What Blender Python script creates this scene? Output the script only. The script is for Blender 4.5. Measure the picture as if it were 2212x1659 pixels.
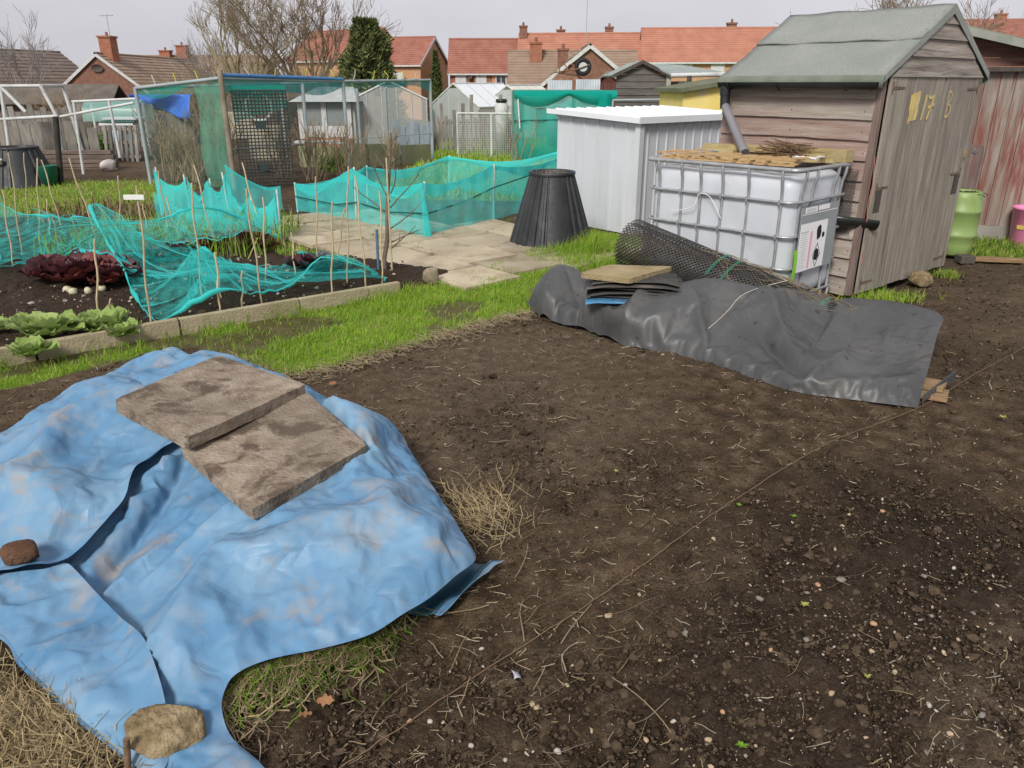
import bpy, bmesh, math, random
import numpy as np
from mathutils import Vector, Matrix, Euler
from mathutils.geometry import delaunay_2d_cdt

for _o in list(bpy.data.objects):
    bpy.data.objects.remove(_o)
SC = bpy.context.scene
COL = SC.collection
R = math.radians

# ------------------------------------------------------------------ camera, sky, sun, exposure
_cam = bpy.data.cameras.new('camera')
_cam.sensor_width = 36.0
_cam.lens = 36.0 * 1656.0 / 2212.0
_cam.clip_start = 0.05
_cam.clip_end = 1500.0
CAM = bpy.data.objects.new('camera', _cam)
COL.objects.link(CAM)
CAM.location = (0, 0, 1.6)
CAM.rotation_euler = (R(90 - 21.4), 0, 0)
SC.camera = CAM

SUN_EL, SUN_AZ = R(40), R(-158)          # azimuth measured from +Y towards +X
W = bpy.data.worlds.new('World')
SC.world = W
W.use_nodes = True
_n = W.node_tree.nodes
_l = W.node_tree.links
_n.clear()
_out = _n.new('ShaderNodeOutputWorld')
_bg = _n.new('ShaderNodeBackground')
_sky = _n.new('ShaderNodeTexSky')
_sky.sky_type = 'NISHITA'
_sky.sun_disc = False
_sky.sun_elevation = SUN_EL
_sky.sun_rotation = SUN_AZ
_sky.air_density = 1.0
_sky.dust_density = 4.0
_sky.ozone_density = 1.0
# overcast: the clear sky is mostly covered by an even grey cloud sheet with soft mottling
_tc = _n.new('ShaderNodeTexCoord')
_mp = _n.new('ShaderNodeMapping')
_mp.inputs['Scale'].default_value = (1.0, 1.0, 2.6)
_nz = _n.new('ShaderNodeTexNoise')
_nz.inputs['Scale'].default_value = 1.7
_nz.inputs['Detail'].default_value = 5
_nz.inputs['Roughness'].default_value = 0.5
_rp = _n.new('ShaderNodeValToRGB')
_rp.color_ramp.elements[0].position = 0.3
_rp.color_ramp.elements[0].color = (4.15, 4.08, 4.5, 1)
_rp.color_ramp.elements[1].position = 0.72
_rp.color_ramp.elements[1].color = (6.1, 6.0, 6.4, 1)
_mx = _n.new('ShaderNodeMix')
_mx.data_type = 'RGBA'
_mx.inputs[0].default_value = 0.93
_l.new(_tc.outputs['Generated'], _mp.inputs[0])
_l.new(_mp.outputs[0], _nz.inputs['Vector'])
_l.new(_nz.outputs['Fac'], _rp.inputs[0])
_l.new(_sky.outputs[0], _mx.inputs[6])
_l.new(_rp.outputs[0], _mx.inputs[7])
_l.new(_mx.outputs[2], _bg.inputs['Color'])
_bg.inputs['Strength'].default_value = 0.058
_l.new(_bg.outputs[0], _out.inputs['Surface'])

_sd = bpy.data.lights.new('sun', 'SUN')
_sd.energy = 1.5
_sd.angle = R(16)
_sd.color = (1.0, 0.96, 0.9)
SUN = bpy.data.objects.new('sun', _sd)
COL.objects.link(SUN)
_dv = Vector((math.sin(SUN_AZ) * math.cos(SUN_EL), math.cos(SUN_AZ) * math.cos(SUN_EL), math.sin(SUN_EL)))
SUN.rotation_euler = _dv.to_track_quat('Z', 'Y').to_euler()
SUN.location = (0, 0, 30)

SC.view_settings.view_transform = 'Standard'
SC.view_settings.look = 'None'
SC.view_settings.exposure = 1.2
SC.view_settings.gamma = 1.0
SC.view_settings.use_curve_mapping = False
SC.cycles.max_bounces = 8
SC.cycles.transparent_max_bounces = 24
SC.cycles.use_denoising = True

# ------------------------------------------------------------------ helpers
def link(o, parent=None):
    COL.objects.link(o)
    if parent is not None:
        o.parent = parent
    return o

def tag(o, label=None, cat=None, group=None, kind=None):
    if label: o['label'] = label
    if cat: o['category'] = cat
    if group: o['group'] = group
    if kind: o['kind'] = kind
    return o

def thing(name, label, cat, loc=(0, 0, 0), rz=0.0, group=None, rot=None):
    o = bpy.data.objects.new(name, None)
    o.empty_display_size = 0.1
    link(o)
    o.location = loc
    o.rotation_euler = rot if rot else (0, 0, rz)
    return tag(o, label, cat, group)

def smooth(me, angle=None):
    me.polygons.foreach_set('use_smooth', [True] * len(me.polygons))

class MB:
    """collects boxes, bars, tubes, lathes into one mesh"""
    def __init__(s):
        s.v = []; s.f = []; s.sm = []
    def add(s, vs, fs, sm=False):
        n = len(s.v)
        s.v.extend([tuple(p) for p in vs])
        for f in fs:
            s.f.append(tuple(i + n for i in f)); s.sm.append(sm)
        return s
    def box(s, c, d, rot=None, taper=1.0, jit=0.0):
        hx, hy, hz = d[0] / 2, d[1] / 2, d[2] / 2
        vs = []
        for z in (-hz, hz):
            k = 1.0 if z < 0 else taper
            for x, y in ((-hx, -hy), (hx, -hy), (hx, hy), (-hx, hy)):
                vs.append(Vector((x * k + random.uniform(-jit, jit), y * k + random.uniform(-jit, jit), z + random.uniform(-jit, jit))))
        if rot is not None:
            m = rot if isinstance(rot, Matrix) else Euler(rot).to_matrix()
            vs = [m @ p for p in vs]
        c = Vector(c)
        return s.add([p + c for p in vs], [(0, 3, 2, 1), (4, 5, 6, 7), (0, 1, 5, 4), (1, 2, 6, 5), (2, 3, 7, 6), (3, 0, 4, 7)])
    def bbox(s, c, d, b=0.004, rot=None):
        """bevelled box"""
        bm = bmesh.new()
        bmesh.ops.create_cube(bm, size=1.0)
        for p in bm.verts:
            p.co = Vector((p.co.x * d[0], p.co.y * d[1], p.co.z * d[2]))
        bmesh.ops.bevel(bm, geom=bm.edges[:], offset=b, segments=2, affect='EDGES', profile=0.6)
        m = Matrix.Identity(3) if rot is None else (rot if isinstance(rot, Matrix) else Euler(rot).to_matrix())
        bm.verts.index_update()
        vs = [m @ p.co + Vector(c) for p in bm.verts]
        fs = [[q.index for q in f.verts] for f in bm.faces]
        bm.free()
        return s.add(vs, fs)
    def tube(s, pts, r, n=6, r2=None, caps=True, sm=True):
        pts = [Vector(p) for p in pts]
        N = len(pts)
        vs = []; fs = []
        t0 = (pts[1] - pts[0]).normalized()
        up = Vector((0, 0, 1)) if abs(t0.z) < 0.9 else Vector((1, 0, 0))
        a = t0.cross(up).normalized()
        for i in range(N):
            t = (pts[min(i + 1, N - 1)] - pts[max(i - 1, 0)])
            t = t.normalized() if t.length > 1e-9 else t0
            a = (a - t * a.dot(t))
            a = a.normalized() if a.length > 1e-6 else t.orthogonal().normalized()
            b = t.cross(a)
            rr = r if r2 is None else r + (r2 - r) * i / (N - 1)
            if isinstance(r, (list, tuple)): rr = r[i]
            for k in range(n):
                w = 2 * math.pi * k / n
                vs.append(pts[i] + (a * math.cos(w) + b * math.sin(w)) * rr)
        for i in range(N - 1):
            for k in range(n):
                k2 = (k + 1) % n
                fs.append((i * n + k, i * n + k2, (i + 1) * n + k2, (i + 1) * n + k))
        s.add(vs, fs, sm)
        if caps:
            s.add(vs[:n], [tuple(range(n))[::-1]])
            s.add(vs[-n:], [tuple(range(n))])
        return s
    def lathe(s, prof, n=32, c=(0, 0, 0), sm=True, caps=False, mod=None):
        vs = []; fs = []
        for j, (r, z) in enumerate(prof):
            for k in range(n):
                w = 2 * math.pi * k / n
                rr = r if mod is None else r * mod(w, z)
                vs.append((c[0] + rr * math.cos(w), c[1] + rr * math.sin(w), c[2] + z))
        for j in range(len(prof) - 1):
            for k in range(n):
                k2 = (k + 1) % n
                fs.append((j * n + k, j * n + k2, (j + 1) * n + k2, (j + 1) * n + k))
        s.add(vs, fs, sm)
        if caps:
            s.add(vs[:n], [tuple(range(n))[::-1]]); s.add(vs[-n:], [tuple(range(n))])
        return s
    def prism(s, poly, z0, z1, axis='z'):
        n = len(poly)
        def P(a, b, h):
            return (a, b, h) if axis == 'z' else ((a, h, b) if axis == 'y' else (h, a, b))
        vs = [P(a, b, z0) for a, b in poly] + [P(a, b, z1) for a, b in poly]
        fs = [tuple(range(n))[::-1], tuple(range(n, 2 * n))]
        for i in range(n):
            j = (i + 1) % n
            fs.append((i, j, n + j, n + i))
        return s.add(vs, fs)
    def sheet(s, P, nu, nv, sm=True):
        vs = [P(i / (nu - 1), j / (nv - 1)) for j in range(nv) for i in range(nu)]
        fs = [(j * nu + i, j * nu + i + 1, (j + 1) * nu + i + 1, (j + 1) * nu + i) for j in range(nv - 1) for i in range(nu - 1)]
        return s.add(vs, fs, sm)
    def mesh(s, name):
        me = bpy.data.meshes.new(name)
        me.from_pydata(s.v, [], s.f)
        me.polygons.foreach_set('use_smooth', s.sm)
        bm = bmesh.new(); bm.from_mesh(me)
        bmesh.ops.recalc_face_normals(bm, faces=bm.faces[:])
        bm.to_mesh(me); bm.free()
        return me
    def build(s, name, mat, parent=None, loc=None, rot=None):
        me = s.mesh(name)
        if mat: me.materials.append(mat)
        o = bpy.data.objects.new(name, me)
        link(o, parent)
        if loc: o.location = loc
        if rot: o.rotation_euler = rot
        return o

def npmesh(name, V, F, mat, parent=None, sm=False, mats=None, midx=None):
    """numpy arrays: V (n,3), F (m,k) -> object"""
    V = np.asarray(V, np.float32); F = np.asarray(F, np.int32)
    me = bpy.data.meshes.new(name)
    me.vertices.add(len(V)); me.vertices.foreach_set('co', V.ravel())
    k = F.shape[1]
    me.loops.add(F.size); me.loops.foreach_set('vertex_index', F.ravel())
    me.polygons.add(len(F))
    me.polygons.foreach_set('loop_start', np.arange(0, F.size, k, dtype=np.int32))
    me.polygons.foreach_set('loop_total', np.full(len(F), k, np.int32))
    if mats:
        for m in mats: me.materials.append(m)
        me.polygons.foreach_set('material_index', midx)
    elif mat:
        me.materials.append(mat)
    me.polygons.foreach_set('use_smooth', np.full(len(F), sm, bool))
    me.update(calc_edges=True)
    me.validate()
    o = bpy.data.objects.new(name, me)
    link(o, parent)
    return o

def copy_thing(o, loc=None, rz=None, label=None):
    c = o.copy(); COL.objects.link(c)
    if loc is not None: c.location = loc
    if rz is not None: c.rotation_euler = (0, 0, rz)
    if label: c['label'] = label
    for ch in o.children:
        d = ch.copy(); COL.objects.link(d); d.parent = c
        for g in ch.children:
            e = g.copy(); COL.objects.link(e); e.parent = d
    return c

# --- noise in numpy
def _hash(ix, iy, seed):
    n = (ix.astype(np.int64) * 374761393 + iy.astype(np.int64) * 668265263 + seed * 1274126177) & 0x7fffffff
    n = ((n ^ (n >> 13)) * 1274126177) & 0x7fffffff
    n = n ^ (n >> 16)
    return (n & 0xffff) / 65535.0
def vnoise(x, y, seed=0):
    x = np.asarray(x, float); y = np.asarray(y, float)
    ix = np.floor(x); iy = np.floor(y)
    fx = x - ix; fy = y - iy
    fx = fx * fx * (3 - 2 * fx); fy = fy * fy * (3 - 2 * fy)
    a = _hash(ix, iy, seed); b = _hash(ix + 1, iy, seed)
    c = _hash(ix, iy + 1, seed); d = _hash(ix + 1, iy + 1, seed)
    return (a * (1 - fx) + b * fx) * (1 - fy) + (c * (1 - fx) + d * fx) * fy
def fbm(x, y, seed=0, oct=4, gain=0.5):
    s = 0.0; a = 1.0; t = 0.0
    for i in range(oct):
        s = s + a * vnoise(x * 2 ** i + i * 17.3, y * 2 ** i - i * 9.1, seed + i); t += a; a *= gain
    return s / t
def inpoly(x, y, poly):
    x = np.asarray(x, float); y = np.asarray(y, float)
    r = np.zeros(x.shape, bool)
    n = len(poly)
    for i in range(n):
        x1, y1 = poly[i]; x2, y2 = poly[(i + 1) % n]
        if y1 == y2: continue
        c = ((y1 > y) != (y2 > y)) & (x < (x2 - x1) * (y - y1) / (y2 - y1) + x1)
        r ^= c
    return r
def tps(pts):
    """thin-plate height surface through (x,y,z) points"""
    P = np.array(pts, float)
    def U(d2): return np.where(d2 < 1e-12, 0, d2 * np.log(d2 + 1e-12) * 0.5)
    n = len(P)
    D = ((P[:, None, :2] - P[None, :, :2]) ** 2).sum(-1)
    K = U(D) + 0.002 * np.eye(n)
    A = np.zeros((n + 3, n + 3)); A[:n, :n] = K
    A[:n, n] = 1; A[:n, n + 1:] = P[:, :2]; A[n, :n] = 1; A[n + 1:, :n] = P[:, :2].T
    w = np.linalg.solve(A, np.concatenate([P[:, 2], np.zeros(3)]))
    def f(x, y):
        x = np.asarray(x, float); y = np.asarray(y, float)
        d = (x[..., None] - P[:, 0]) ** 2 + (y[..., None] - P[:, 1]) ** 2
        return U(d) @ w[:n] + w[n] + w[n + 1] * x + w[n + 2] * y
    return f
def spline(pts, step=0.03, closed=False):
    """Catmull-Rom polyline resampled"""
    P = [Vector(p) for p in pts]
    n = len(P); out = []
    rng = range(n if closed else n - 1)
    for i in rng:
        if closed:
            a, b, c, d = P[i - 1], P[i], P[(i + 1) % n], P[(i + 2) % n]
        else:
            a, b, c, d = P[max(i - 1, 0)], P[i], P[i + 1], P[min(i + 2, n - 1)]
        m = max(1, int((c - b).length / step))
        for k in range(m):
            t = k / m
            out.append(0.5 * ((2 * b) + (c - a) * t + (2 * a - 5 * b + 4 * c - d) * t * t + (3 * b - a - 3 * c + d) * t ** 3))
    if not closed: out.append(P[-1])
    return out
def cdt_sheet(outline, spacing, seed=1, curve=True):
    """triangulated flat sheet inside a 2D outline -> (xy array, faces, boundary-distance array)"""
    ol = spline([(p[0], p[1]) for p in [Vector((q[0], q[1], 0)) for q in outline]], spacing, True) if curve else [Vector((p[0], p[1])) for p in outline]
    ol = [(p[0], p[1]) for p in ol]
    A = np.array(ol)
    rs = np.random.RandomState(seed)
    gx, gy = np.meshgrid(np.arange(A[:, 0].min(), A[:, 0].max(), spacing), np.arange(A[:, 1].min(), A[:, 1].max(), spacing * 0.87))
    gx = gx + (np.arange(gx.shape[0]) % 2)[:, None] * spacing / 2
    gx = gx.ravel() + rs.uniform(-.12, .12, gx.size) * spacing; gy = gy.ravel() + rs.uniform(-.12, .12, gy.size) * spacing
    m = inpoly(gx, gy, ol); gx = gx[m]; gy = gy[m]
    def bd(px, py):
        d = np.full(px.shape, 1e9)
        for i in range(len(ol)):
            x1, y1 = ol[i]; x2, y2 = ol[(i + 1) % len(ol)]
            ex, ey = x2 - x1, y2 - y1; L = ex * ex + ey * ey + 1e-12
            t = np.clip(((px - x1) * ex + (py - y1) * ey) / L, 0, 1)
            d = np.minimum(d, (px - x1 - t * ex) ** 2 + (py - y1 - t * ey) ** 2)
        return np.sqrt(d)
    dd = bd(gx, gy); m = dd > spacing * 0.45
    gx = gx[m]; gy = gy[m]
    n = len(ol)
    pts = [Vector(p) for p in ol] + [Vector((a, b)) for a, b in zip(gx, gy)]
    r = delaunay_2d_cdt(pts, [(i, (i + 1) % n) for i in range(n)], [], 1, 1e-6)
    XY = np.array([(p[0], p[1]) for p in r[0]])
    F = np.array([f for f in r[2] if len(f) == 3])
    return XY, F, bd(XY[:, 0], XY[:, 1])
def creases(x, y, box, n, seed, amp=(0.004, 0.015), ln=(0.1, 0.4), wd=(0.01, 0.05), ang=None):
    """sum of sharp crumple creases"""
    rs = np.random.RandomState(seed); z = np.zeros_like(x)
    for i in range(n):
        cx = rs.uniform(box[0], box[1]); cy = rs.uniform(box[2], box[3])
        a = rs.uniform(0, math.pi) if ang is None else rs.normal(ang[0], ang[1])
        L = rs.uniform(*ln); w = rs.uniform(*wd); h = rs.uniform(*amp) * rs.choice([-1, 1, 1])
        u = (x - cx) * math.cos(a) + (y - cy) * math.sin(a); v = -(x - cx) * math.sin(a) + (y - cy) * math.cos(a)
        v = v + 0.25 * rs.uniform(-1, 1) * u * u / L
        z += h * np.exp(-np.abs(v) / w) * np.exp(-(u / L) ** 4)
    return z

def facets(x, y, sp, amp, seed, ang=0.0, st=1.0):
    """piecewise flat relief with straight sharp creases, like stiff crumpled sheeting"""
    rs = np.random.RandomState(seed); c, s = math.cos(ang), math.sin(ang)
    u = (x * c + y * s) / st; v = -x * s + y * c
    gx, gy = np.meshgrid(np.arange(u.min() - 2 * sp, u.max() + 2 * sp, sp), np.arange(v.min() - 2 * sp, v.max() + 2 * sp, sp))
    px = gx.ravel() + rs.uniform(-.48, .48, gx.size) * sp; py = gy.ravel() + rs.uniform(-.48, .48, gx.size) * sp
    r = delaunay_2d_cdt([Vector((a, b)) for a, b in zip(px, py)], [], [], 0, 1e-7)
    P = np.array([(p[0], p[1]) for p in r[0]]); H = rs.normal(0, amp, len(P)); z = np.zeros_like(u)
    for t in r[2]:
        A, B, C = P[t[0]], P[t[1]], P[t[2]]
        m = (u >= min(A[0], B[0], C[0])) & (u <= max(A[0], B[0], C[0])) & (v >= min(A[1], B[1], C[1])) & (v <= max(A[1], B[1], C[1]))
        if not m.any(): continue
        d = (B[1] - C[1]) * (A[0] - C[0]) + (C[0] - B[0]) * (A[1] - C[1])
        if abs(d) < 1e-12: continue
        i = np.nonzero(m)[0]; a = ((B[1] - C[1]) * (u[i] - C[0]) + (C[0] - B[0]) * (v[i] - C[1])) / d; b = ((C[1] - A[1]) * (u[i] - C[0]) + (A[0] - C[0]) * (v[i] - C[1])) / d; g = 1 - a - b
        k = (a >= -1e-6) & (b >= -1e-6) & (g >= -1e-6); i = i[k]
        z[i] = a[k] * H[t[0]] + b[k] * H[t[1]] + g[k] * H[t[2]]
    return z

# --- materials
MATS = {}
def M(name, cols, scale=4.0, rough=0.8, bump=0.0, bscale=40.0, spec=0.3, stretch=(1, 1, 1), rand=0.0, detail=6.0,
      metal=0.0, lo=0.3, hi=0.7, dist=0.0, trans=0.0, dirt=None, dirt_scale=2.0, dirt_lo=0.55, dirt_hi=0.7, bstretch=None, rr=0.0, coat=0.0, alpha=None, crumple=None, dirt_max=1.0, dirt2=None):
    m = bpy.data.materials.new(name); m.use_nodes = True
    nt = m.node_tree; N = nt.nodes; L = nt.links
    b = N['Principled BSDF']
    b.inputs['Roughness'].default_value = rough
    b.inputs['Specular IOR Level'].default_value = spec
    b.inputs['Metallic'].default_value = metal
    if coat: b.inputs['Coat Weight'].default_value = coat
    tc = N.new('ShaderNodeTexCoord'); oi = N.new('ShaderNodeObjectInfo')
    add = N.new('ShaderNodeVectorMath'); add.operation = 'ADD'
    mul = N.new('ShaderNodeMath'); mul.operation = 'MULTIPLY'; mul.inputs[1].default_value = 53.7
    L.new(oi.outputs['Random'], mul.inputs[0])
    L.new(tc.outputs['Object'], add.inputs[0]); L.new(mul.outputs[0], add.inputs[1])
    def noise(sc, st, det, off=0.0, di=0.0):
        mp = N.new('ShaderNodeMapping'); mp.inputs['Scale'].default_value = st; mp.inputs['Location'].default_value = (off, off, off)
        L.new(add.outputs[0], mp.inputs[0])
        nz = N.new('ShaderNodeTexNoise'); nz.inputs['Scale'].default_value = sc; nz.inputs['Detail'].default_value = det
        nz.inputs['Distortion'].default_value = di
        L.new(mp.outputs[0], nz.inputs['Vector'])
        return nz
    if len(cols) > 1:
        nz = noise(scale, stretch, detail, 0.0, dist)
        rp = N.new('ShaderNodeValToRGB')
        e = rp.color_ramp.elements
        e[0].position = lo; e[0].color = (*cols[0], 1)
        e[1].position = hi; e[1].color = (*cols[-1], 1)
        for i, c in enumerate(cols[1:-1]):
            k = e.new(lo + (hi - lo) * (i + 1) / (len(cols) - 1)); k.color = (*c, 1)
        L.new(nz.outputs['Fac'], rp.inputs[0])
        csock = rp.outputs[0]
    else:
        rgb = N.new('ShaderNodeRGB'); rgb.outputs[0].default_value = (*cols[0], 1); csock = rgb.outputs[0]
    if dirt is not None:
        nd = noise(dirt_scale, stretch if bstretch is None else bstretch, 8, 31.7, 0.4); nd.inputs['Roughness'].default_value = .64
        dr = N.new('ShaderNodeMapRange'); dr.inputs[1].default_value = dirt_lo; dr.inputs[2].default_value = dirt_hi
        L.new(nd.outputs['Fac'], dr.inputs[0])
        mx = N.new('ShaderNodeMix'); mx.data_type = 'RGBA'; mx.inputs[7].default_value = (*dirt, 1)
        dr.inputs[4].default_value = dirt_max
        L.new(dr.outputs[0], mx.inputs[0]); L.new(csock, mx.inputs[6]); csock = mx.outputs[2]
    if dirt2 is not None:
        nd = noise(dirt2[1], (1, 1, 1), 9, 91.7, 0.2)
        dr = N.new('ShaderNodeMapRange'); dr.inputs[1].default_value = dirt2[2]; dr.inputs[2].default_value = dirt2[3]; dr.inputs[4].default_value = dirt2[4]
        L.new(nd.outputs['Fac'], dr.inputs[0])
        mx = N.new('ShaderNodeMix'); mx.data_type = 'RGBA'; mx.inputs[7].default_value = (*dirt2[0], 1)
        L.new(dr.outputs[0], mx.inputs[0]); L.new(csock, mx.inputs[6]); csock = mx.outputs[2]
    if rand:
        hs = N.new('ShaderNodeHueSaturation')
        mr = N.new('ShaderNodeMapRange'); mr.inputs[3].default_value = 1 - rand; mr.inputs[4].default_value = 1 + rand
        L.new(oi.outputs['Random'], mr.inputs[0]); L.new(mr.outputs[0], hs.inputs['Value'])
        L.new(csock, hs.inputs['Color']); csock = hs.outputs[0]
    L.new(csock, b.inputs['Base Color'])
    if rr:
        nr = noise(scale * 2.3, stretch, 5, 77.0)
        mr = N.new('ShaderNodeMapRange'); mr.inputs[1].default_value = .3; mr.inputs[2].default_value = .7
        mr.inputs[3].default_value = rough - rr; mr.inputs[4].default_value = rough + rr
        L.new(nr.outputs['Fac'], mr.inputs[0]); L.new(mr.outputs[0], b.inputs['Roughness'])
    if crumple:          # straight crease lines pressed into folded sheeting
        nd_ = noise(1.6, (1, 1, 1), 2, 5.0)
        mv = N.new('ShaderNodeVectorMath'); mv.operation = 'MULTIPLY_ADD'; mv.inputs[1].default_value = (.22, .22, .22)
        L.new(nd_.outputs['Color'], mv.inputs[0]); L.new(add.outputs[0], mv.inputs[2])
        hs_ = []
        for sc_, wd_, am_ in ((crumple[0], .10, 1.0), (crumple[1], .10, .45)):
            vo = N.new('ShaderNodeTexVoronoi'); vo.feature = 'DISTANCE_TO_EDGE'; vo.inputs['Scale'].default_value = sc_; L.new(mv.outputs[0], vo.inputs['Vector'])
            vc = N.new('ShaderNodeTexVoronoi'); vc.inputs['Scale'].default_value = sc_; L.new(mv.outputs[0], vc.inputs['Vector'])
            sp_ = N.new('ShaderNodeSeparateColor'); L.new(vc.outputs['Color'], sp_.inputs[0])
            mr = N.new('ShaderNodeMapRange'); mr.inputs[1].default_value = 0; mr.inputs[2].default_value = wd_ * 2; mr.inputs[3].default_value = 0; L.new(vo.outputs['Distance'], mr.inputs[0])
            ml = N.new('ShaderNodeMath'); ml.operation = 'MULTIPLY_ADD'; ml.inputs[1].default_value = 2 * am_; ml.inputs[2].default_value = -am_; L.new(sp_.outputs[0], ml.inputs[0])
            mm = N.new('ShaderNodeMath'); mm.operation = 'MULTIPLY'; L.new(mr.outputs[0], mm.inputs[0]); L.new(ml.outputs[0], mm.inputs[1]); hs_.append(mm.outputs[0])
        ad = N.new('ShaderNodeMath'); ad.operation = 'ADD'; L.new(hs_[0], ad.inputs[0]); L.new(hs_[1], ad.inputs[1])
        bp = N.new('ShaderNodeBump'); bp.inputs['Strength'].default_value = 1.0; bp.inputs['Distance'].default_value = crumple[2]
        L.new(ad.outputs[0], bp.inputs['Height']); L.new(bp.outputs[0], b.inputs['Normal'])
    elif bump:
        nb = noise(bscale, stretch if bstretch is None else bstretch, 8, 11.3)
        bp = N.new('ShaderNodeBump'); bp.inputs['Strength'].default_value = bump; bp.inputs['Distance'].default_value = 0.02
        L.new(nb.outputs['Fac'], bp.inputs['Height']); L.new(bp.outputs[0], b.inputs['Normal'])
    if trans:      # thin sheet that lets light through from behind
        tl = N.new('ShaderNodeBsdfTranslucent'); L.new(csock, tl.inputs['Color'])
        mxs = N.new('ShaderNodeMixShader'); mxs.inputs[0].default_value = trans
        L.new(b.outputs[0], mxs.inputs[1]); L.new(tl.outputs[0], mxs.inputs[2])
        L.new(mxs.outputs[0], N['Material Output'].inputs['Surface'])
    if alpha is not None:
        b.inputs['Alpha'].default_value = alpha
    MATS[name] = m
    return m

def net_mat(name, col, density, var=0.15, scale=6.0):
    """fine woven netting: part of the light passes through the holes of the weave"""
    m = bpy.data.materials.new(name); m.use_nodes = True
    N = m.node_tree.nodes; L = m.node_tree.links
    N.remove(N['Principled BSDF'])
    tr = N.new('ShaderNodeBsdfTransparent'); df = N.new('ShaderNodeBsdfDiffuse'); tl = N.new('ShaderNodeBsdfTranslucent')
    for q in (df, tl): q.inputs['Color'].default_value = (*col, 1)
    a = N.new('ShaderNodeMixShader'); a.inputs[0].default_value = 0.45
    L.new(df.outputs[0], a.inputs[1]); L.new(tl.outputs[0], a.inputs[2])
    tc = N.new('ShaderNodeTexCoord'); nz = N.new('ShaderNodeTexNoise'); nz.inputs['Scale'].default_value = scale; nz.inputs['Detail'].default_value = 6
    L.new(tc.outputs['Object'], nz.inputs['Vector'])
    mr = N.new('ShaderNodeMapRange'); mr.inputs[1].default_value = .3; mr.inputs[2].default_value = .7
    mr.inputs[3].default_value = density - var; mr.inputs[4].default_value = density + var
    L.new(nz.outputs['Fac'], mr.inputs[0])
    x = N.new('ShaderNodeMixShader'); L.new(mr.outputs[0], x.inputs[0]); L.new(tr.outputs[0], x.inputs[1]); L.new(a.outputs[0], x.inputs[2])
    L.new(x.outputs[0], N['Material Output'].inputs['Surface'])
    return m
def glass_mat(name, col, density):
    m = bpy.data.materials.new(name); m.use_nodes = True
    N = m.node_tree.nodes; L = m.node_tree.links
    b = N['Principled BSDF']; b.inputs['Base Color'].default_value = (*col, 1); b.inputs['Roughness'].default_value = 0.25
    tr = N.new('ShaderNodeBsdfTransparent'); x = N.new('ShaderNodeMixShader'); x.inputs[0].default_value = density
    L.new(tr.outputs[0], x.inputs[1]); L.new(b.outputs[0], x.inputs[2]); L.new(x.outputs[0], N['Material Output'].inputs['Surface'])
    return m
# ------------------------------------------------------------------ layout of the ground (metres, camera stands at 0,0)
YAW = R(39.6)                                   # the plots, path and sheds share this direction
AX = Vector((math.cos(YAW), math.sin(YAW))); AY = Vector((-math.sin(YAW), math.cos(YAW)))
GRASS_POLYS = [
    [(-5.6, 2.35), (-4.2, 3.0), (-3.1, 3.75), (-2.55, 4.3), (-2.1, 4.75), (-1.75, 4.55), (-1.32, 4.25), (-0.95, 4.5), (-0.63, 4.8), (-0.3, 5.15), (0.0, 5.42), (0.3, 5.62),
     (0.75, 5.75), (1.15, 6.15), (1.5, 6.6), (1.45, 8.65), (0.6, 8.95), (0.25, 7.95), (0.08, 7.35), (-0.38, 6.75), (-0.92, 6.1), (-2.0, 5.25), (-3.1, 4.42), (-5.7, 2.45)],
    [(-9.8, 9.6), (-6.6, 9.9), (-5.4, 10.4), (-4.9, 11.6), (-5.2, 13.0), (-6.4, 13.8), (-11, 14.2)],
    [(-2.2, 11.6), (0.6, 11.5), (3.2, 12.5), (4.5, 26), (-2.2, 26), (-1.9, 17.0), (-2.4, 13)],
    [(4.55, 7.4), (5.4, 7.2), (6.2, 8.6), (5.2, 9.3), (4.7, 8.3)],
    [(-.2, 26), (10, 26), (60, 20), (120, 40), (120, 160), (20, 160), (5, 60)],
    [(-2.55, 8.15), (-1.9, 7.55), (-1.45, 7.05), (-1.62, 6.95), (-2.0, 7.2), (-2.7, 7.9)],
]
BED_POLY = [(-5.8, 2.3), (-3.15, 4.42), (-0.98, 6.06), (-0.55, 6.75), (-1.5, 7.3), (-2.6, 8.1), (-4.5, 9.6), (-9, 9.7), (-10, 5)]
DUG_POLY = [(0.1, 1.2), (0.55, 2.1), (0.95, 2.75), (1.55, 3.15), (1.9, 3.05), (2.1, 2.6), (1.9, 2.1), (1.3, 1.75), (0.9, 1.2)]
def zmask(x, y, polys, wob=0.12, seed=5, sc=2.2):
    jx = x + (fbm(x * sc, y * sc, seed, 3) - .5) * 2 * wob; jy = y + (fbm(x * sc + 40, y * sc, seed + 9, 3) - .5) * 2 * wob
    m = np.zeros(np.shape(x), bool)
    for p in polys: m |= inpoly(jx, jy, p)
    return m
def base_h(x, y):
    t = np.clip((np.asarray(y, float) - 26) / 40, 0, 1)
    return -2.2 * t * t * (3 - 2 * t)
def ground_z(x, y):
    x = np.asarray(x, float); y = np.asarray(y, float)
    z = (fbm(x * 0.9, y * 0.9, 3, 3) - .5) * 0.05
    return z * np.clip((y + 1) / 3, 0, 1) + base_h(x, y)

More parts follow.
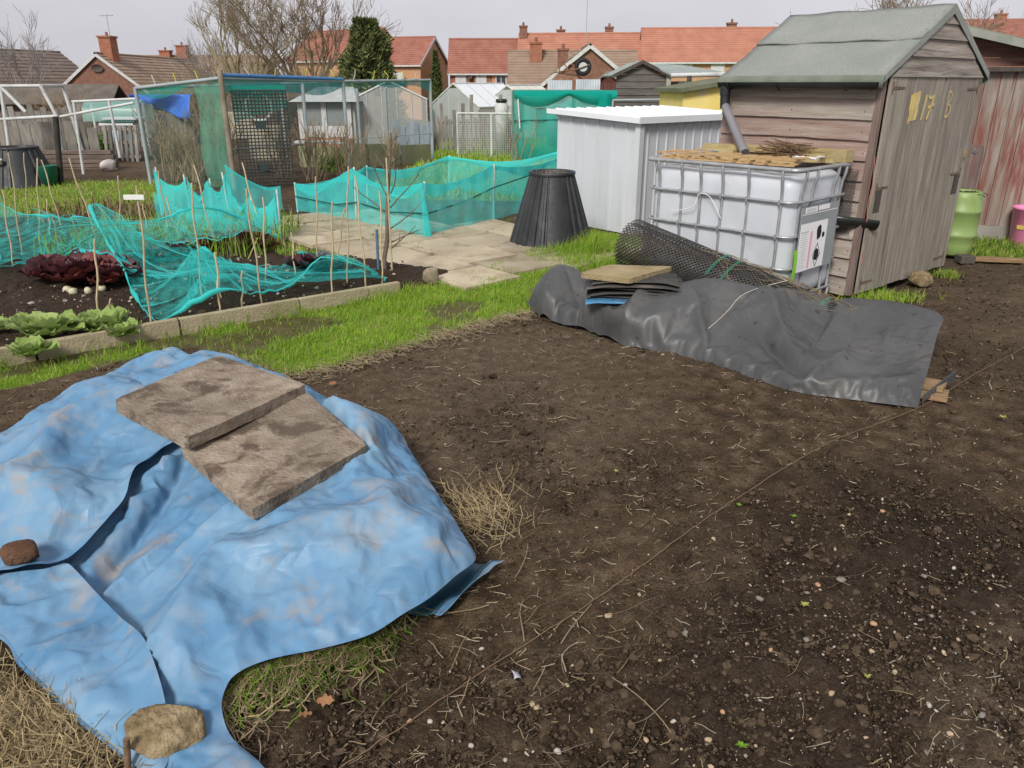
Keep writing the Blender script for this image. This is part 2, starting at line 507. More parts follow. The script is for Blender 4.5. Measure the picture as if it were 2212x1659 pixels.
def build_ground():
    ts = np.concatenate([np.linspace(-2.4, -1.1, 30)[:-1], np.linspace(-1.1, 1.1, 540), np.linspace(1.1, 2.4, 30)[1:]])
    ys = [-0.9, -0.5, 0.0, 0.4]
    y = 0.7
    while y < 13: ys.append(y); y += 0.0056 * (y + 1.0)
    while y < 420: ys.append(y); y += 0.035 * (y + 1.0)
    ys = np.array(ys)
    Y, T = np.meshgrid(ys, ts, indexing='ij')
    X = T * (Y + 1.0)
    x = X.ravel(); y = Y.ravel()
    gm = zmask(x, y, GRASS_POLYS).astype(float)
    bed = zmask(x, y, [BED_POLY], 0.03, 8).astype(float) * (1 - gm)
    dug = np.clip((fbm(x * 1.3, y * 1.3, 21, 4) - .52) * 7, 0, 1) * 0.35
    soft = sum(zmask(x + dx, y + dy, [DUG_POLY], 0.34, 12 + k, 2.5).astype(float) for k, (dx, dy) in enumerate(((0, 0), (.07, .05), (-.08, .04), (.03, -.09), (-.05, -.06), (.12, -.02), (-.13, 0), (.02, .13)))) / 8
    dug = np.maximum(dug, soft * (0.5 + .5 * fbm(x * 5, y * 5, 2, 2)))
    dug = np.maximum(dug, bed * 0.8) * (1 - gm)
    # smooth the dug mask a little by sampling noise, then add clods
    z = ground_z(x, y)
    near = np.clip(1.4 - y / 9, 0.15, 1)
    c1 = fbm(x * 9, y * 9, 31, 4) - .5
    c2 = np.abs(fbm(x * 26, y * 26, 33, 3) - .5)
    c3 = fbm(x * 60, y * 60, 35, 2) - .5
    z = z + (1 - gm) * near * (c1 * (0.038 + 0.045 * dug) - c2 * (0.028 + 0.05 * dug) + c3 * (0.018 + 0.022 * dug))
    z = z + bed * 0.05
    nr, nc = Y.shape
    idx = np.arange(nr * nc).reshape(nr, nc)
    F = np.stack([idx[:-1, :-1], idx[:-1, 1:], idx[1:, 1:], idx[1:, :-1]], -1).reshape(-1, 4)
    V = np.stack([x, y, z], -1)
    o = npmesh('ground', V, F, None, sm=True)
    at = o.data.attributes.new('zone', 'FLOAT_COLOR', 'POINT')
    dry = np.clip((fbm(x * 0.55 + 3, y * 0.55, 77, 3) - .45) * 5, 0, 1)
    th = fbm(x * 2.1, y * 2.1, 51, 4); worn = np.exp(-(((x + 1.6) / .38) ** 2 + ((y - 4.72) / .22) ** 2))
    gc = gm * np.where(y < 9.5, np.clip((th - .33 - .13 * worn) / .10, .2, 1), 1)
    at.data.foreach_set('color', np.stack([gc, dug, np.maximum(dry, np.clip((x - 1.9) * .6, 0, 1) * np.clip((y - 3.5), 0, 1) * .8), np.ones_like(gm)], -1).astype(np.float32).ravel())
    o['kind'] = 'structure'
    m = bpy.data.materials.new('soil_and_turf'); m.use_nodes = True
    N = m.node_tree.nodes; L = m.node_tree.links; b = N['Principled BSDF']
    b.inputs['Roughness'].default_value = 0.92; b.inputs['Specular IOR Level'].default_value = 0.15
    a = N.new('ShaderNodeVertexColor'); a.layer_name = 'zone'
    sp = N.new('ShaderNodeSeparateColor'); L.new(a.outputs[0], sp.inputs[0])
    geo = N.new('ShaderNodeNewGeometry')
    def nz(sc, det=8, off=0):
        mp = N.new('ShaderNodeMapping'); mp.inputs['Location'].default_value = (off, off, 0); L.new(geo.outputs['Position'], mp.inputs[0])
        q = N.new('ShaderNodeTexNoise'); q.inputs['Scale'].default_value = sc; q.inputs['Detail'].default_value = det; q.inputs['Roughness'].default_value = .62
        L.new(mp.outputs[0], q.inputs['Vector']); return q.outputs['Fac']
    def ramp(s, st):
        r = N.new('ShaderNodeValToRGB'); e = r.color_ramp.elements
        e[0].position, e[0].color = st[0][0], (*st[0][1], 1); e[1].position, e[1].color = st[-1][0], (*st[-1][1], 1)
        for p, c in st[1:-1]:
            k = e.new(p); k.color = (*c, 1)
        L.new(s, r.inputs[0]); return r.outputs[0]
    def mix(f, c1, c2):
        x = N.new('ShaderNodeMix'); x.data_type = 'RGBA'
        if hasattr(f, 'links'): L.new(f, x.inputs[0])
        else: x.inputs[0].default_value = f
        L.new(c1, x.inputs[6]); L.new(c2, x.inputs[7]); return x.outputs[2]
    soil = ramp(nz(9), [(.3, (.040, .0255, .015)), (.5, (.086, .058, .0345)), (.68, (.155, .111, .071))])
    pale = ramp(nz(14, 8, 5), [(.3, (.075, .052, .034)), (.55, (.135, .097, .065)), (.75, (.20, .15, .105))])
    darks = ramp(nz(30, 6, 9), [(.3, (.017, .0118, .0078)), (.6, (.044, .031, .0205)), (.8, (.08, .058, .039))])
    fine = ramp(nz(120, 3, 2), [(.35, (.55, .55, .55)), (.62, (1.25, 1.22, 1.18))])
    g1 = ramp(nz(3.2, 6, 3), [(.3, (.10, .14, .02)), (.5, (.17, .26, .03)), (.68, (.20, .22, .055))])
    c = mix(sp.outputs[2], soil, pale); c = mix(sp.outputs[1], c, darks)
    ml = N.new('ShaderNodeMix'); ml.data_type = 'RGBA'; ml.blend_type = 'MULTIPLY'; ml.inputs[0].default_value = .8
    L.new(c, ml.inputs[6]); L.new(fine, ml.inputs[7]); c = ml.outputs[2]
    c = mix(sp.outputs[0], c, g1)
    L.new(c, b.inputs['Base Color'])
    bp = N.new('ShaderNodeBump'); bp.inputs['Strength'].default_value = 1.0; bp.inputs['Distance'].default_value = .022
    L.new(nz(75, 6, 1), bp.inputs['Height']); L.new(bp.outputs[0], b.inputs['Normal'])
    o.data.materials.append(m)
    return o
build_ground()

# ------------------------------------------------------------------ scatter helpers
_t = (1 + 5 ** .5) / 2
OCT_V = np.array([(1, 0, 0), (-1, 0, 0), (0, 1, 0), (0, -1, 0), (0, 0, 1), (0, 0, -1)], float)
OCT_F = np.array([(0, 2, 4), (2, 1, 4), (1, 3, 4), (3, 0, 4), (2, 0, 5), (1, 2, 5), (3, 1, 5), (0, 3, 5)])
ICO_V = np.array([(-1, _t, 0), (1, _t, 0), (-1, -_t, 0), (1, -_t, 0), (0, -1, _t), (0, 1, _t), (0, -1, -_t), (0, 1, -_t), (_t, 0, -1), (_t, 0, 1), (-_t, 0, -1), (-_t, 0, 1)]) / math.sqrt(1 + _t * _t)
ICO_F = np.array([(0, 11, 5), (0, 5, 1), (0, 1, 7), (0, 7, 10), (0, 10, 11), (1, 5, 9), (5, 11, 4), (11, 10, 2), (10, 7, 6), (7, 1, 8), (3, 9, 4), (3, 4, 2), (3, 2, 6), (3, 6, 8), (3, 8, 9), (4, 9, 5), (2, 4, 11), (6, 2, 10), (8, 6, 7), (9, 8, 1)])
def rotz_stack(n, rs, tilt=1.0):
    a = rs.uniform(0, 2 * np.pi, n); b = rs.normal(0, tilt, n); c = rs.normal(0, tilt, n)
    def Rm(ax, t):
        c_, s_ = np.cos(t), np.sin(t); M_ = np.zeros((n, 3, 3)); M_[:, ax, ax] = 1
        i, j = [(1, 2), (0, 2), (0, 1)][ax]
        M_[:, i, i] = c_; M_[:, j, j] = c_; M_[:, i, j] = -s_; M_[:, j, i] = s_
        return M_
    return Rm(2, a) @ Rm(0, b) @ Rm(1, c)
def lumps(name, x, y, z, size, mat_list, rs, flat=0.7, label=None, sink=0.3, kind='stuff', jit=.28, low=False, sm=False):
    n = len(x); BV, BF = (OCT_V, OCT_F) if low else (ICO_V, ICO_F); nv = len(BV)
    V = BV[None] * (1 + rs.uniform(-jit, jit, (n, nv, 1)))
    V = V * (size[:, None, None] * np.stack([rs.uniform(.8, 1.3, n), rs.uniform(.6, 1., n), rs.uniform(.5, 1., n) * flat], -1)[:, None, :])
    V = np.einsum('nij,nkj->nki', rotz_stack(n, rs, .35), V)
    V[:, :, 0] += x[:, None]; V[:, :, 1] += y[:, None]; V[:, :, 2] += (z + size * (1 - sink) * .5)[:, None]
    F = (BF[None] + (np.arange(n) * nv)[:, None, None]).reshape(-1, 3)
    mi = np.repeat(rs.choice(len(mat_list), n, p=None), len(BF))
    o = npmesh(name, V.reshape(-1, 3), F, None, mats=mat_list, midx=mi.astype(np.int32), sm=sm)
    if kind: o['kind'] = kind
    return o
def near_scatter(n, rs, y0=0.9, y1=9.0, spread=1.0, pw=1.7):
    """points on the plot, denser near the camera"""
    u = rs.uniform(0, 1, n); k = 1 - pw
    y = (y0 ** k + u * (y1 ** k - y0 ** k)) ** (1 / k)
    x = rs.uniform(-.95, .98, n) * (y + .6) * spread
    return x, y
def soil_only(x, y, ex=()):
    m = ~zmask(x, y, GRASS_POLYS)
    for p in ex: m &= ~inpoly(x, y, p)
    return m
def zat(x, y, dug_boost=True):
    return ground_z(x, y) - 0.004
def strips(name, P0, P1, wid, mat_list, rs, bend=0.25, kind='stuff', up=0.0, seg=3):
    """thin curved fibres: n strips of `seg` quads"""
    n = len(P0); d = P1 - P0; L = np.linalg.norm(d, axis=1, keepdims=True) + 1e-9
    side = np.stack([-d[:, 1], d[:, 0], np.zeros(n)], -1) / L
    off = rs.normal(0, bend, (n, 1)) * L; off2 = rs.normal(0, bend * .6, (n, 1)) * L
    V = []
    for k in range(seg + 1):
        t = k / seg
        c = P0 + d * t + side * (off * 4 * t * (1 - t) * .5 + off2 * np.sin(t * 2 * np.pi) * .4)
        c = c + np.array([0, 0, 1.]) * (up * 4 * t * (1 - t))[:, None] if isinstance(up, np.ndarray) else c
        w = wid[:, None] * (1 - .35 * t)
        V.append(c + side * w + np.array([0, 0, .6]) * w * 0); V.append(c - side * w + np.array([0, 0, .9]) * w)
    V = np.stack(V, 1)
    F = np.array([(2 * k, 2 * k + 1, 2 * k + 3, 2 * k + 2) for k in range(seg)])
    F = (F[None] + (np.arange(n) * (2 * seg + 2))[:, None, None]).reshape(-1, 4)
    mi = np.repeat(rs.randint(0, len(mat_list), n), seg)
    o = npmesh(name, V.reshape(-1, 3), F, None, mats=mat_list, midx=mi.astype(np.int32), sm=True)
    if kind: o['kind'] = kind
    return o
def blades(name, x, y, z, h, w, mat_list, rs, lean=0.5, kind='stuff', wind=(0, 0), parent=None):
    n = len(x); a = rs.uniform(0, 2 * np.pi, n); b = rs.uniform(0, 2 * np.pi, n)
    dirx = np.cos(a); diry = np.sin(a)
    ln = np.abs(rs.normal(0, lean, n)) * h
    lx = np.cos(b) * ln + wind[0] * h; ly = np.sin(b) * ln + wind[1] * h
    base = np.stack([x, y, z], -1); s = np.stack([dirx, diry, np.zeros(n)], -1) * w[:, None]
    mid = base + np.stack([lx * .35, ly * .35, h * .6], -1); tip = base + np.stack([lx, ly, h * np.clip(1.02 - .35 * (ln / h) ** 2, .25, 1)], -1)
    V = np.stack([base - s, base + s, mid + s * .75, mid - s * .75, tip + s * .12, tip - s * .12], 1)
    F = np.array([(0, 1, 2, 3), (3, 2, 4, 5)])
    F = (F[None] + (np.arange(n) * 6)[:, None, None]).reshape(-1, 4)
    mi = np.repeat(rs.randint(0, len(mat_list), n), 2)
    o = npmesh(name, V.reshape(-1, 3), F, None, parent, mats=mat_list, midx=mi.astype(np.int32), sm=True)
    if kind: o['kind'] = kind
    return o
# ------------------------------------------------------------------ materials for ground cover
G_A = M('grass_bright', [(.28, .48, .03), (.39, .58, .055)], 3, .6, spec=.25, trans=.45)
G_B = M('grass_mid', [(.14, .29, .022), (.22, .38, .038)], 3, .6, spec=.25, trans=.35)
G_C = M('grass_yellow', [(.36, .40, .09), (.44, .45, .13)], 3, .6, spec=.2, trans=.35)
G_D = M('grass_dark', [(.06, .11, .015), (.10, .16, .025)], 3, .6, spec=.2, trans=.3)
STRAW = M('straw', [(.32, .24, .12), (.45, .36, .20)], 6, .7, spec=.2, trans=.2)
STRAW_D = M('straw_dull', [(.17, .125, .07), (.27, .21, .12)], 6, .8, spec=.2)
FIBRE = M('root_fibre', [(.20, .16, .11), (.36, .30, .21)], 6, .8, spec=.2)
CLOD_A = M('clod_dark', [(.022, .015, .0095), (.05, .035, .023)], 60, .95, .5, 160, spec=.1)
CLOD_B = M('clod_brown', [(.058, .041, .026), (.115, .083, .055)], 60, .95, .5, 160, spec=.1)
PEB = [M('pebble_white', [(.34, .31, .27), (.46, .43, .38)], 40, .75, spec=.2),
       M('pebble_buff', [(.34, .25, .16), (.44, .34, .23)], 40, .75, spec=.2),
       M('pebble_grey', [(.15, .14, .12), (.24, .22, .19)], 40, .8, spec=.2),
       M('pebble_orange', [(.36, .20, .11), (.45, .28, .17)], 40, .8, spec=.2)]

TARP_FOOT = [(-2.6, 3.3), (-2.35, 4.3), (-2.15, 4.6), (-1.2, 3.9), (-0.55, 3.2), (-0.3, 2.7), (-0.15, 2.3), (-0.3, 2.05), (-0.9, 1.85), (-0.85, 1.4), (-1.0, 1.3), (-2.6, 1.9)]
BLACK_FOOT = [(0.15, 5.7), (0.8, 4.75), (2.15, 3.75), (2.6, 4.6), (1.2, 5.6), (0.4, 6.0)]

def scatter_soil():
    rs = np.random.RandomState(4)
    x, y = near_scatter(105000, rs, 0.95, 7.5, 1.0, 1.5)
    m = soil_only(x, y, (TARP_FOOT, BLACK_FOOT)); x, y = x[m], y[m]
    dug = zmask(x, y, [DUG_POLY], .28, 12, 2.5) | (fbm(x * 1.3, y * 1.3, 21, 4) > .56)
    keep = dug | (rs.uniform(0, 1, len(x)) < .55)
    x, y, dug = x[keep], y[keep], dug[keep]
    s = rs.lognormal(np.log(.0034), .42, len(x)) * np.where(dug, 1.25, .9); s = np.clip(s * (.75 + .13 * y), .002, .011)
    o = lumps('soil_crumbs', x, y, zat(x, y), s, [CLOD_A, CLOD_B, CLOD_B], rs, .9, low=True, jit=.35, sm=True)
    tag(o, 'loose dark soil crumbs covering the dug plot', 'soil')
    k = rs.choice(len(x), 9000, replace=False); k = k[dug[k] | (rs.uniform(0, 1, 9000) < .2)]
    xx = x[k] + rs.normal(0, .02, len(k)); yy = y[k] + rs.normal(0, .02, len(k))
    o = lumps('soil_clods', xx, yy, zat(xx, yy), np.clip(rs.lognormal(np.log(.0078), .42, len(k)), .005, .022), [CLOD_A, CLOD_B, CLOD_B], rs, .75, jit=.34, sm=False)
    tag(o, 'rounded clods of dark earth on the freshly dug part', 'soil')
    rs = np.random.RandomState(7)
    x, y = near_scatter(20000, rs, 0.95, 8.5, 1.0, 1.2)
    m = soil_only(x, y, (TARP_FOOT, BLACK_FOOT))
    pr = np.clip(.18 + .5 * np.clip(x - .2, 0, 1.4) * np.clip(3.2 - y, .15, 1.2), .1, 1); m &= rs.uniform(0, 1, len(x)) < pr
    x, y = x[m], y[m]
    s = np.clip(rs.lognormal(np.log(.0028), .5, len(x)), np.clip(.0012 + .0004 * y, .0018, .004), .011)
    o = lumps('gravel', x, y, zat(x, y) + .004, s, [PEB[1], PEB[1], PEB[2], PEB[2], PEB[2], PEB[0]], rs, .75)
    tag(o, 'small pale stones strewn over the bare soil', 'gravel')
    # dead roots and straw bits lying on the soil
    rs = np.random.RandomState(9)
    x, y = near_scatter(17000, rs, 1.0, 8.0, .9, .8)
    m = soil_only(x, y, (TARP_FOOT, BLACK_FOOT)) & (rs.uniform(0, 1, len(x)) < np.where(zmask(x, y, [DUG_POLY], .28, 12, 2.5), .12, np.where(x > 1.6 + .2 * y, .25, .8)))
    x, y = x[m], y[m]; n = len(x)
    a = rs.normal(.25, .75, n) + np.pi * rs.randint(0, 2, n); L = np.clip(rs.lognormal(np.log(.028), .5, n), .012, .11)
    P0 = np.stack([x, y, zat(x, y) + .010], -1); P1 = P0 + np.stack([np.cos(a) * L, np.sin(a) * L, rs.normal(.002, .01, n)], -1)
    o = strips('plant_litter', P0, P1, rs.uniform(.0007, .0018, n) * (.7 + .14 * y), [STRAW_D, STRAW_D, CLOD_B, FIBRE, FIBRE], rs, .14)
    tag(o, 'dry root fibres and straw bits lying on the soil', 'plant litter')
    # longer pale stalks round the tarp and string
    rs = np.random.RandomState(15)
    n = 80
    x = rs.normal(.15, .45, n); y = rs.normal(1.95, .45, n); m = soil_only(x, y, (TARP_FOOT,)) & (y > 1.2); x, y = x[m], y[m]; n = len(x)
    a = rs.normal(.4, .9, n); L = rs.uniform(.06, .24, n)
    P0 = np.stack([x, y, zat(x, y) + .016], -1); P1 = P0 + np.stack([np.cos(a) * L, np.sin(a) * L, rs.uniform(-.004, .02, n)], -1)
    o = strips('dry_stalks', P0, P1, rs.uniform(.001, .0022, n), [STRAW_D, FIBRE, STRAW_D], rs, .12, seg=6)
    tag(o, 'long pale dry stalks scattered in front of the blue sheet', 'plant litter')
scatter_soil()

def scatter_grass():
    rs = np.random.RandomState(2)
    def zone(k, n, y1=None):
        P = np.array(GRASS_POLYS[k]); x = rs.uniform(P[:, 0].min() - .15, P[:, 0].max() + .15, n); y = rs.uniform(P[:, 1].min() - .15, P[:, 1].max() + .15, n)
        m = zmask(x, y, [GRASS_POLYS[k]]); m &= (np.abs(x) < .8 * y + .6)
        for p in (TARP_FOOT, BLACK_FOOT): m &= ~inpoly(x, y, p)
        return x[m], y[m]
    x, y = zone(0, 300000)
    th = fbm(x * 2.1, y * 2.1, 51, 4)
    th = th - .12 * np.exp(-(((x + 1.6) / .38) ** 2 + ((y - 4.72) / .22) ** 2))
    bare = (th < .43) & (rs.uniform(0, 1, len(x)) < np.clip((.44 - th) * 9, 0, .9)); x, y, th = x[~bare], y[~bare], th[~bare]
    h = rs.uniform(.018, .05, len(x)) * (.35 + 1.6 * fbm(x * 5, y * 5, 91, 3))
    long = np.exp(-(((x - .75) / .4) ** 2 + ((y - 7.7) / .5) ** 2)); h = h * (1 + 3.2 * long)
    edge = np.exp(-((y - (x * .77 + 6.78)) / .16) ** 2) * (y < 6.2); h = h * (1 + .9 * edge)
    o = blades('lawn_grass', x, y, ground_z(x, y) - .004, h, rs.uniform(.0012, .0026, len(x)) * (1 + .12 * y / 5), [G_A, G_A, G_B, G_C, G_B], rs, .75, wind=(.12, -.05))
    tag(o, 'bright green grass strip between the beds and bare soil', 'grass')
    x, y = zone(1, 11000)
    o = blades('far_grass', x, y, ground_z(x, y) - .01, rs.uniform(.03, .08, len(x)), rs.uniform(.005, .01, len(x)), [G_A, G_B, G_C, STRAW_D], rs, .7)
    tag(o, 'rough grass beyond the netted bed on the left', 'grass')
    x, y = zone(2, 22000)
    o = blades('back_grass', x, y, ground_z(x, y) - .01, rs.uniform(.06, .15, len(x)), rs.uniform(.009, .018, len(x)), [G_A, G_B, G_C], rs, .6)
    tag(o, 'grass around the white wire frame behind the enclosure', 'grass')
    x, y = zone(3, 9000)
    o = blades('verge_grass', x, y, ground_z(x, y) - .01, rs.uniform(.03, .10, len(x)), rs.uniform(.003, .006, len(x)), [G_B, G_D, G_C], rs, .6)
    tag(o, 'grass patch behind the lime green barrel', 'grass')
    x, y = zone(5, 2600)
    o = blades('path_side_grass', x, y, ground_z(x, y) + .03, rs.uniform(.03, .08, len(x)), rs.uniform(.003, .006, len(x)), [G_B, G_A, G_C], rs, .6)
    tag(o, 'grass fringe between the paving and the bed', 'grass')
    n = 2600; a_ = rs.uniform(-.5, 2.1, n); b_ = rs.uniform(-.6, 3.6, n); k_ = rs.randint(0, 2, n); a_ = np.where(k_ == 0, np.round(a_ / .61) * .61 + .03, a_) + rs.normal(0, .02, n); b_ = np.where(k_ == 1, np.round(b_ / .61) * .61 - .05, b_) + rs.normal(0, .02, n)
    x = -.35 + a_ * AX.x + b_ * AY.x; y = 7.05 + a_ * AX.y + b_ * AY.y; m = fbm(x * 3, y * 3, 8, 2) > .5; x, y = x[m], y[m]
    o = blades('joint_moss', x, y, np.full(len(x), .015), rs.uniform(.012, .05, len(x)), rs.uniform(.002, .005, len(x)), [G_D, G_B, STRAW_D], rs, .8); tag(o, 'moss and grass growing in the paving joints', 'grass')
    # dry ragged turf edge
    P = [(-1.75, 4.5), (-1.32, 4.22), (-0.95, 4.46), (-0.63, 4.78), (-0.3, 5.12), (0.0, 5.4), (.15, 5.55)]
    sp = spline([(a, b, 0) for a, b in P], .02); n = 1700
    k = rs.randint(0, len(sp), n); x = np.array([sp[i].x for i in k]) + rs.normal(.02, .06, n); y = np.array([sp[i].y for i in k]) + rs.normal(-.03, .07, n)
    a = rs.uniform(0, 6.28, n); L = rs.uniform(.03, .12, n)
    P0 = np.stack([x, y, ground_z(x, y) + .012], -1); P1 = P0 + np.stack([np.cos(a) * L, np.sin(a) * L, rs.uniform(-.01, .035, n)], -1)
    o = strips('dead_turf_edge', P0, P1, rs.uniform(.001, .002, n), [STRAW, STRAW_D, FIBRE], rs, .3)
    tag(o, 'dry yellow ragged turf edge along the bare soil', 'grass')
    # straw bottom left, dead tuft right of tarp
    for nm, lab, cx, cy, sx, sy, n, hh in (('straw_patch', 'flattened dry straw at the bottom left below the sheet', -1.38, 1.5, .2, .13, 4200, .05),
                                       ('dead_grass_tuft', 'dry tan grass tuft beside the right edge of the sheet', -.12, 2.64, .08, .11, 420, .07)):
        x = rs.normal(cx, sx, n); y = rs.normal(cy, sy, n); a = rs.uniform(0, 6.28, n); L = rs.uniform(.04, .14, n)
        P0 = np.stack([x, y, ground_z(x, y) + rs.uniform(.0, .02, n)], -1); P1 = P0 + np.stack([np.cos(a) * L, np.sin(a) * L, rs.uniform(-.01, hh, n)], -1)
        o = strips(nm, P0, P1, rs.uniform(.001, .0022, n), [STRAW, STRAW_D, STRAW], rs, .25); tag(o, lab, 'grass')
scatter_grass()
# ------------------------------------------------------------------ blue sheet over a heap
BLUE = M('blue_tarpaulin', [(.075, .19, .33), (.12, .25, .395), (.18, .31, .43)], 3.0, .52, .0, 60, spec=.32, lo=.3, hi=.72, dirt=(.31, .26, .21), dirt_scale=4.2, dirt_lo=.55, dirt_hi=.66, dirt_max=.65, rr=.12, dist=.8, dirt2=((.26, .29, .32), 9, .5, .75, .5), crumple=(3.4, 9.0, .011))
BLUE_SHADE = M('blue_tarpaulin_fold_shade', [(.02, .07, .10), (.03, .10, .15)], 5, .5, spec=.4)  # same sheet in a darker blue: shade inside the corner fold painted in
SLAB = M('concrete_slab', [(.22, .17, .125), (.31, .25, .19), (.38, .32, .255)], 14, .9, .6, 70, spec=.15, dirt=(.085, .058, .042), dirt_scale=6, dirt_lo=.51, dirt_hi=.60, dirt_max=.85, dirt2=((.12, .095, .07), 2.2, .42, .72, .55))
SLAB_Y = M('old_slab', [(.26, .20, .11), (.36, .29, .17)], 7, .9, .5, 60, spec=.15, dirt=(.12, .09, .055), dirt_scale=5, dirt_lo=.56, dirt_hi=.68)
ROCK = M('rough_concrete', [(.13, .095, .05), (.24, .18, .10), (.34, .27, .17)], 22, .95, 1.0, 55, spec=.1)
BRICKM = M('muddy_brick', [(.085, .045, .028), (.15, .085, .055)], 12, .95, .8, 60, spec=.1)

HEAP = tps([(-2.068, 4.444, 0.100), (-2.216, 4.278, 0.040), (-2.355, 3.917, 0.050), (-2.403, 3.602, 0.060), (-2.393, 3.249, 0.070), (-2.701, 2.948, 0.080), (-2.171, 2.253, 0.080),
    (-1.733, 4.270, 0.130), (-1.366, 3.894, 0.180), (-1.054, 3.639, 0.160), (-0.775, 3.405, 0.120), (-0.461, 3.042, 0.100), (-0.255, 2.529, 0.120), (-0.117, 2.153, 0.120),
    (-0.944, 3.092, 0.300), (-0.652, 2.822, 0.250), (-1.175, 3.077, 0.350), (-1.301, 2.874, 0.330), (-1.646, 3.111, 0.270), (-1.338, 2.758, 0.240), (-0.908, 2.332, 0.235), (-0.696, 2.516, 0.245), (-0.443, 2.527, 0.200), (-0.275, 2.226, 0.190),
    (-0.542, 2.171, 0.225), (-0.712, 2.060, 0.210), (-0.874, 2.014, 0.190), (-0.346, 2.053, 0.180), (-0.564, 1.908, 0.165),
    (-0.250, 1.955, 0.130), (-0.410, 1.803, 0.115), (-0.653, 1.713, 0.110), (-0.760, 1.643, 0.100), (-0.774, 1.599, 0.070), (-0.734, 1.523, 0.035), (-0.611, 1.427, 0.015), (-0.668, 1.412, 0.030),
    (-0.970, 1.954, 0.165), (-0.946, 1.762, 0.100), (-0.923, 1.626, 0.060), (-0.803, 1.498, 0.030), (-0.873, 1.435, 0.020), (-0.728, 1.350, 0.010), (-0.496, 1.312, 0.010),
    (-1.363, 2.422, 0.105), (-1.369, 2.207, 0.055), (-1.365, 2.081, 0.035), (-1.427, 2.714, 0.180), (-1.151, 1.931, 0.045),
    (-1.767, 2.734, 0.190), (-1.675, 2.427, 0.160), (-1.934, 3.236, 0.170), (-1.988, 2.812, 0.150), (-1.747, 2.317, 0.075), (-1.577, 2.213, 0.060), (-1.912, 2.495, 0.120),
    (-1.563, 2.017, 0.030), (-1.314, 1.832, 0.040), (-1.112, 1.647, 0.040), (-0.964, 1.513, 0.030), (-1.310, 1.694, 0.012), (-1.045, 1.500, 0.012), (-1.565, 1.897, 0.020), (-1.854, 2.007, 0.020), (-0.948, 1.431, 0.010)])

SLAB_A = [(-1.605, 2.845, 0.420), (-1.402, 3.452, 0.400), (-0.900, 3.134, 0.375), (-1.197, 2.560, 0.385)]
SLAB_B = [(-1.288, 2.664, 0.310), (-0.930, 3.172, 0.338), (-0.559, 2.687, 0.295), (-0.865, 2.217, 0.285)]
def under_slabs(x, y, z):
    for C, th in ((SLAB_A, .05), (SLAB_B, .045)):
        A = np.array([(p[0], p[1], 1.0) for p in C]); c = np.linalg.lstsq(A, np.array([p[2] for p in C]), rcond=None)[0]
        cx, cy = A[:, 0].mean(), A[:, 1].mean(); big = [(cx + (p[0] - cx) * 1.07, cy + (p[1] - cy) * 1.07) for p in C]
        m = inpoly(x, y, big); z = np.where(m, np.minimum(z, c[0] * x + c[1] * y + c[2] - th - .004), z)
    return z
def cloth_sheet(outline, zf, spacing, grow, frames, seed, lift=.012, stiff=80, bend=40.0, mass=.25, hem=None):
    """stiff sheeting with a little slack settles over the shape zf with its hem held, so it buckles into real folds"""
    XY, F, bd = cdt_sheet(outline, spacing, seed); x, y = XY[:, 0], XY[:, 1]; rs = np.random.RandomState(seed)
    z = zf(x, y) + lift * np.clip(bd / .05, 0, 1) + rs.uniform(-.004, .004, len(x)) * (bd > spacing * .3)
    o = npmesh('cloth_source', np.stack([x, y, z], -1), F, None); vg = o.vertex_groups.new(name='pin')
    for k in np.nonzero(bd < spacing * .3)[0]: vg.add([int(k)], 1.0, 'REPLACE')
    X, Y = np.meshgrid(np.arange(x.min() - .1, x.max() + .1, .04), np.arange(y.min() - .1, y.max() + .1, .04)); Z = np.maximum(zf(X.ravel(), Y.ravel()) - .025, -.02)
    idx = np.arange(X.size).reshape(X.shape); FF = np.stack([idx[:-1, :-1], idx[:-1, 1:], idx[1:, 1:], idx[1:, :-1]], -1).reshape(-1, 4)
    col = npmesh('cloth_support', np.stack([X.ravel(), Y.ravel(), Z], -1), FF, None); col.modifiers.new('c', 'COLLISION'); col.collision.thickness_outer = .008; col.collision.cloth_friction = 20
    md = o.modifiers.new('cloth', 'CLOTH'); s = md.settings
    s.quality = 4; s.mass = mass; s.tension_stiffness = s.compression_stiffness = s.shear_stiffness = stiff; s.bending_model = 'ANGULAR'; s.bending_stiffness = bend
    s.shrink_min = s.shrink_max = -grow; s.air_damping = 2; s.tension_damping = s.compression_damping = 8; s.bending_damping = 1; s.vertex_group_mass = 'pin'; s.pin_stiffness = 1
    md.collision_settings.use_collision = True; md.collision_settings.distance_min = .006; md.collision_settings.collision_quality = 2
    md.point_cache.frame_start = 1; md.point_cache.frame_end = frames; SC.frame_start = 1; SC.frame_end = frames
    hidden = [q for q in COL.objects if q not in (o, col, CAM, SUN)]
    for q in hidden: COL.objects.unlink(q)
    for f in range(1, frames + 1): SC.frame_set(f)
    ev = o.evaluated_get(bpy.context.evaluated_depsgraph_get()); me = ev.to_mesh(); V = np.zeros(len(me.vertices) * 3); me.vertices.foreach_get('co', V); V = V.reshape(-1, 3).copy(); ev.to_mesh_clear()
    bpy.data.objects.remove(o); bpy.data.objects.remove(col)
    for q in hidden: COL.objects.link(q)
    SC.frame_set(1)
    bad = ~np.isfinite(V).all(1) | (np.abs(V[:, 2] - z) > .25); V[bad] = np.stack([x, y, z], -1)[bad]
    return V, F, bd
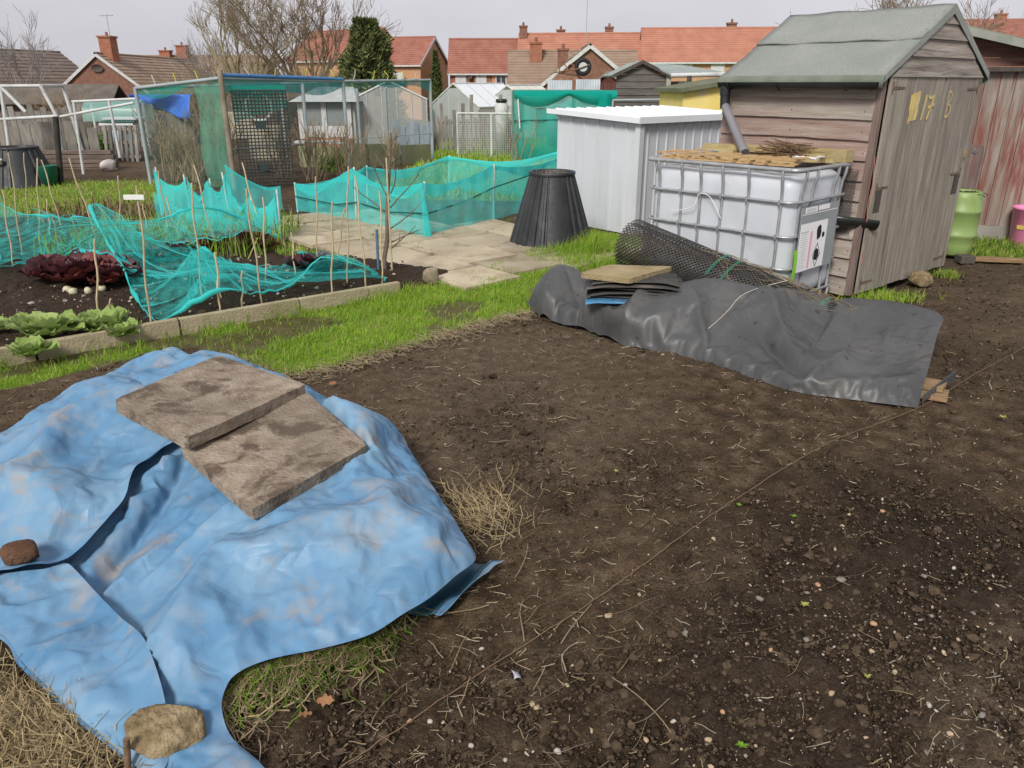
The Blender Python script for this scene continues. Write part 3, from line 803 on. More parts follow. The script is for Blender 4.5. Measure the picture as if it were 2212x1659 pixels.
def lay(parent, name, outline, mat, lift=0.0, seed=1, spacing=.021, edge_fn=None, extra=None, grow=.075, frames=40, base=None, post=None, bend=70.0, crisp=.45):
    hz = HEAP if base is None else base
    def zf(x, y):
        z = hz(x, y) + lift
        if extra is not None: z = z + extra(x, y)
        if edge_fn is not None: z = z + edge_fn(x, y, None)
        return np.maximum(z, .008 + lift * .5)
    V, F, bd = cloth_sheet(outline, zf, spacing, grow, frames, seed, bend=bend)
    x, y, z = V[:, 0], V[:, 1], V[:, 2]
    z = z + (facets(x, y, .13, .0075, seed + 4, 2.2, 1.5) + facets(x, y, .05, .0026, seed + 5, .4, 1.3)) * crisp * np.clip(bd / .06, 0, 1)
    if post is not None: z = post(x, y, z)
    z = np.maximum(under_slabs(x, y, z), .006 + lift * .5)
    o = npmesh(name, np.stack([x, y, z], -1), F, mat, parent, sm=True)
    md = o.modifiers.new('fold_smoothing', 'SUBSURF'); md.levels = 1; md.render_levels = 1
    return o
TARP = thing('tarpaulin', 'crumpled bright blue plastic sheet draped over a heap in the foreground', 'tarpaulin', (0, 0, 0))
def _valley(x, y):
    # long diagonal folds running down the middle of the sheet
    z = np.zeros_like(x)
    for (x1, y1, _a), (x2, y2, _b), h, w in (((-1.277, 2.715, 0.200), (-1.401, 2.051, 0.040), -.05, .04), ((-1.097, 2.425, 0.200), (-1.334, 2.051, 0.040), .022, .022), ((-0.958, 2.360, 0.200), (-1.214, 2.091, 0.100), .02, .02),
                                     ((-0.939, 2.116, 0.190), (-0.962, 1.801, 0.100), .03, .05), ((-0.962, 1.801, 0.100), (-0.802, 1.559, 0.030), .016, .025), ((-0.739, 2.049, 0.200), (-0.454, 2.097, 0.220), .012, .02), ((-0.412, 2.004, 0.180), (-0.448, 1.867, 0.130), -.012, .03)):
        d = np.array([x2 - x1, y2 - y1]); L = np.hypot(*d); d = d / L
        u = (x - x1) * d[0] + (y - y1) * d[1]; v = -(x - x1) * d[1] + (y - y1) * d[0]
        z += h * np.exp(-np.abs(v) / w) * np.clip((u + .08) / .12, 0, 1) * np.clip((L + .08 - u) / .12, 0, 1)
    return z
def _lift_right(pts, amp, w):
    P = np.array([(p[0], p[1]) for p in pts])
    def f(x, y, bd):
        d = np.full(x.shape, 9.)
        for i in range(len(P) - 1):
            e = P[i + 1] - P[i]; t = np.clip(((x - P[i, 0]) * e[0] + (y - P[i, 1]) * e[1]) / (e @ e), 0, 1)
            d = np.minimum(d, np.hypot(x - P[i, 0] - t * e[0], y - P[i, 1] - t * e[1]))
        return amp * np.exp(-d / w)
    return f
E1 = [(-1.279, 2.736, 0.220), (-1.377, 2.696, 0.210), (-1.444, 2.630, 0.200), (-1.433, 2.545, 0.190), (-1.413, 2.460, 0.160), (-1.423, 2.382, 0.130), (-1.441, 2.293, 0.110), (-1.467, 2.197, 0.090), (-1.506, 2.151, 0.085), (-1.592, 2.137, 0.080), (-1.688, 2.119, 0.080)]
FLAP_O = E1 + [(-1.889, 2.145, 0.080), (-2.182, 2.310, 0.080), (-2.579, 2.863, 0.080), (-2.432, 3.118, 0.090), (-2.345, 3.232, 0.090), (-2.335, 3.532, 0.080), (-2.285, 3.841, 0.080), (-2.192, 4.027, 0.090), (-1.681, 3.323, 0.250), (-1.335, 2.847, 0.280)]
E3 = [(-1.764, 2.130, 0.050), (-1.621, 2.148, 0.050), (-1.546, 2.158, 0.060), (-1.501, 2.185, 0.065), (-1.413, 2.117, 0.060), (-1.294, 2.008, 0.055), (-1.154, 1.880, 0.055), (-1.052, 1.776, 0.055), (-0.975, 1.671, 0.050), (-0.917, 1.581, 0.040)]
LOW_O = E3 + [(-0.877, 1.502, 0.025), (-0.853, 1.412, 0.015), (-0.925, 1.419, 0.014), (-1.044, 1.504, 0.014), (-1.169, 1.588, 0.014), (-1.294, 1.685, 0.014), (-1.433, 1.788, 0.017), (-1.554, 1.899, 0.022), (-1.747, 1.983, 0.030)]
def _below_flaps(x, y, z):
    for P in (FLAP_O, LOW_O):
        m = inpoly(x, y, [(p[0], p[1]) for p in spline([Vector((q[0], q[1], 0)) for q in P], .05, True)]); z = np.where(m, np.minimum(z, HEAP(x, y) + .004), z)
    return z
lay(TARP, 'sheet', [(-2.068, 4.444, 0.100), (-1.856, 4.233, 0.120), (-1.671, 4.172, 0.130), (-1.354, 3.849, 0.170), (-1.053, 3.625, 0.140), (-0.777, 3.411, 0.110), (-0.572, 3.235, 0.100), (-0.461, 3.042, 0.100), (-0.337, 2.728, 0.110), (-0.255, 2.529, 0.120), (-0.171, 2.292, 0.120), (-0.121, 2.174, 0.120),
    (-0.179, 2.062, 0.130), (-0.250, 1.955, 0.130), (-0.326, 1.880, 0.120), (-0.410, 1.803, 0.115), (-0.533, 1.750, 0.110), (-0.653, 1.713, 0.110), (-0.731, 1.673, 0.105), (-0.769, 1.637, 0.090), (-0.775, 1.599, 0.070), (-0.759, 1.555, 0.050), (-0.722, 1.505, 0.030), (-0.662, 1.460, 0.020), (-0.609, 1.419, 0.015), (-0.504, 1.300, 0.010),
    (-0.742, 1.300, 0.010), (-0.948, 1.431, 0.010), (-1.045, 1.500, 0.012), (-1.174, 1.585, 0.012), (-1.305, 1.686, 0.012), (-1.441, 1.783, 0.015), (-1.565, 1.897, 0.020), (-1.902, 2.053, 0.020), (-2.231, 2.297, 0.050), (-2.684, 2.943, 0.060), (-2.500, 3.150, 0.070), (-2.403, 3.264, 0.070), (-2.409, 3.614, 0.060), (-2.381, 3.966, 0.050), (-2.328, 4.294, 0.040), (-2.210, 4.401, 0.070)],
    BLUE, 0.0, 3, extra=_valley, grow=.07, frames=38, post=_below_flaps)
lay(TARP, 'overlapping_flap', FLAP_O, BLUE, .026, 23, edge_fn=_lift_right(E1, .055, .055), grow=.08, spacing=.024, frames=28, post=lambda x, y, z: np.maximum(z, HEAP(x, y) + .014))
lay(TARP, 'lower_flap', LOW_O, BLUE, .014, 37, edge_fn=_lift_right(E3, .034, .045), grow=.06, spacing=.024, frames=28, post=lambda x, y, z: np.maximum(z, HEAP(x, y) + .012))
def corner_fold():
    mb = MB()
    a0 = Vector((-0.315, 1.899, 0.118)); a1 = Vector((-0.124, 2.179, 0.115)); b0 = Vector((-0.245, 2.005, 0.012)); b1 = Vector((-0.062, 2.279, 0.020))
    tip0 = Vector((-0.264, 1.976, 0.030)); 
    def P(u, v):
        t = a0.lerp(a1, u); e = b0.lerp(b1, u)
        inn = t.lerp(e, .5) + Vector((-.07, .075, -.045)) * (1 - .35 * u)
        # profile: hem -> tucked back under -> ground -> out to the lip
        q = (1 - v) ** 3 * (t + Vector((0, .004, -.003))) + 3 * (1 - v) ** 2 * v * (inn + Vector((-.03, .03, .02))) + 3 * (1 - v) * v * v * (inn + Vector((0, .0, -.05))) + v ** 3 * (e + Vector((0, 0, .018 + .012 * math.sin(u * 9))))
        q.z = max(q.z, .012)
        return q
    mb.sheet(P, 22, 18)
    o = mb.build('corner_fold', BLUE_SHADE, TARP); md = o.modifiers.new('thickness', 'SOLIDIFY'); md.thickness = .002
    mb = MB()
    def P2(u, v):
        e = b0.lerp(b1, u); w = .030 + .012 * math.sin(u * 7 + 1) + (.03 if u > .9 else 0) * (u - .9) * 10
        d = Vector((.55, -.55, 0))
        return e + d * w * (v - .25) * 1.2 + Vector((0, 0, .012 + .012 * math.sin(u * 9) * (1 - v) + .016 * v * v + .02 * max(0, u - .8) * 5 * v))
    mb.sheet(P2, 26, 6)
    o = mb.build('corner_lip', BLUE, TARP); md = o.modifiers.new('thickness', 'SOLIDIFY'); md.thickness = .002
corner_fold()

def slab_obj(name, label, mat, corners, th, parent=None, jag=.004, seed=0, cat='paving slab'):
    """flat slab from four top corners"""
    rs = random.Random(seed)
    bm = bmesh.new()
    c = [Vector(p) for p in corners]
    n = (c[1] - c[0]).cross(c[3] - c[0]).normalized()
    if n.z < 0: n = -n
    N = 14; top = []
    for j in range(N + 1):
        for i in range(N + 1):
            p = c[0].lerp(c[1], i / N).lerp(c[3].lerp(c[2], i / N), j / N)
            e = min(i, j, N - i, N - j)
            q = p + n * (rs.uniform(-1, 1) * .0012 - (.004 if e == 0 else 0))
            if e == 0: q += (sum(c, Vector()) / 4 - p).normalized() * rs.uniform(0, jag)
            if e == 0 and (i in (0, N)) and (j in (0, N)): q += (sum(c, Vector()) / 4 - p).normalized() * .008
            top.append(bm.verts.new(q))
    bot = [bm.verts.new(v.co - n * th + (Vector((0, 0, 0)))) for v in top]
    for j in range(N):
        for i in range(N):
            a = j * (N + 1) + i
            bm.faces.new((top[a], top[a + 1], top[a + N + 2], top[a + N + 1]))
            bm.faces.new((bot[a], bot[a + N + 1], bot[a + N + 2], bot[a + 1]))
    ring = [i for i in range(N)] + [N + j * (N + 1) for j in range(N)] + [(N + 1) * (N + 1) - 1 - i for i in range(N)] + [(N - j) * (N + 1) for j in range(N)]
    for k in range(len(ring)):
        a, b = ring[k], ring[(k + 1) % len(ring)]
        bm.faces.new((top[a], bot[a], bot[b], top[b]))
    bmesh.ops.recalc_face_normals(bm, faces=bm.faces[:])
    me = bpy.data.meshes.new(name); bm.to_mesh(me); bm.free(); me.materials.append(mat)
    o = link(bpy.data.objects.new(name, me), parent)
    if label: tag(o, label, cat)
    return o
slab_obj('paving_slab', 'upper muddy paving slab lying across the top of the blue sheet', SLAB, SLAB_A, .05, seed=1)
slab_obj('paving_slab', 'lower paving slab half covered by the other slab on the blue sheet', SLAB, SLAB_B, .045, seed=2)
def rock(name, label, cat, mat, c, s, seed, rz=0, sub=3, rough=.1, sharp=.55):
    rs = np.random.RandomState(seed)
    bm = bmesh.new(); bmesh.ops.create_icosphere(bm, subdivisions=sub, radius=1)
    V = np.array([v.co for v in bm.verts])
    V = np.sign(V) * np.abs(V) ** sharp           # boxy
    pl = rs.normal(0, 1, (7, 3)); pl /= np.linalg.norm(pl, axis=1, keepdims=True)
    for p in pl:
        d = V @ p; ex = np.clip(d - rs.uniform(.72, .95), 0, None); V -= ex[:, None] * p
    V *= (1 + rough * (rs.uniform(-1, 1, (len(V), 1))))
    V *= np.array(s)
    for v, q in zip(bm.verts, V): v.co = q
    me = bpy.data.meshes.new(name); bm.to_mesh(me); bm.free(); me.materials.append(mat); smooth(me)
    o = link(bpy.data.objects.new(name, me)); o.location = c; o.rotation_euler = (rs.uniform(-.1, .1), rs.uniform(-.1, .1), rz)
    return tag(o, label, cat)
rock('broken_brick', 'dark brown broken brick weighing down the left of the blue sheet', 'brick', BRICKM, ((-1.635, 2.169, 0.140)[0], (-1.635, 2.169, 0.140)[1], .145), (.058, .042, .036), 3, .4, sub=3, rough=.03)
rock('concrete_lump', 'square lump of rough concrete on the front corner of the blue sheet', 'concrete lump', ROCK, ((-0.884, 1.501, 0.050)[0], (-0.884, 1.501, 0.050)[1], .062), (.092, .068, .046), 8, .45, sub=4, rough=.03, sharp=.42)
mb = MB(); mb.tube([(-0.950, 1.411, 0.000), (-0.947, 1.421, 0.050), (-0.942, 1.427, 0.110)], .0085, 8); o = mb.build('wooden_stake', M('stick_wood', [(.10, .06, .035), (.2, .13, .08)], 30, .8, .4, 60))
tag(o, 'short brown stick pushed into the ground beside the concrete lump', 'stake')
# string across the plot
mb = MB()
_rs = random.Random(5); _pts = spline([(-0.459, 1.385, 0.000), (-0.411, 1.440, 0.000), (-0.008, 1.839, 0.000), (0.353, 2.178, 0.000), (0.920, 2.752, 0.000), (1.530, 3.294, 0.000), (2.172, 3.743, 0.000), (2.741, 4.229, 0.000), (3.452, 4.836, 0.000)], .03)
mb.tube([p + Vector((_rs.uniform(-.002, .002), _rs.uniform(-.002, .002), .016 + _rs.uniform(-.003, .002) + float(ground_z(p.x, p.y)))) for p in _pts], .0019, 5)
o = mb.build('garden_string', M('jute', [(.14, .085, .05), (.22, .145, .09)], 90, .9)); tag(o, 'brown garden string stretched diagonally across the dug soil', 'string')

# loose stones on the soil that stand out
STONES = [(-0.093, 1.879, 0.01, 0), (-0.219, 1.589, 0.013, 0), (-0.106, 1.507, 0.01, 0), (0.069, 1.638, 0.013, 1), (0.056, 1.651, 0.012, 1), (0.312, 2.032, 0.017, 1), (0.208, 1.557, 0.012, 1), (0.118, 1.489, 0.013, 0), (-0.019, 1.460, 0.012, 0), (0.157, 1.725, 0.01, 1), (-0.275, 1.589, 0.011, 3), (1.038, 2.173, 0.013, 3), (1.127, 2.199, 0.02, 2), (0.781, 1.859, 0.012, 3), (1.140, 1.975, 0.014, 3), (0.894, 1.681, 0.013, 1), (0.741, 1.630, 0.011, 3), (0.925, 1.526, 0.011, 1), (1.145, 1.638, 0.012, 0), (1.151, 1.542, 0.012, 1), (1.107, 1.762, 0.012, 1), (1.428, 2.231, 0.013, 2), (1.562, 2.285, 0.011, 0), (0.574, 1.621, 0.011, 3), (0.513, 1.526, 0.012, 1), (0.681, 1.411, 0.01, 0), (1.477, 2.661, 0.014, 3), (0.435, 1.589, 0.01, 0), (0.350, 1.526, 0.011, 1), (0.323, 1.725, 0.009, 0), (1.486, 2.032, 0.014, 2), (0.820, 2.103, 0.016, 2), (0.540, 1.943, 0.014, 2), (0.901, 1.900, 0.013, 2)]
STONE_LABELS = ['whitish stone lying on the dug soil', 'buff stone lying on the dug soil', 'grey stone half sunk in the dug soil', 'orange stone lying on the dug soil']
for i, (x_, y_, s_, k_) in enumerate(STONES):
    o = rock('stone', STONE_LABELS[k_], 'stone', PEB[k_], (x_, y_, float(ground_z(x_, y_)) + s_ * .25), (s_ * .85, s_ * .62, s_ * .5), 100 + i, i * 1.3, sub=2, rough=.05, sharp=.8)
    o['group'] = 'loose stones on the dug plot'
def turf_heap():
    rs = np.random.RandomState(66)
    # cut turf heap showing under the front of the sheet
    n = 10500
    u = rs.uniform(0, .74, n); x = -.86 + u * .62 + rs.normal(0, .04, n); y = 1.74 + u * .36 + rs.normal(0, .085, n)
    zt = .10 * np.clip((y - (1.52 + (x + .86) * .55)) / .25, 0, 1)
    a = rs.uniform(0, 6.28, n); L = rs.uniform(.03, .13, n)
    P0 = np.stack([x, y, zt + rs.uniform(0, .03, n)], -1); P1 = P0 + np.stack([np.cos(a) * L, np.sin(a) * L * .9, rs.uniform(-.05, .03, n)], -1)
    for Q in (P0, P1): Q[:, 2] = np.clip(Q[:, 2], .006, np.maximum(HEAP(Q[:, 0], Q[:, 1]) - .045, .008))
    o = strips('turf_heap', P0, P1, rs.uniform(.001, .0024, n), [STRAW_D, G_D, STRAW_D, G_B, STRAW], rs, .25)
    tag(o, 'heap of cut turf and dead grass under the blue sheet', 'grass')
turf_heap()

# seedlings, fallen leaves and a plastic scrap on the plot
def seedling(x, y, s, seed, mat):
    t = thing('seedling', 'tiny green weed seedling on the dug soil', 'seedling', (x, y, float(ground_z(x, y)) + .006), group='weed seedlings on the dug plot'); rs = random.Random(seed)
    for k in range(6):
        a = k * 1.05 + rs.uniform(-.3, .3); L = s * rs.uniform(.7, 1.2); mb = MB()
        mb.sheet(lambda u, v: Vector((math.cos(a) * L * u - math.sin(a) * (v - .5) * L * .55 * math.sin(3.14 * min(1, u + .12)), math.sin(a) * L * u + math.cos(a) * (v - .5) * L * .55 * math.sin(3.14 * min(1, u + .12)), .012 + L * .5 * math.sin(u * 2.2))), 5, 3); mb.build('leaf', mat, t)
for i, (x, y, s_) in enumerate([(0.944, 2.044, 0.018), (0.588, 1.489, 0.017), (1.010, 1.725, 0.012), (1.097, 2.592, 0.015), (0.453, 2.971, 0.016), (0.911, 2.686, 0.013), (2.512, 3.592, 0.022)]): seedling(x, y, s_, i, G_B if i % 2 else G_C)
LEAFB = M('fallen_leaf_brown', [(.28, .13, .06), (.4, .21, .10)], 20, .7, trans=.2)
for i, (x, y, s_, lab) in enumerate([(-0.511, 1.638, 0.024, 'brown oak leaf lying on the turf below the sheet'), (-1.009, 4.022, 0.025, 'pale brown leaf between the slabs and the lawn'), (1.513, 3.743, 0.018, 'small tan leaf in front of the black sheet'), (-0.556, 1.589, 0.02, 'curled brown leaf at the foot of the turf heap')]):
    mb = MB(); mb.sheet(lambda u, v: Vector(((u - .5) * 2 * s_, (v - .5) * 1.3 * s_ * math.sin(3.14 * (u * .9 + .07)) * (1 + .4 * math.sin(u * 18)), .03 + .35 * s_ * math.sin(u * 3) * (v - .3))), 14, 5); o = mb.build('fallen_leaf', LEAFB); o.location = (x, y, float(ground_z(x, y))); o.rotation_euler = (0, 0, i * 1.1); tag(o, lab, 'leaf')
_p = (0.012, 1.747, 0.000); mb = MB(); mb.sheet(lambda u, v: Vector(((u - .5) * .02 + .002 * math.sin(v * 4), (v - .5) * .035, .02 + .006 * math.sin(u * 3 + v * 2))), 5, 6); o = mb.build('plastic_scrap', M('white_scrap', [(.38, .39, .42)], 3, .6)); o.location = (_p[0], _p[1], float(ground_z(_p[0], _p[1]))); o.rotation_euler = (0, 0, .2); o.modifiers.new('t', 'SOLIDIFY').thickness = .001; tag(o, 'small whitish plastic scrap on the soil beside the string', 'plastic scrap')
# ------------------------------------------------------------------ black folded sheet over timber
BLACK = M('black_liner', [(.050, .051, .053), (.066, .067, .068), (.088, .088, .086)], 3, .45, .12, 50, spec=.4, rr=.06, dirt=(.12, .108, .094), dirt_scale=3, dirt_lo=.56, dirt_hi=.75, dirt_max=.7, dirt2=((.03, .024, .018), 22, .66, .70, .8), crumple=(2.6, 7.0, .006))
BLACK_HOLD = HEAP
BH = [(0.122, 5.742, 0.020), (0.151, 5.492, 0.000), (0.312, 5.280, 0.000), (0.736, 4.740, 0.000), (1.129, 4.472, 0.000), (1.424, 4.116, 0.000), (1.641, 3.905, 0.000), (1.904, 3.806, 0.000), (2.130, 3.718, 0.000),
      (0.204, 5.586, 0.170), (0.293, 5.684, 0.270), (0.452, 5.714, 0.270), (0.524, 5.516, 0.240), (0.787, 5.197, 0.220), (1.066, 5.140, 0.235), (1.331, 5.195, 0.270), (1.551, 5.068, 0.280), (1.847, 5.008, 0.270), (2.134, 4.941, 0.250), (2.432, 4.902, 0.210), (2.823, 4.837, 0.150),
      (0.245, 5.332, 0.150), (0.455, 5.046, 0.130), (0.715, 4.869, 0.150), (0.883, 4.787, 0.190), (0.589, 5.148, 0.200), (1.110, 4.737, 0.220), (0.874, 4.689, 0.080), (1.308, 4.703, 0.230), (1.270, 4.504, 0.110), (1.549, 4.503, 0.170), (1.481, 4.248, 0.080), (1.864, 4.600, 0.200), (1.737, 4.216, 0.120), (1.677, 4.023, 0.050), (2.204, 4.503, 0.170), (2.040, 4.092, 0.080), (2.331, 4.136, 0.120), (2.159, 3.791, 0.060)]
# the hidden back falls behind the timber
for (x_, y_, z_) in list(BH[10:21]):
    BH.append((x_ + .16, y_ + .19, max(0.03, z_ - .2))); 
HEAP = tps(BH)
BT = thing('black_sheet', 'long folded black plastic liner draped over timber on the soil', 'plastic sheet')
_front = [(0.123, 5.815, 0.000), (0.153, 5.554, 0.000), (0.200, 5.396, 0.000), (0.312, 5.280, 0.000), (0.536, 5.018, 0.000), (0.736, 4.740, 0.000), (0.928, 4.629, 0.000), (1.129, 4.472, 0.000), (1.283, 4.291, 0.000), (1.424, 4.116, 0.000), (1.536, 3.973, 0.000), (1.641, 3.905, 0.000), (1.904, 3.806, 0.000), (2.074, 3.743, 0.000), (2.135, 3.718, 0.000)]
_back = [(2.184, 3.791, 0.060), (2.322, 4.011, 0.110), (2.539, 4.369, 0.140), (2.821, 4.826, 0.150), (2.833, 5.068, 0.150)]
_bk2 = [(x_ + .1, y_ + .13) for (x_, y_, z_) in ((2.432, 4.902, 0.210), (2.134, 4.941, 0.250), (1.847, 5.008, 0.270), (1.551, 5.068, 0.280), (1.331, 5.195, 0.270), (1.066, 5.140, 0.235), (0.787, 5.197, 0.220), (0.524, 5.516, 0.240), (0.452, 5.714, 0.270), (0.293, 5.684, 0.270))]
def _bfold(x, y):
    z = np.zeros_like(x)
    for (x1, y1, _a), (x2, y2, _b), h, w in (((0.666, 4.710, 0.120), (1.030, 5.121, 0.240), .045, .045), ((0.759, 4.724, 0.100), (0.525, 5.148, 0.200), .03, .03), ((1.103, 4.502, 0.050), (0.764, 4.565, 0.120), .03, .035), ((1.191, 4.850, 0.250), (1.207, 4.357, 0.100), .018, .03),
                                     ((1.522, 4.399, 0.130), (1.638, 3.987, 0.050), -.03, .03), ((1.655, 4.891, 0.270), (1.650, 4.212, 0.150), .025, .05), ((1.625, 3.952, 0.050), (1.973, 4.270, 0.130), .03, .035), ((1.749, 3.933, 0.030), (2.204, 3.874, 0.040), .02, .02),
                                     ((2.167, 4.943, 0.240), (1.801, 4.325, 0.140), -.02, .012), ((1.331, 4.627, 0.100), (1.576, 4.701, 0.200), .02, .03), ((0.288, 5.577, 0.260), (0.213, 5.337, 0.080), .03, .03), ((0.408, 5.577, 0.260), (0.583, 5.088, 0.200), -.03, .03), ((2.516, 4.875, 0.180), (1.958, 3.823, 0.020), .008, .006)):
        d = np.array([x2 - x1, y2 - y1]); L = np.hypot(*d); d = d / L
        u = (x - x1) * d[0] + (y - y1) * d[1]; v = -(x - x1) * d[1] + (y - y1) * d[0]
        z += 1.5 * h * np.exp(-np.abs(v) / w) * np.clip((u + .08) / .12, 0, 1) * np.clip((L + .08 - u) / .12, 0, 1)
    return z
def _stand(x, y, bd):
    # the front hem stands on the ground and the face rises steeply behind it
    P = np.array([(p[0], p[1]) for p in _front]); d = np.full(x.shape, 9.)
    for i in range(len(P) - 1):
        e = P[i + 1] - P[i]; t = np.clip(((x - P[i, 0]) * e[0] + (y - P[i, 1]) * e[1]) / (e @ e), 0, 1)
        d = np.minimum(d, np.hypot(x - P[i, 0] - t * e[0], y - P[i, 1] - t * e[1]))
    return d
def _bshape(x, y):
    base = HEAP(x, y); d = _stand(x, y, None); w = np.clip((2.2 - x) / 1.2, .4, 1)
    belly = np.clip(.15 * np.sqrt(np.clip(d / .16, 0, 1)) * w - base, 0, None)
    z = base + _bfold(x, y) * np.clip(d / .06, 0, 1) + belly
    k = np.clip(d / .05, 0, 1); return z * np.sqrt(k) + .004 * (1 - k)
lay(BT, 'sheet', _front + _back + _bk2, BLACK, 0.0, 61, .022, base=_bshape, grow=.055, frames=30, bend=90.0, crisp=.35)
HEAP = BLACK_HOLD
# timber poking out of the open end
WOODY = M('weathered_timber', [(.19, .12, .06), (.33, .22, .12)], 6, .8, .4, 40, stretch=(1, 6, 6))
for k, (a_, b_, lab) in enumerate((((2.345, 3.929, 0.045), 0, 'upper plank end poking out of the black sheet'), ((2.326, 3.855, 0.012), 0.12, 'lower plank end poking out of the black sheet'))):
    mb = MB(); mb.bbox((0, 0, 0), (.34, .13, .03), .003); o = mb.build('plank', WOODY); o.location = (a_[0] - .10, a_[1] + .09, a_[2]); o.rotation_euler = (0, -.02, R(-38) + b_); tag(o, lab, 'plank')
mb = MB()
mb.sheet(lambda u, v: Vector((2.190, 3.781, 0.005)).lerp(Vector((2.481, 4.008, 0.050)), u) + Vector((0.02 * v, .03 * v, .05 * math.sin(v * 2.6) + .02 * u * v)), 12, 8)
mb.build('curled_end', BLACK, BT)
# slab and folded sheets on top of it
slab_obj('paving_slab', 'yellowish paving slab resting on folded black sheets beside the mesh roll', SLAB_Y, [(0.457, 5.070, 0.420), (0.680, 5.325, 0.420), (1.124, 5.266, 0.420), (0.766, 4.899, 0.420)], .035, seed=5)
def folded(name, lab, mat, cen, sx, sy, rz, n, th, seed, wav=.012):
    rs = random.Random(seed)
    t = thing(name, lab, 'folded sheet', cen, rz)
    for k in range(n):
        mb = MB(); w = sx * rs.uniform(.86, 1.05); d = sy * rs.uniform(.85, 1.02); ph = rs.uniform(0, 6); dx = rs.uniform(-.03, .03); dy = rs.uniform(-.025, .02)
        def top(u, v, o=0.0):
            return Vector((dx + (u - .5) * w, dy + (v - .5) * d, k * th + o + wav * .35 * math.sin(u * 5 + ph) + .004 * math.sin(v * 9 + ph * 2) - .05 * max(0, abs(u - .5) - .33) * 2))
        # each layer is a flattened loop, folded at the front
        def P(u, v):
            a = v * 2 * math.pi; c = top(u, .5 - .5 * math.cos(a) * 1.0 if False else (.5 + .5 * math.cos(a)))
            c.z += th * .42 * math.sin(a)
            return c
        mb.sheet(P, 16, 14)
        mb.build('fold', mat, t)
    return t
BLACK_DUSTY = M('black_liner_dusty', [(.035, .033, .031), (.075, .07, .064)], 7, .6, .3, 40, spec=.3, dirt=(.17, .145, .12), dirt_scale=5, dirt_lo=.54, dirt_hi=.72)
BLUE_DULL = M('blue_sheet_dirty', [(.04, .15, .28), (.07, .22, .38)], 5, .5, .3, 40, spec=.35, dirt=(.05, .05, .05), dirt_scale=6, dirt_lo=.52, dirt_hi=.68)
_c = Vector((0.820, 5.126, 0.320))
folded('folded_black_sheets', 'stack of folded black plastic sheets under the yellowish slab', BLACK_DUSTY, (_c.x, _c.y, .288), .62, .42, R(-8), 5, .022, 4)
_c = Vector((0.754, 5.084, 0.250))
folded('folded_blue_sheet', 'dirty blue folded sheet at the bottom of the black stack', BLUE_DULL, (_c.x - .02, _c.y - .06, .258), .44, .24, R(-6), 1, .03, 6)

# ------------------------------------------------------------------ roll of black plastic mesh
MESHP = M('black_plastic_mesh', [(.03, .029, .028), (.06, .057, .052)], 20, .42, spec=.5)
MESHD = M('black_plastic_mesh_muddy', [(.05, .036, .025), (.10, .075, .05)], 20, .8, spec=.2)
RA = Vector((0.914, 5.900, 0.444)); RB = Vector((2.173, 4.720, 0.117))
def mesh_roll():
    t = thing('mesh_roll', 'roll of black plastic diamond mesh leaning in front of the white tank', 'mesh roll', (RA.x, RA.y, 0))
    ax = (RB - RA); L = ax.length; ax.normalize()
    sd = ax.cross(Vector((0, 0, 1))).normalized(); up = sd.cross(ax).normalized()
    org = RA - Vector((RA.x, RA.y, 0))
    for li, (r0, nc) in enumerate(((.20, 40), (.165, 33))):
        cell = 2 * math.pi * r0 / nc; ns = int(L / (cell * .5)); V = []; F = []; nV = 0
        for sgn in (1, -1):
            for k in range(nc):
                rows = []
                start = -li * .01 + random.uniform(-.008, .004)
                for i in range(ns + 1):
                    s_ = i / ns; d = start + s_ * L; w = 2 * math.pi * k / nc + sgn * (d / cell) * (2 * math.pi / nc)
                    flat = 1 - .10 * s_
                    r = r0 * (1 - .28 * s_) * (1 + .025 * math.sin(3 * w + 4 * s_) ) 
                    e = sd * math.cos(w) + up * (math.sin(w) * flat)
                    tg = (ax * cell + (up * math.cos(w) - sd * math.sin(w)) * sgn * cell).normalized(); n_ = e; b_ = tg.cross(n_)
                    c = org + ax * d + e * (r + sgn * .0012)
                    rows.append([c + b_ * .0030 + n_ * .0014, c - b_ * .0030 + n_ * .0014, c - b_ * .0030 - n_ * .0014, c + b_ * .0030 - n_ * .0014])
                for q in rows: V.extend(q)
                for i in range(ns):
                    a = nV + i * 4
                    for m in range(4): F.append((a + m, a + (m + 1) % 4, a + 4 + (m + 1) % 4, a + 4 + m))
                nV += 4 * (ns + 1)
        o = npmesh('mesh_layer', np.array([tuple(p) for p in V]), np.array(F), MESHD if li == 1 else MESHP, t)
    # weeds tangled on it and green ties
    rs = random.Random(3); mb = MB()
    for i in range(46):
        s0 = rs.uniform(.32, .95); w = rs.uniform(.2, 2.4); pts = []
        dw = rs.uniform(-1.1, 1.1); dl = rs.uniform(.08, .32)
        for k in range(7):
            q = k / 6; s_ = min(1.0, s0 + dl * q); ww = w + dw * q + .2 * math.sin(q * 7 + i); r = .20 * (1 - .28 * s_) + .008 + .02 * math.sin(q * 3.1) * rs.random()
            pts.append(org + ax * (s_ * L) + sd * (-math.cos(ww) * r) + up * (math.sin(ww) * r))
        mb.tube(pts, .0016, 4)
    mb.build('dead_weed_stems', STRAW_D, t)
    mb = MB()
    for s_ in (.42, .485, .86):
        for dd in (0, .012):
            r = .20 * (1 - .28 * s_) + .006
            mb.tube([org + ax * (s_ * L + dd + .05 * math.sin(w)) + sd * math.cos(w) * r + up * math.sin(w) * r for w in [R(a) for a in range(20, 200, 12)]], .0022, 5)
    mb.build('green_tie', M('green_twine', [(.05, .30, .18)], 5, .6), t)
    return t
mesh_roll()
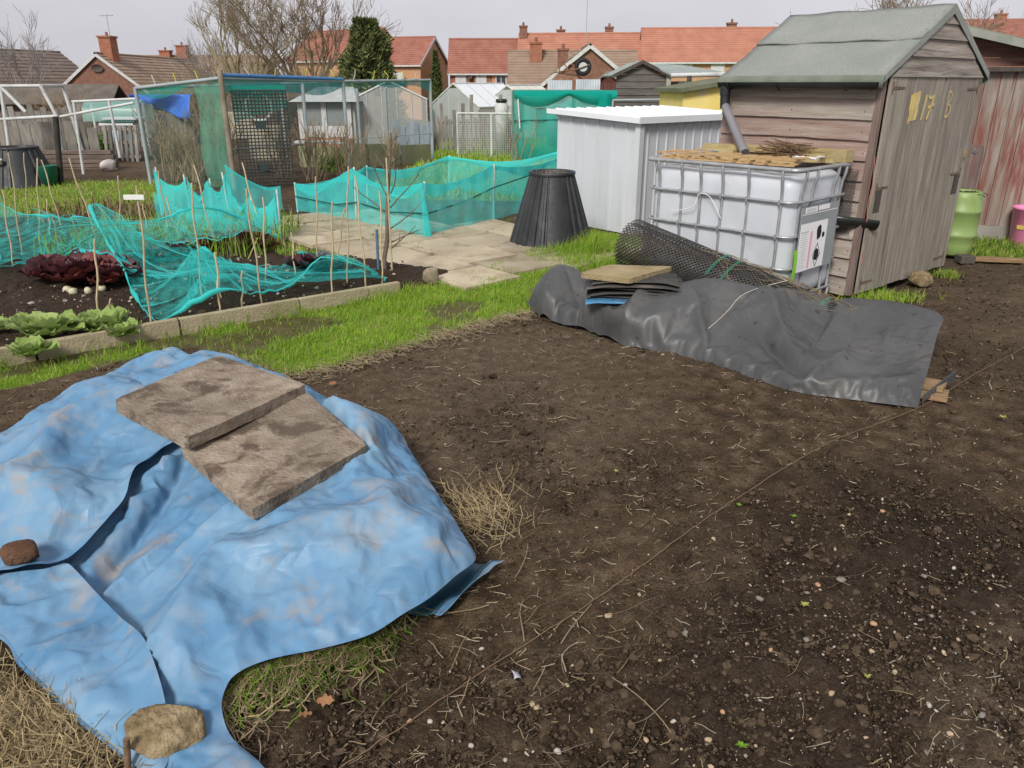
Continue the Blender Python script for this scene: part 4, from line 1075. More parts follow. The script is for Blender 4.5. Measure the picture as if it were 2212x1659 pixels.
mb = MB(); mb.tube(spline([(1.793, 4.900, 0.404), (1.591, 4.820, 0.375), (1.435, 4.680, 0.357), (1.354, 4.620, 0.290), (1.261, 4.493, 0.262), (1.174, 4.390, 0.235)], .02), .0024, 5)
o = mb.build('pale_cord', M('pale_cord', [(.5, .45, .36)], 5, .8)); tag(o, 'pale cord trailing from the mesh roll over the black sheet', 'cord')
# ------------------------------------------------------------------ caged white water tank
GALV = M('galvanised_steel', [(.32, .33, .34), (.46, .47, .48)], 12, .42, .1, 60, metal=.55, spec=.5, rr=.1)
TANKP = M('tank_plastic', [(.60, .63, .68), (.70, .73, .78)], 2, .38, spec=.4, trans=.22, dirt=(.45, .44, .42), dirt_scale=3, dirt_lo=.6, dirt_hi=.85, dirt2=((.42, .44, .40), 2.6, .48, .78, .55))
IBC = thing('water_tank', 'caged white plastic bulk water tank standing beside the weathered shed', 'water tank', (1.95, 5.39, 0), R(43))
TL, TW, TH_ = 1.26, .80, 1.045
# bottle: rounded box, bulging a little between the bars
def tank_bottle():
    bm = bmesh.new(); bmesh.ops.create_cube(bm, size=1)
    bmesh.ops.subdivide_edges(bm, edges=bm.edges[:], cuts=17, use_grid_fill=True)
    z0, z1 = .10, 1.0; hx, hy, hz = TW / 2 - .018, TL / 2 - .018, (z1 - z0) / 2; r = .085
    for v in bm.verts:
        p = Vector((v.co.x * 2 * hx, v.co.y * 2 * hy, v.co.z * 2 * hz))
        q = Vector((max(-hx + r, min(hx - r, p.x)), max(-hy + r, min(hy - r, p.y)), max(-hz + r, min(hz - r, p.z))))
        d = p - q
        if d.length > 1e-6: p = q + d.normalized() * min(r, max(abs(d.x), abs(d.y), abs(d.z)))
        # soft bulges
        if abs(abs(p.x) - hx) < .02: p.x += math.copysign(.007, p.x) * (math.sin((p.y + hy) / TL * 6.0 * math.pi) ** 2) * (math.cos(p.z / hz * 1.4)) + .004 * math.sin(p.y * 9 + p.z * 7)
        if abs(abs(p.y) - hy) < .02: p.y += math.copysign(.007, p.y) * (math.sin((p.x + hx) / TW * 4.0 * math.pi) ** 2) * (math.cos(p.z / hz * 1.4))
        if p.z > hz - .03: p.z += .012 * math.sin(p.x * 8) * math.sin(p.y * 11)
        v.co = p + Vector((TW / 2, TL / 2, z0 + hz))
    me = bpy.data.meshes.new('tank_body'); bm.to_mesh(me); bm.free(); smooth(me); me.materials.append(TANKP)
    link(bpy.data.objects.new('tank_body', me), IBC)
tank_bottle()
def rail(z, r, off=.006, inset=.09):
    x0, x1, y0, y1 = -off, TW + off, -off, TL + off; c = inset; pts = []
    for cx, cy, a0 in ((x0 + c, y0 + c, 180), (x1 - c, y0 + c, 270), (x1 - c, y1 - c, 0), (x0 + c, y1 - c, 90)):
        for k in range(7):
            a = R(a0 + k * 15); pts.append((cx + c * math.cos(a), cy + c * math.sin(a), z))
    pts.append(pts[0]); mb = MB(); mb.tube(pts, r, 8, caps=False); return mb
rail(TH_, .0165, .012, .05).build('top_rail', GALV, IBC)
for z in (.825, .585, .355, .13): rail(z, .0105).build('cage_rail', GALV, IBC)
def upright(x, y, nx, ny):
    mb = MB()
    zs = [.02, .12, .14, .34, .37, .57, .60, .81, .84, .93, .985, 1.02, 1.04]
    of = [.0, .0, -.012, -.012, -.012, -.012, -.012, -.012, -.012, -.004, .012, .014, .012]
    mb.tube([(x + nx * (o_ + .004), y + ny * (o_ + .004), z) for z, o_ in zip(zs, of)], .0115, 7); mb.build('cage_upright', GALV, IBC)
for y in (.10, .36, .575, .765, .935, 1.15): upright(0, y, -1, 0); upright(TW, y, 1, 0)
for x in (.10, .26, .58, .70): upright(x, 0, 0, -1)
for x in (.12, .4, .68): upright(x, TL, 0, 1)
mb = MB()
for y in (.10, .36, .575, .765, .935):
    for z in (.825, .585, .355): mb.box((-.020, y, z), (.006, .016, .034))
mb.build('weld_plates', GALV, IBC)
mb = MB(); mb.bbox((TW / 2, TL / 2, .05), (TW - .04, TL - .04, .09), .01); mb.build('pallet_base', M('pallet_plastic', [(.03, .035, .04), (.06, .065, .07)], 8, .7), IBC)
mb = MB(); mb.lathe([(0, .03), (.09, .03), (.1, .02), (.1, 0)], 24, (TW / 2, TL / 2, .985)); mb.build('filler_cap', M('cap', [(.05, .05, .05)], 3, .5), IBC)
# metal data plate with the paper label (right face, y = 0 side)
PLATE = M('grey_plate', [(.27, .30, .31), (.34, .37, .38)], 3, .5, metal=.2)
PAPER = M('label_paper', [(.74, .74, .74), (.82, .82, .82)], 6, .6)
INK = M('label_black', [(.015, .015, .017)], 3, .7); INKG = M('label_grey', [(.45, .45, .47)], 3, .7); PINK = M('label_pink', [(.78, .33, .42)], 3, .6)
mb = MB(); mb.box((.36, -.026, .555), (.56, .003, .47)); pl = mb.build('data_plate', PLATE, IBC)
mb = MB(); mb.box((.22, -.0285, .765), (.17, .002, .038)); mb.box((.41, -.0285, .768), (.16, .002, .034)); mb.box((.36, -.0285, .737), (.52, .002, .004)); mb.build('plate_panel', PAPER, pl)
mb = MB(); mb.box((.295, -.0290, .50), (.40, .002, .345)); lb = mb.build('paper_label', PAPER, pl)
def flat_shape(poly, y, mat, name, parent, sc=1.0, cx=0, cz=0):
    mb = MB(); mb.prism([(cx + a * sc, cz + b * sc) for a, b in poly], y, y + .0008, 'y'); return mb.build(name, mat, parent)
_rs = random.Random(2)
def blob(n, r, j, ax=1.0): return [((r + _rs.uniform(-j, j)) * math.cos(2 * math.pi * k / n) * ax, (r + _rs.uniform(-j, j)) * math.sin(2 * math.pi * k / n)) for k in range(n)]
flat_shape(blob(18, .055, .007, .62), -.0312, INK, 'pictogram', lb, 1, .375, .59)
flat_shape(blob(12, .02, .002), -.0312, INK, 'pictogram', lb, 1, .445, .565)
flat_shape(blob(18, .046, .007, .8), -.0312, INK, 'pictogram', lb, 1, .375, .425)
mb = MB()
for (a, b), (c, d) in zip([(0, .085), (.055, 0), (0, -.085), (-.055, 0)], [(.055, 0), (0, -.085), (-.055, 0), (0, .085)]): mb.tube([(.375 + a, -.0308, .425 + b), (.375 + c, -.0308, .425 + d)], .0022, 4)
mb.build('diamond_border', INK, lb)
mb = MB(); mb.box((.262, -.0305, .475), (.026, .001, .27)); mb.build('pink_stripe', PINK, lb)
mb = MB()
for k in range(16): mb.box((.165 + _rs.uniform(-.01, .01), -.0303, .612 - k * .017), (.09 + _rs.uniform(-.03, .03), .0006, .0035 if k else .009))
for k in range(6): mb.box((.215, -.0300, .776 - k * .0045), (.13, .0006, .0015))
mb.build('print_lines', INKG, lb)['kind'] = 'stuff'
mb = MB(); mb.sheet(lambda u, v: Vector((.03 + .05 * u - .09 * v * v, -.034 - .012 * math.sin(v * 3), .50 - .36 * v)), 4, 14); o = mb.build('green_strap', M('lime_strap', [(.25, .62, .05)], 3, .5, trans=.2), IBC)
_m = Matrix.Translation((1.95, 5.39, 0)) @ Matrix.Rotation(R(43), 4, 'Z')
def ib(x, y, z): return _m @ Vector((x, y, z))
mb = MB(); mb.tube(spline([ib(-.03, .99, .67), ib(-.03, .86, .70), ib(-.035, .79, .73), ib(-.03, .765, .80), ib(-.033, .73, .83), ib(-.034, .66, .815), ib(-.036, .60, .75), ib(-.035, .545, .665)], .015), .0028, 5)
o = mb.build('cord', M('white_cord', [(.75, .75, .74)], 5, .7)); tag(o, 'white cord hooked over the cage of the water tank', 'cord')
# things lying on the tank
LATH = M('trellis_lath', [(.40, .26, .12), (.56, .38, .19)], 8, .7, .3, 60, stretch=(3, 3, 3))
TREAT = M('treated_timber', [(.30, .235, .11), (.43, .35, .18)], 5, .75, .3, 50, stretch=(2, 8, 8), rand=.15, dirt=(.22, .15, .07), dirt_scale=3, dirt_lo=.55, dirt_hi=.8)
t = thing('wooden_trellis', 'folded orange brown wooden trellis lying along the front of the tank top', 'trellis', tuple(ib(.16, .12, TH_ + .004)), R(43))
for k in range(4):
    for lay_ in range(1 + (k in (0, 3))):
        mb = MB(); mb.box((-.13 + k * .085, .50 + .03 * k, .012 + lay_ * .028 + random.uniform(0, .006)), (.013, 1.12, .011), (random.uniform(-.012, .02), 0, random.uniform(-.03, .03))); mb.build('lath', LATH, t)
for k in range(8):
    mb = MB(); mb.box((0, .06 + k * .135, .05 + random.uniform(-.004, .006)), (.36, .028, .010), (0, random.uniform(-.03, .03), R(-22) + random.uniform(-.08, .08))); mb.build('lath', LATH, t)
for k, (x, y, z, l, w, h, a, lab) in enumerate(((.67, .72, .085, .95, .12, .045, 88, 'long treated board along the back of the tank top'), (.73, .18, .065, .42, .10, .09, 80, 'thick squared timber overhanging the back corner of the tank'),
                                           (.60, .30, .045, .34, .12, .06, 96, 'short yellow timber block beside the twigs on the tank'), (.52, .62, .03, .60, .16, .022, 86, 'wide thin board under the downpipe on the tank'), (.62, 1.05, .04, .4, .10, .05, 84, 'timber offcut at the far end of the tank top'), (.70, .42, .03, .8, .10, .05, 92, 'treated board under the twigs at the back of the tank'))):
    mb = MB(); mb.bbox((0, 0, 0), (l, w, h), .004); o = mb.build('timber', TREAT); p = ib(x, y, TH_ + z - .01); o.location = p; o.rotation_euler = (0, R(1), R(43 + a)); tag(o, lab, 'timber')
mb = MB(); _rs = random.Random(8)
for k in range(60):
    c = ib(.50 + _rs.gauss(0, .03), .38 + _rs.gauss(0, .05), TH_ + .09 + _rs.uniform(-.03, .05)); a = R(43 + 90) + _rs.gauss(0, .7); L = _rs.uniform(.08, .2); dz = _rs.uniform(-.03, .05)
    d = Vector((math.cos(a) * L, math.sin(a) * L, dz)); mb.tube([c - d, c + Vector((0, 0, _rs.uniform(-.01, .01))), c + d], .0028, 4)
o = mb.build('twig_bundle', M('twigs', [(.13, .075, .04), (.22, .14, .08)], 20, .85)); tag(o, 'small bundle of dry brown twigs on top of the tank', 'twigs')
mb = MB()
for (a, b, c, d) in ((.42, .10, .62, .13), (.62, .13, .64, .30), (.64, .30, .44, .28), (.44, .28, .42, .10)): mb.tube([ib(a, b, TH_ + .05), ib((a + c) / 2, (b + d) / 2, TH_ + .055), ib(c, d, TH_ + .05)], .008, 6)
o = mb.build('plastic_tray', M('white_plastic', [(.7, .7, .7)], 3, .5)); tag(o, 'white plastic tray rim at the near corner of the tank top', 'tray')
mb = MB(); mb.bbox((0, 0, 0), (.34, .16, .05), .006); o = mb.build('plastic_box', M('grey_blue_plastic', [(.16, .19, .24), (.22, .25, .3)], 5, .5)); o.location = ib(.6, 1.08, TH_ + .02); o.rotation_euler = (0, 0, R(43)); tag(o, 'slate grey plastic box at the far end of the tank top', 'box')

# ------------------------------------------------------------------ grey steel storage box
STEEL = M('painted_steel', [(.50, .52, .55), (.56, .58, .61)], 1.2, .42, .06, 8, spec=.5, dirt=(.40, .40, .39), dirt_scale=2.5, dirt_lo=.5, dirt_hi=.85, dirt_max=.6, rand=.04, bstretch=(3, 3, .5))
STEELW = M('white_steel_roof', [(.64, .66, .69), (.72, .74, .77)], 2, .4, spec=.5)
SB = thing('metal_store', 'low pale grey ribbed steel garden store with a white sloping roof', 'metal store', (1.38, 8.7, 0), R(39.6))
BL, BW, BHt = 1.30, 1.9, 1.245
def ribbed(n, L, x0=0.0):
    """profile of a ribbed steel wall along s, offset outwards"""
    out = []
    p = L / n
    for k in range(n):
        s = x0 + k * p
        out += [(s, 0), (s + p * .78, 0), (s + p * .82, .012), (s + p * .94, .012), (s + p * .98, 0)]
    out.append((x0 + L, 0)); return out
def wallsheet(prof, fn, z0, z1, name, parent, mat, kpan):
    per = 5 * kpan; i = 0
    while i < len(prof) - 1:
        seg = prof[i:i + per + 1]; mb = MB(); vs = []; fs = []
        for s, o_ in seg: vs += [fn(s, o_, z0), fn(s, o_, z1)]
        for k in range(len(seg) - 1): fs.append((2 * k, 2 * k + 2, 2 * k + 3, 2 * k + 1))
        mb.add(vs, fs); o = mb.build(name, mat, parent); i += per
wallsheet(ribbed(6, BL), lambda s, o_, z: (-o_, s, z), 0, BHt, 'wall_panel', SB, STEEL, 2)
wallsheet(ribbed(12, BW), lambda s, o_, z: (s, -o_, z), 0, BHt, 'wall_panel', SB, STEEL, 2)
mb = MB(); mb.box((BW, BL / 2, BHt / 2), (.01, BL, BHt)); mb.box((BW / 2, BL, BHt / 2), (BW, .01, BHt)); mb.build('wall_panel', STEEL, SB)
mb = MB(); mb.box((-.008, -.008, BHt / 2), (.07, .07, BHt)); mb.build('corner_post', STEEL, SB)
mb = MB(); mb.prism([(-.02, BHt - .01), (BL + .02, BHt - .01), (BL + .02, BHt + .06)], -.022, -.012, 'x'); mb.build('gable_panel', STEEL, SB)
mb = MB(); vs = []; pr_ = []
n = 12
for k in range(n):
    s = -.09 + k * (BW + .18) / n; p = (BW + .18) / n
    pr_ += [(s, 0), (s + p * .8, 0), (s + p * .85, .012), (s + p * .95, .012)]
pr_.append((BW + .09, 0))
z_lo, z_hi = BHt + .004, BHt + .072
for s, o_ in pr_: vs += [(s, -.07, z_lo + o_), (s, BL + .1, z_hi + o_)]
mb.add(vs, [(2 * k, 2 * k + 2, 2 * k + 3, 2 * k + 1) for k in range(len(pr_) - 1)]); mb.build('roof_sheet', STEELW, SB)
mb = MB(); mb.box((BW / 2, -.073, z_lo - .014), (BW + .18, .006, .068)); 
mb.prism([(-.07, z_lo - .045), (BL + .1, z_hi - .045), (BL + .1, z_hi + .008), (-.07, z_lo + .008)], -.097, -.091, 'x'); mb.build('roof_trim', STEELW, SB)
mb = MB()
for k in range(12): mb.lathe([(0, .004), (.005, .003), (.006, 0)], 6, (-.02, .05 + k * .105, BHt - .03))
mb.build('rivets', GALV, SB)

# ------------------------------------------------------------------ black cone composter
COMP = M('black_recycled_plastic', [(.018, .0195, .022), (.033, .035, .039)], 6, .5, .12, 40, spec=.4, rr=.08, dirt=(.075, .075, .075), dirt_scale=3, dirt_lo=.55, dirt_hi=.85)
def composter(label, loc, rb, rt, h, straw=True, rz=0.0, tilt=0.0):
    t = thing('compost_bin', label, 'compost bin', loc, rot=(tilt, 0, rz))
    def mod(w, z):
        k = (w / (2 * math.pi) * 26) % 1.0; smoothp = abs(math.sin(w * .5 + .9)) > .985
        if -.35 < math.atan2(math.sin(w + 1.9), math.cos(w + 1.9)) < .35: return 1.0
        return 1.0 + (.028 if k < .5 else -.018)
    mb = MB(); n = 208
    mb.lathe([(rb + (rt - rb) * i / 10, h * i / 10) for i in range(11)], n, (0, 0, 0), sm=False, mod=mod); mb.build('ribbed_wall', COMP, t)
    mb = MB(); mb.lathe([(rt + .012, h - .012), (rt + .018, h), (rt + .016, h + .022), (rt - .002, h + .026), (rt - .016, h + .018), (rt - .018, h - .05), (rt + .02, h - .2)], 48); mb.build('top_rim', COMP, t)
    if straw:
        rs = np.random.RandomState(5); n = 420; a = rs.uniform(0, 6.28, n); r_ = np.sqrt(rs.uniform(0, 1, n)) * (rt - .02); x = r_ * np.cos(a); y = r_ * np.sin(a); b = rs.uniform(0, 6.28, n); L = rs.uniform(.03, .1, n)
        P0 = np.stack([x, y, np.full(n, h - .035) + rs.uniform(-.02, .02, n)], -1); P1 = P0 + np.stack([np.cos(b) * L, np.sin(b) * L, rs.uniform(-.02, .05, n)], -1)
        q = P1[:, :2]; rr_ = np.linalg.norm(q, axis=1); P1[:, :2] *= np.minimum(1, (rt - .012) / rr_)[:, None]
        o = strips('straw_filling', P0, P1, rs.uniform(.0015, .003, n), [STRAW, STRAW_D], rs, .2, kind=None); o.parent = t
        mb = MB(); mb.lathe([(0, h - .05), (rt - .01, h - .06)], 24); mb.build('compost', CLOD_B, t)
    return t
_c = composter('ribbed black conical compost bin full of straw beside the paving', (.415, 8.18, 0), 0.44, .225, .735, True, R(30))
# ------------------------------------------------------------------ weathered shed with the yellow number
BOARD_G = M('grey_weatherboard', [(.24, .20, .165), (.34, .295, .25), (.42, .38, .335)], 3.5, .85, .5, 22, stretch=(6, .55, 7), rand=.16, dirt=(.33, .225, .195), dirt_scale=1.6, dirt_lo=.5, dirt_hi=.72, bstretch=(6, .5, 9))
BOARD_R = M('reddish_weatherboard', [(.25, .165, .14), (.345, .25, .215), (.42, .345, .305)], 3.5, .85, .5, 22, stretch=(6, .55, 7), rand=.14, bstretch=(6, .5, 9))
PLANK_V = M('grey_door_plank', [(.19, .165, .132), (.275, .245, .202), (.36, .325, .275)], 4.5, .88, .5, 24, stretch=(7, 7, .5), rand=.12, dirt=(.17, .125, .095), dirt_scale=2.2, dirt_lo=.58, dirt_hi=.8, bstretch=(9, 9, .5))
BOARD_F = M('gable_board', [(.19, .16, .13), (.30, .265, .225), (.39, .35, .31)], 3.5, .85, .5, 22, stretch=(.55, 6, 7), rand=.1, dirt=(.09, .08, .07), dirt_scale=2.5, dirt_lo=.55, dirt_hi=.7, bstretch=(.5, 6, 9))
POST_R = M('red_brown_post', [(.15, .105, .088), (.24, .18, .155)], 6, .85, .4, 30, stretch=(5, 5, .6))
FELT = M('green_mineral_felt', [(.30, .325, .295), (.37, .39, .36)], 2.2, .95, .8, 190, spec=.1, dirt=(.40, .41, .385), dirt_scale=1.4, dirt_lo=.5, dirt_hi=.75, dirt2=((.20, .22, .19), 120, .5, .62, .55))
FELT_D = M('green_mineral_felt_edge', [(.2, .235, .18), (.27, .30, .25)], 5, .95, .8, 160, spec=.1)
BLACKP = M('black_pvc', [(.012, .014, .013), (.022, .024, .023)], 4, .35, spec=.5)
GREYP = M('grey_pvc', [(.17, .165, .175), (.23, .22, .235)], 4, .4, spec=.45)
YELLOW = M('yellow_brush_paint', [(.62, .46, .12), (.70, .56, .22)], 9, .8, dirt=(.33, .27, .19), dirt_scale=7, dirt_lo=.40, dirt_hi=.60, dirt_max=.85, bstretch=(2, 2, .4))
RUSTY = M('rusty_iron', [(.09, .055, .035), (.2, .15, .11)], 20, .8, .3, 60)
DARKW = M('bare_dark_wood', [(.055, .045, .04), (.10, .085, .07)], 6, .9, stretch=(5, 5, .6))
SW, SD, SE, SR = 1.66, 1.33, 1.665, 2.13         # width, depth, eaves, ridge
SHED = thing('garden_shed', 'weathered wooden shed with grey green felt roof and yellow number on its doors', 'shed', (2.66, 5.91, 0), YAW)
random.seed(11)
# left wall: overlapping boards running back from the corner
nb = 11; bh = (SE - .06) / nb
for k in range(nb):
    z0 = .06 + k * bh; lap = .02; t0 = .03; mb = MB(); N_ = 10
    wob = [random.gauss(0, .0025) for _ in range(N_ + 1)]; vs = []; fs = []
    for i in range(N_ + 1):
        y = .02 + (SD - .02) * i / N_; zb = z0 - lap + wob[i] + (random.gauss(0, .001)); zt = z0 + bh; bow = .004 * math.sin(i / N_ * 3.14 * random.choice((1, 1, 2))) if k in (3, 5, 6) else 0
        vs += [(-.008 - t0 - bow, y, zb), (-.008 - .006, y, zt), (-.008, y, zt), (-.008 - .001, y, zb)]
    for i in range(N_):
        a = 4 * i
        for m in range(4): fs.append((a + m, a + 4 + m, a + 4 + (m + 1) % 4, a + (m + 1) % 4))
    fs += [(0, 1, 2, 3), (4 * N_ + 3, 4 * N_ + 2, 4 * N_ + 1, 4 * N_)]
    mb.add(vs, fs); mb.build('weatherboard', BOARD_R if k in (5, 6, 7, 8) else BOARD_G, SHED)
mb = MB(); mb.box((SW, SD / 2, SE / 2), (.02, SD, SE)); mb.box((SW / 2, SD, SE / 2), (SW, .02, SE)); mb.build('side_wall', BOARD_G, SHED)
mb = MB(); mb.prism([(0, SE), (SW, SE), (SW / 2, SR - .03)], SD - .005, SD + .01, 'y'); mb.build('back_gable', BOARD_F, SHED)
mb = MB(); mb.bbox((.0, .0, SE / 2 + .02), (.05, .045, SE - .04), .005); mb.build('corner_post', POST_R, SHED)
mb = MB(); mb.bbox((SW - .02, -.004, SE / 2 + .02), (.10, .04, SE - .04), .005); mb.build('corner_post', PLANK_V, SHED)
# doors: two leaves of vertical planks
def leaf(x0, x1, zb, zt, n, y, name):
    t = bpy.data.objects.new(name, None); link(t, SHED); w = (x1 - x0) / n
    for k in range(n):
        mb = MB(); ww = w - .003
        mb.bbox((x0 + (k + .5) * w, y + random.uniform(-.0025, .0025), (zb + zt) / 2 + random.uniform(-.003, .003)), (ww, .017, zt - zb + random.uniform(-.012, .004)), .0018); mb.build('plank', PLANK_V, t)
    return t
LL = leaf(.035, .936, .045, SE + .0, 7, -.034, 'door'); RL = leaf(.956, SW - .085, .055, SE - .005, 6, -.034, 'door')
def hinge(par, x, z, dirn, dark=True):
    mb = MB(); mb.box((x, -.046, z), (.012, .008, .085)); mb.prism([(x, z - .013), (x + dirn * .19, z - .006), (x + dirn * .19, z + .006), (x, z + .013)], -.0475, -.0445, 'y'); h = mb.build('hinge', RUSTY, par)
    return h
for z in (.13, .86, 1.57): hinge(LL, .075, z, 1)
for z in (.15, .88, 1.56): hinge(RL, SW - .10, z, -1)
mb = MB(); mb.box((.13, -.0445, .76), (.10, .0018, .17)); mb.box((SW - .15, -.0445, .79), (.10, .0018, .17)); mb.build('bare_patch', DARKW, LL)
# yellow brush-painted number
def paint(poly, name='painted_mark'):
    mb = MB(); mb.prism([(a + .2, 1.335 + (b - .985) * .62) for a, b in poly], -.0462, -.0447, 'y'); mb.build(name, YELLOW, LL)
paint([(.18, 1.28), (.285, 1.32), (.33, 1.33), (.335, 1.22), (.325, 1.17), (.335, 1.10), (.32, 1.0), (.27, .985), (.235, .99), (.19, .94), (.185, .99), (.20, 1.06), (.18, 1.12), (.19, 1.2)])
paint([(.43, 1.28), (.458, 1.285), (.445, 1.1), (.425, .99), (.40, .985), (.415, 1.1)], 'painted_digit')
paint([(.49, 1.30), (.50, 1.26), (.585, 1.285), (.568, 1.18), (.60, 1.185), (.602, 1.145), (.56, 1.14), (.535, 1.03), (.515, .985), (.495, .995), (.515, 1.05), (.53, 1.13), (.495, 1.115), (.50, 1.15), (.54, 1.17), (.548, 1.24), (.50, 1.225), (.485, 1.25)], 'painted_digit')
def ring(cx, cz, rx, rz, wd, name):
    mb = MB(); n = 22; vs = []; fs = []
    for k in range(n):
        a = R(-105 + 210 * k / (n - 1)); j = 1 + .05 * math.sin(3 * a)
        for s in (1, 0): vs += [(cx + (rx - wd * (1 - s)) * math.cos(a) * j, -.0462, cz + (rz - wd * (1 - s)) * math.sin(a) * j), (cx + (rx - wd * (1 - s)) * math.cos(a) * j, -.0446, cz + (rz - wd * (1 - s)) * math.sin(a) * j)]
    for k in range(n - 1):
        a = 4 * k; b = 4 * (k + 1); fs += [(a, b, b + 2, a + 2), (a, a + 1, b + 1, b)]
    mb.add(vs, fs); mb.build(name, YELLOW, RL)
ring(1.05, 1.50, .055, .05, .019, 'painted_letter'); ring(1.05, 1.40, .068, .058, .021, 'painted_letter')
mb = MB(); mb.prism([(1.022, 1.552), (1.045, 1.556), (1.043, 1.345), (1.02, 1.34)], -.0463, -.0448, 'y'); mb.build('painted_letter', YELLOW, RL)
mb = MB(); mb.box((SW - .06, -.03, 1.10), (.028, .01, .07)); mb.build('hasp', GALV, SHED)
mb = MB(); mb.bbox((SW - .06, -.038, 1.03), (.045, .016, .045), .004); mb.tube([(SW - .075, -.038, 1.05), (SW - .072, -.038, 1.085), (SW - .048, -.038, 1.085), (SW - .045, -.038, 1.05)], .004, 6); mb.build('padlock', M('brass', [(.45, .32, .16)], 9, .45, metal=.6), SHED)
for k in range(nb):
    for y in (.07, .66, 1.25):
        mb = MB(); mb.lathe([(0, .003), (.006, .002), (.007, 0)], 6); o = mb.build('nail', RUSTY, SHED); o.location = (-.030, y + random.uniform(-.03, .03), .06 + k * bh + .035); o.rotation_euler = (0, R(-90), 0)
# gable boards
gz = [SE - .005, SE + .135, SE + .26, SE + .37, SR - .03]
for k in range(4):
    z0, z1 = gz[k] + .004, gz[k + 1]; hw = lambda z: max(.01, (SW / 2 + .03) * (SR - z) / (SR - SE + .04))
    mb = MB(); a, b = hw(z0), hw(z1); c = SW / 2; yo = -.042
    mb.add([(c - a, yo - .012, z0 - .018), (c + a, yo - .012, z0 - .018), (c + b, yo + .006, z1), (c - b, yo + .006, z1), (c - a, yo + .012, z0 - .018), (c + a, yo + .012, z0 - .018), (c + b, yo + .014, z1), (c - b, yo + .014, z1)],
           [(0, 1, 2, 3), (4, 7, 6, 5), (0, 4, 5, 1), (1, 5, 6, 2), (2, 6, 7, 3), (3, 7, 4, 0)]); mb.build('gable_board', BOARD_F, SHED)
# roof: felted slopes with a lapped second strip and a turned-down edge
def slope(side, f0, f1, lift, name, mat=FELT):
    c = SW / 2; ov = .10 if side < 0 else .05; mb = MB(); y0, y1 = -.055, SD + .0
    def P(f, y, d=0.0):
        x = f * (SW / 2 + ov); z = SR + .012 - f * (SR - SE - .03) * (SW / 2 + ov) / (SW / 2) ; return (c + side * x, y, z + d)
    nu, nv = 16, 8; top = []
    for j in range(nv + 1):
        f = f0 + (f1 - f0) * j / nv
        for i in range(nu + 1):
            y = y0 + (y1 - y0) * i / nu; top.append(P(f, y, lift + .004 * math.sin(i * 1.3 + j) + .003 * math.sin(i * .7 + 2 * j)))
    n = len(top); vs = top + [(a, b, z - .016) for a, b, z in top]; fs = []
    for j in range(nv):
        for i in range(nu):
            a = j * (nu + 1) + i; fs += [(a, a + 1, a + nu + 2, a + nu + 1), (n + a, n + a + nu + 1, n + a + nu + 2, n + a + 1)]
    for j in range(nv):
        a = j * (nu + 1); b = a + nu; fs += [(a, a + nu + 1, n + a + nu + 1, n + a), (b, n + b, n + b + nu + 1, b + nu + 1)]
    for i in range(nu):
        a = i; b = nv * (nu + 1) + i; fs += [(a, n + a, n + a + 1, a + 1), (b, b + 1, n + b + 1, n + b)]
    mb.add(vs, fs, True); return mb.build(name, mat, SHED), P
for sd_ in (-1, 1):
    _o, P_ = slope(sd_, .46, 1.0, 0.0, 'roof_felt'); slope(sd_, 0.0, .50, .018, 'roof_felt')
    e = P_(1.0, 0); mb = MB(); N_ = 16; vs = []; fs = []
    for i in range(N_ + 1):
        y = -.058 + (SD + .06) * i / N_; w_ = .004 * math.sin(i * 1.7)
        vs += [(e[0], y, e[2] + .003), (e[0] + sd_ * (.014 + w_), y, e[2] - .03), (e[0] + sd_ * (.012 + w_), y, e[2] - .085 + w_), (e[0] + sd_ * .002, y, e[2] - .083)]
    for i in range(N_):
        a = 4 * i
        for m in range(3): fs.append((a + m, a + 4 + m, a + 5 + m, a + 1 + m))
    mb.add(vs, fs, True); mb.build('felt_edge', FELT_D, SHED)
    # barge board edge at the gable
    c = SW / 2; p0 = P_(0, -.058); p1 = P_(1.0, -.058); mb = MB()
    mb.add([(p0[0], -.060, p0[2] + .016), (p1[0], -.060, p1[2] + .002), (p1[0], -.060, p1[2] - .045), (p0[0], -.060, p0[2] - .05), (p0[0], -.052, p0[2] + .013), (p1[0], -.052, p1[2] - .001), (p1[0], -.052, p1[2] - .045), (p0[0], -.052, p0[2] - .05)],
           [(0, 3, 2, 1), (4, 5, 6, 7), (0, 1, 5, 4), (3, 7, 6, 2)]); mb.build('roof_edge', FELT, SHED)
mb = MB()
for i in range(9): mb.lathe([(0, .004), (.006, .003), (.007, 0)], 6, (SW / 2 - .46 * .93, .03 + i * .15, SR + .033 - .46 * (SR - SE - .03) * 1.12))
for i in range(7): mb.lathe([(0, .004), (.006, .003), (.007, 0)], 6, (SW / 2 - (.12 + i * .13) * .93, -.03, SR + .036 - (.12 + i * .13) * (SR - SE - .03) * 1.12 - (.018 if i > 2 else 0)))
mb.build('felt_nails', GALV, SHED)
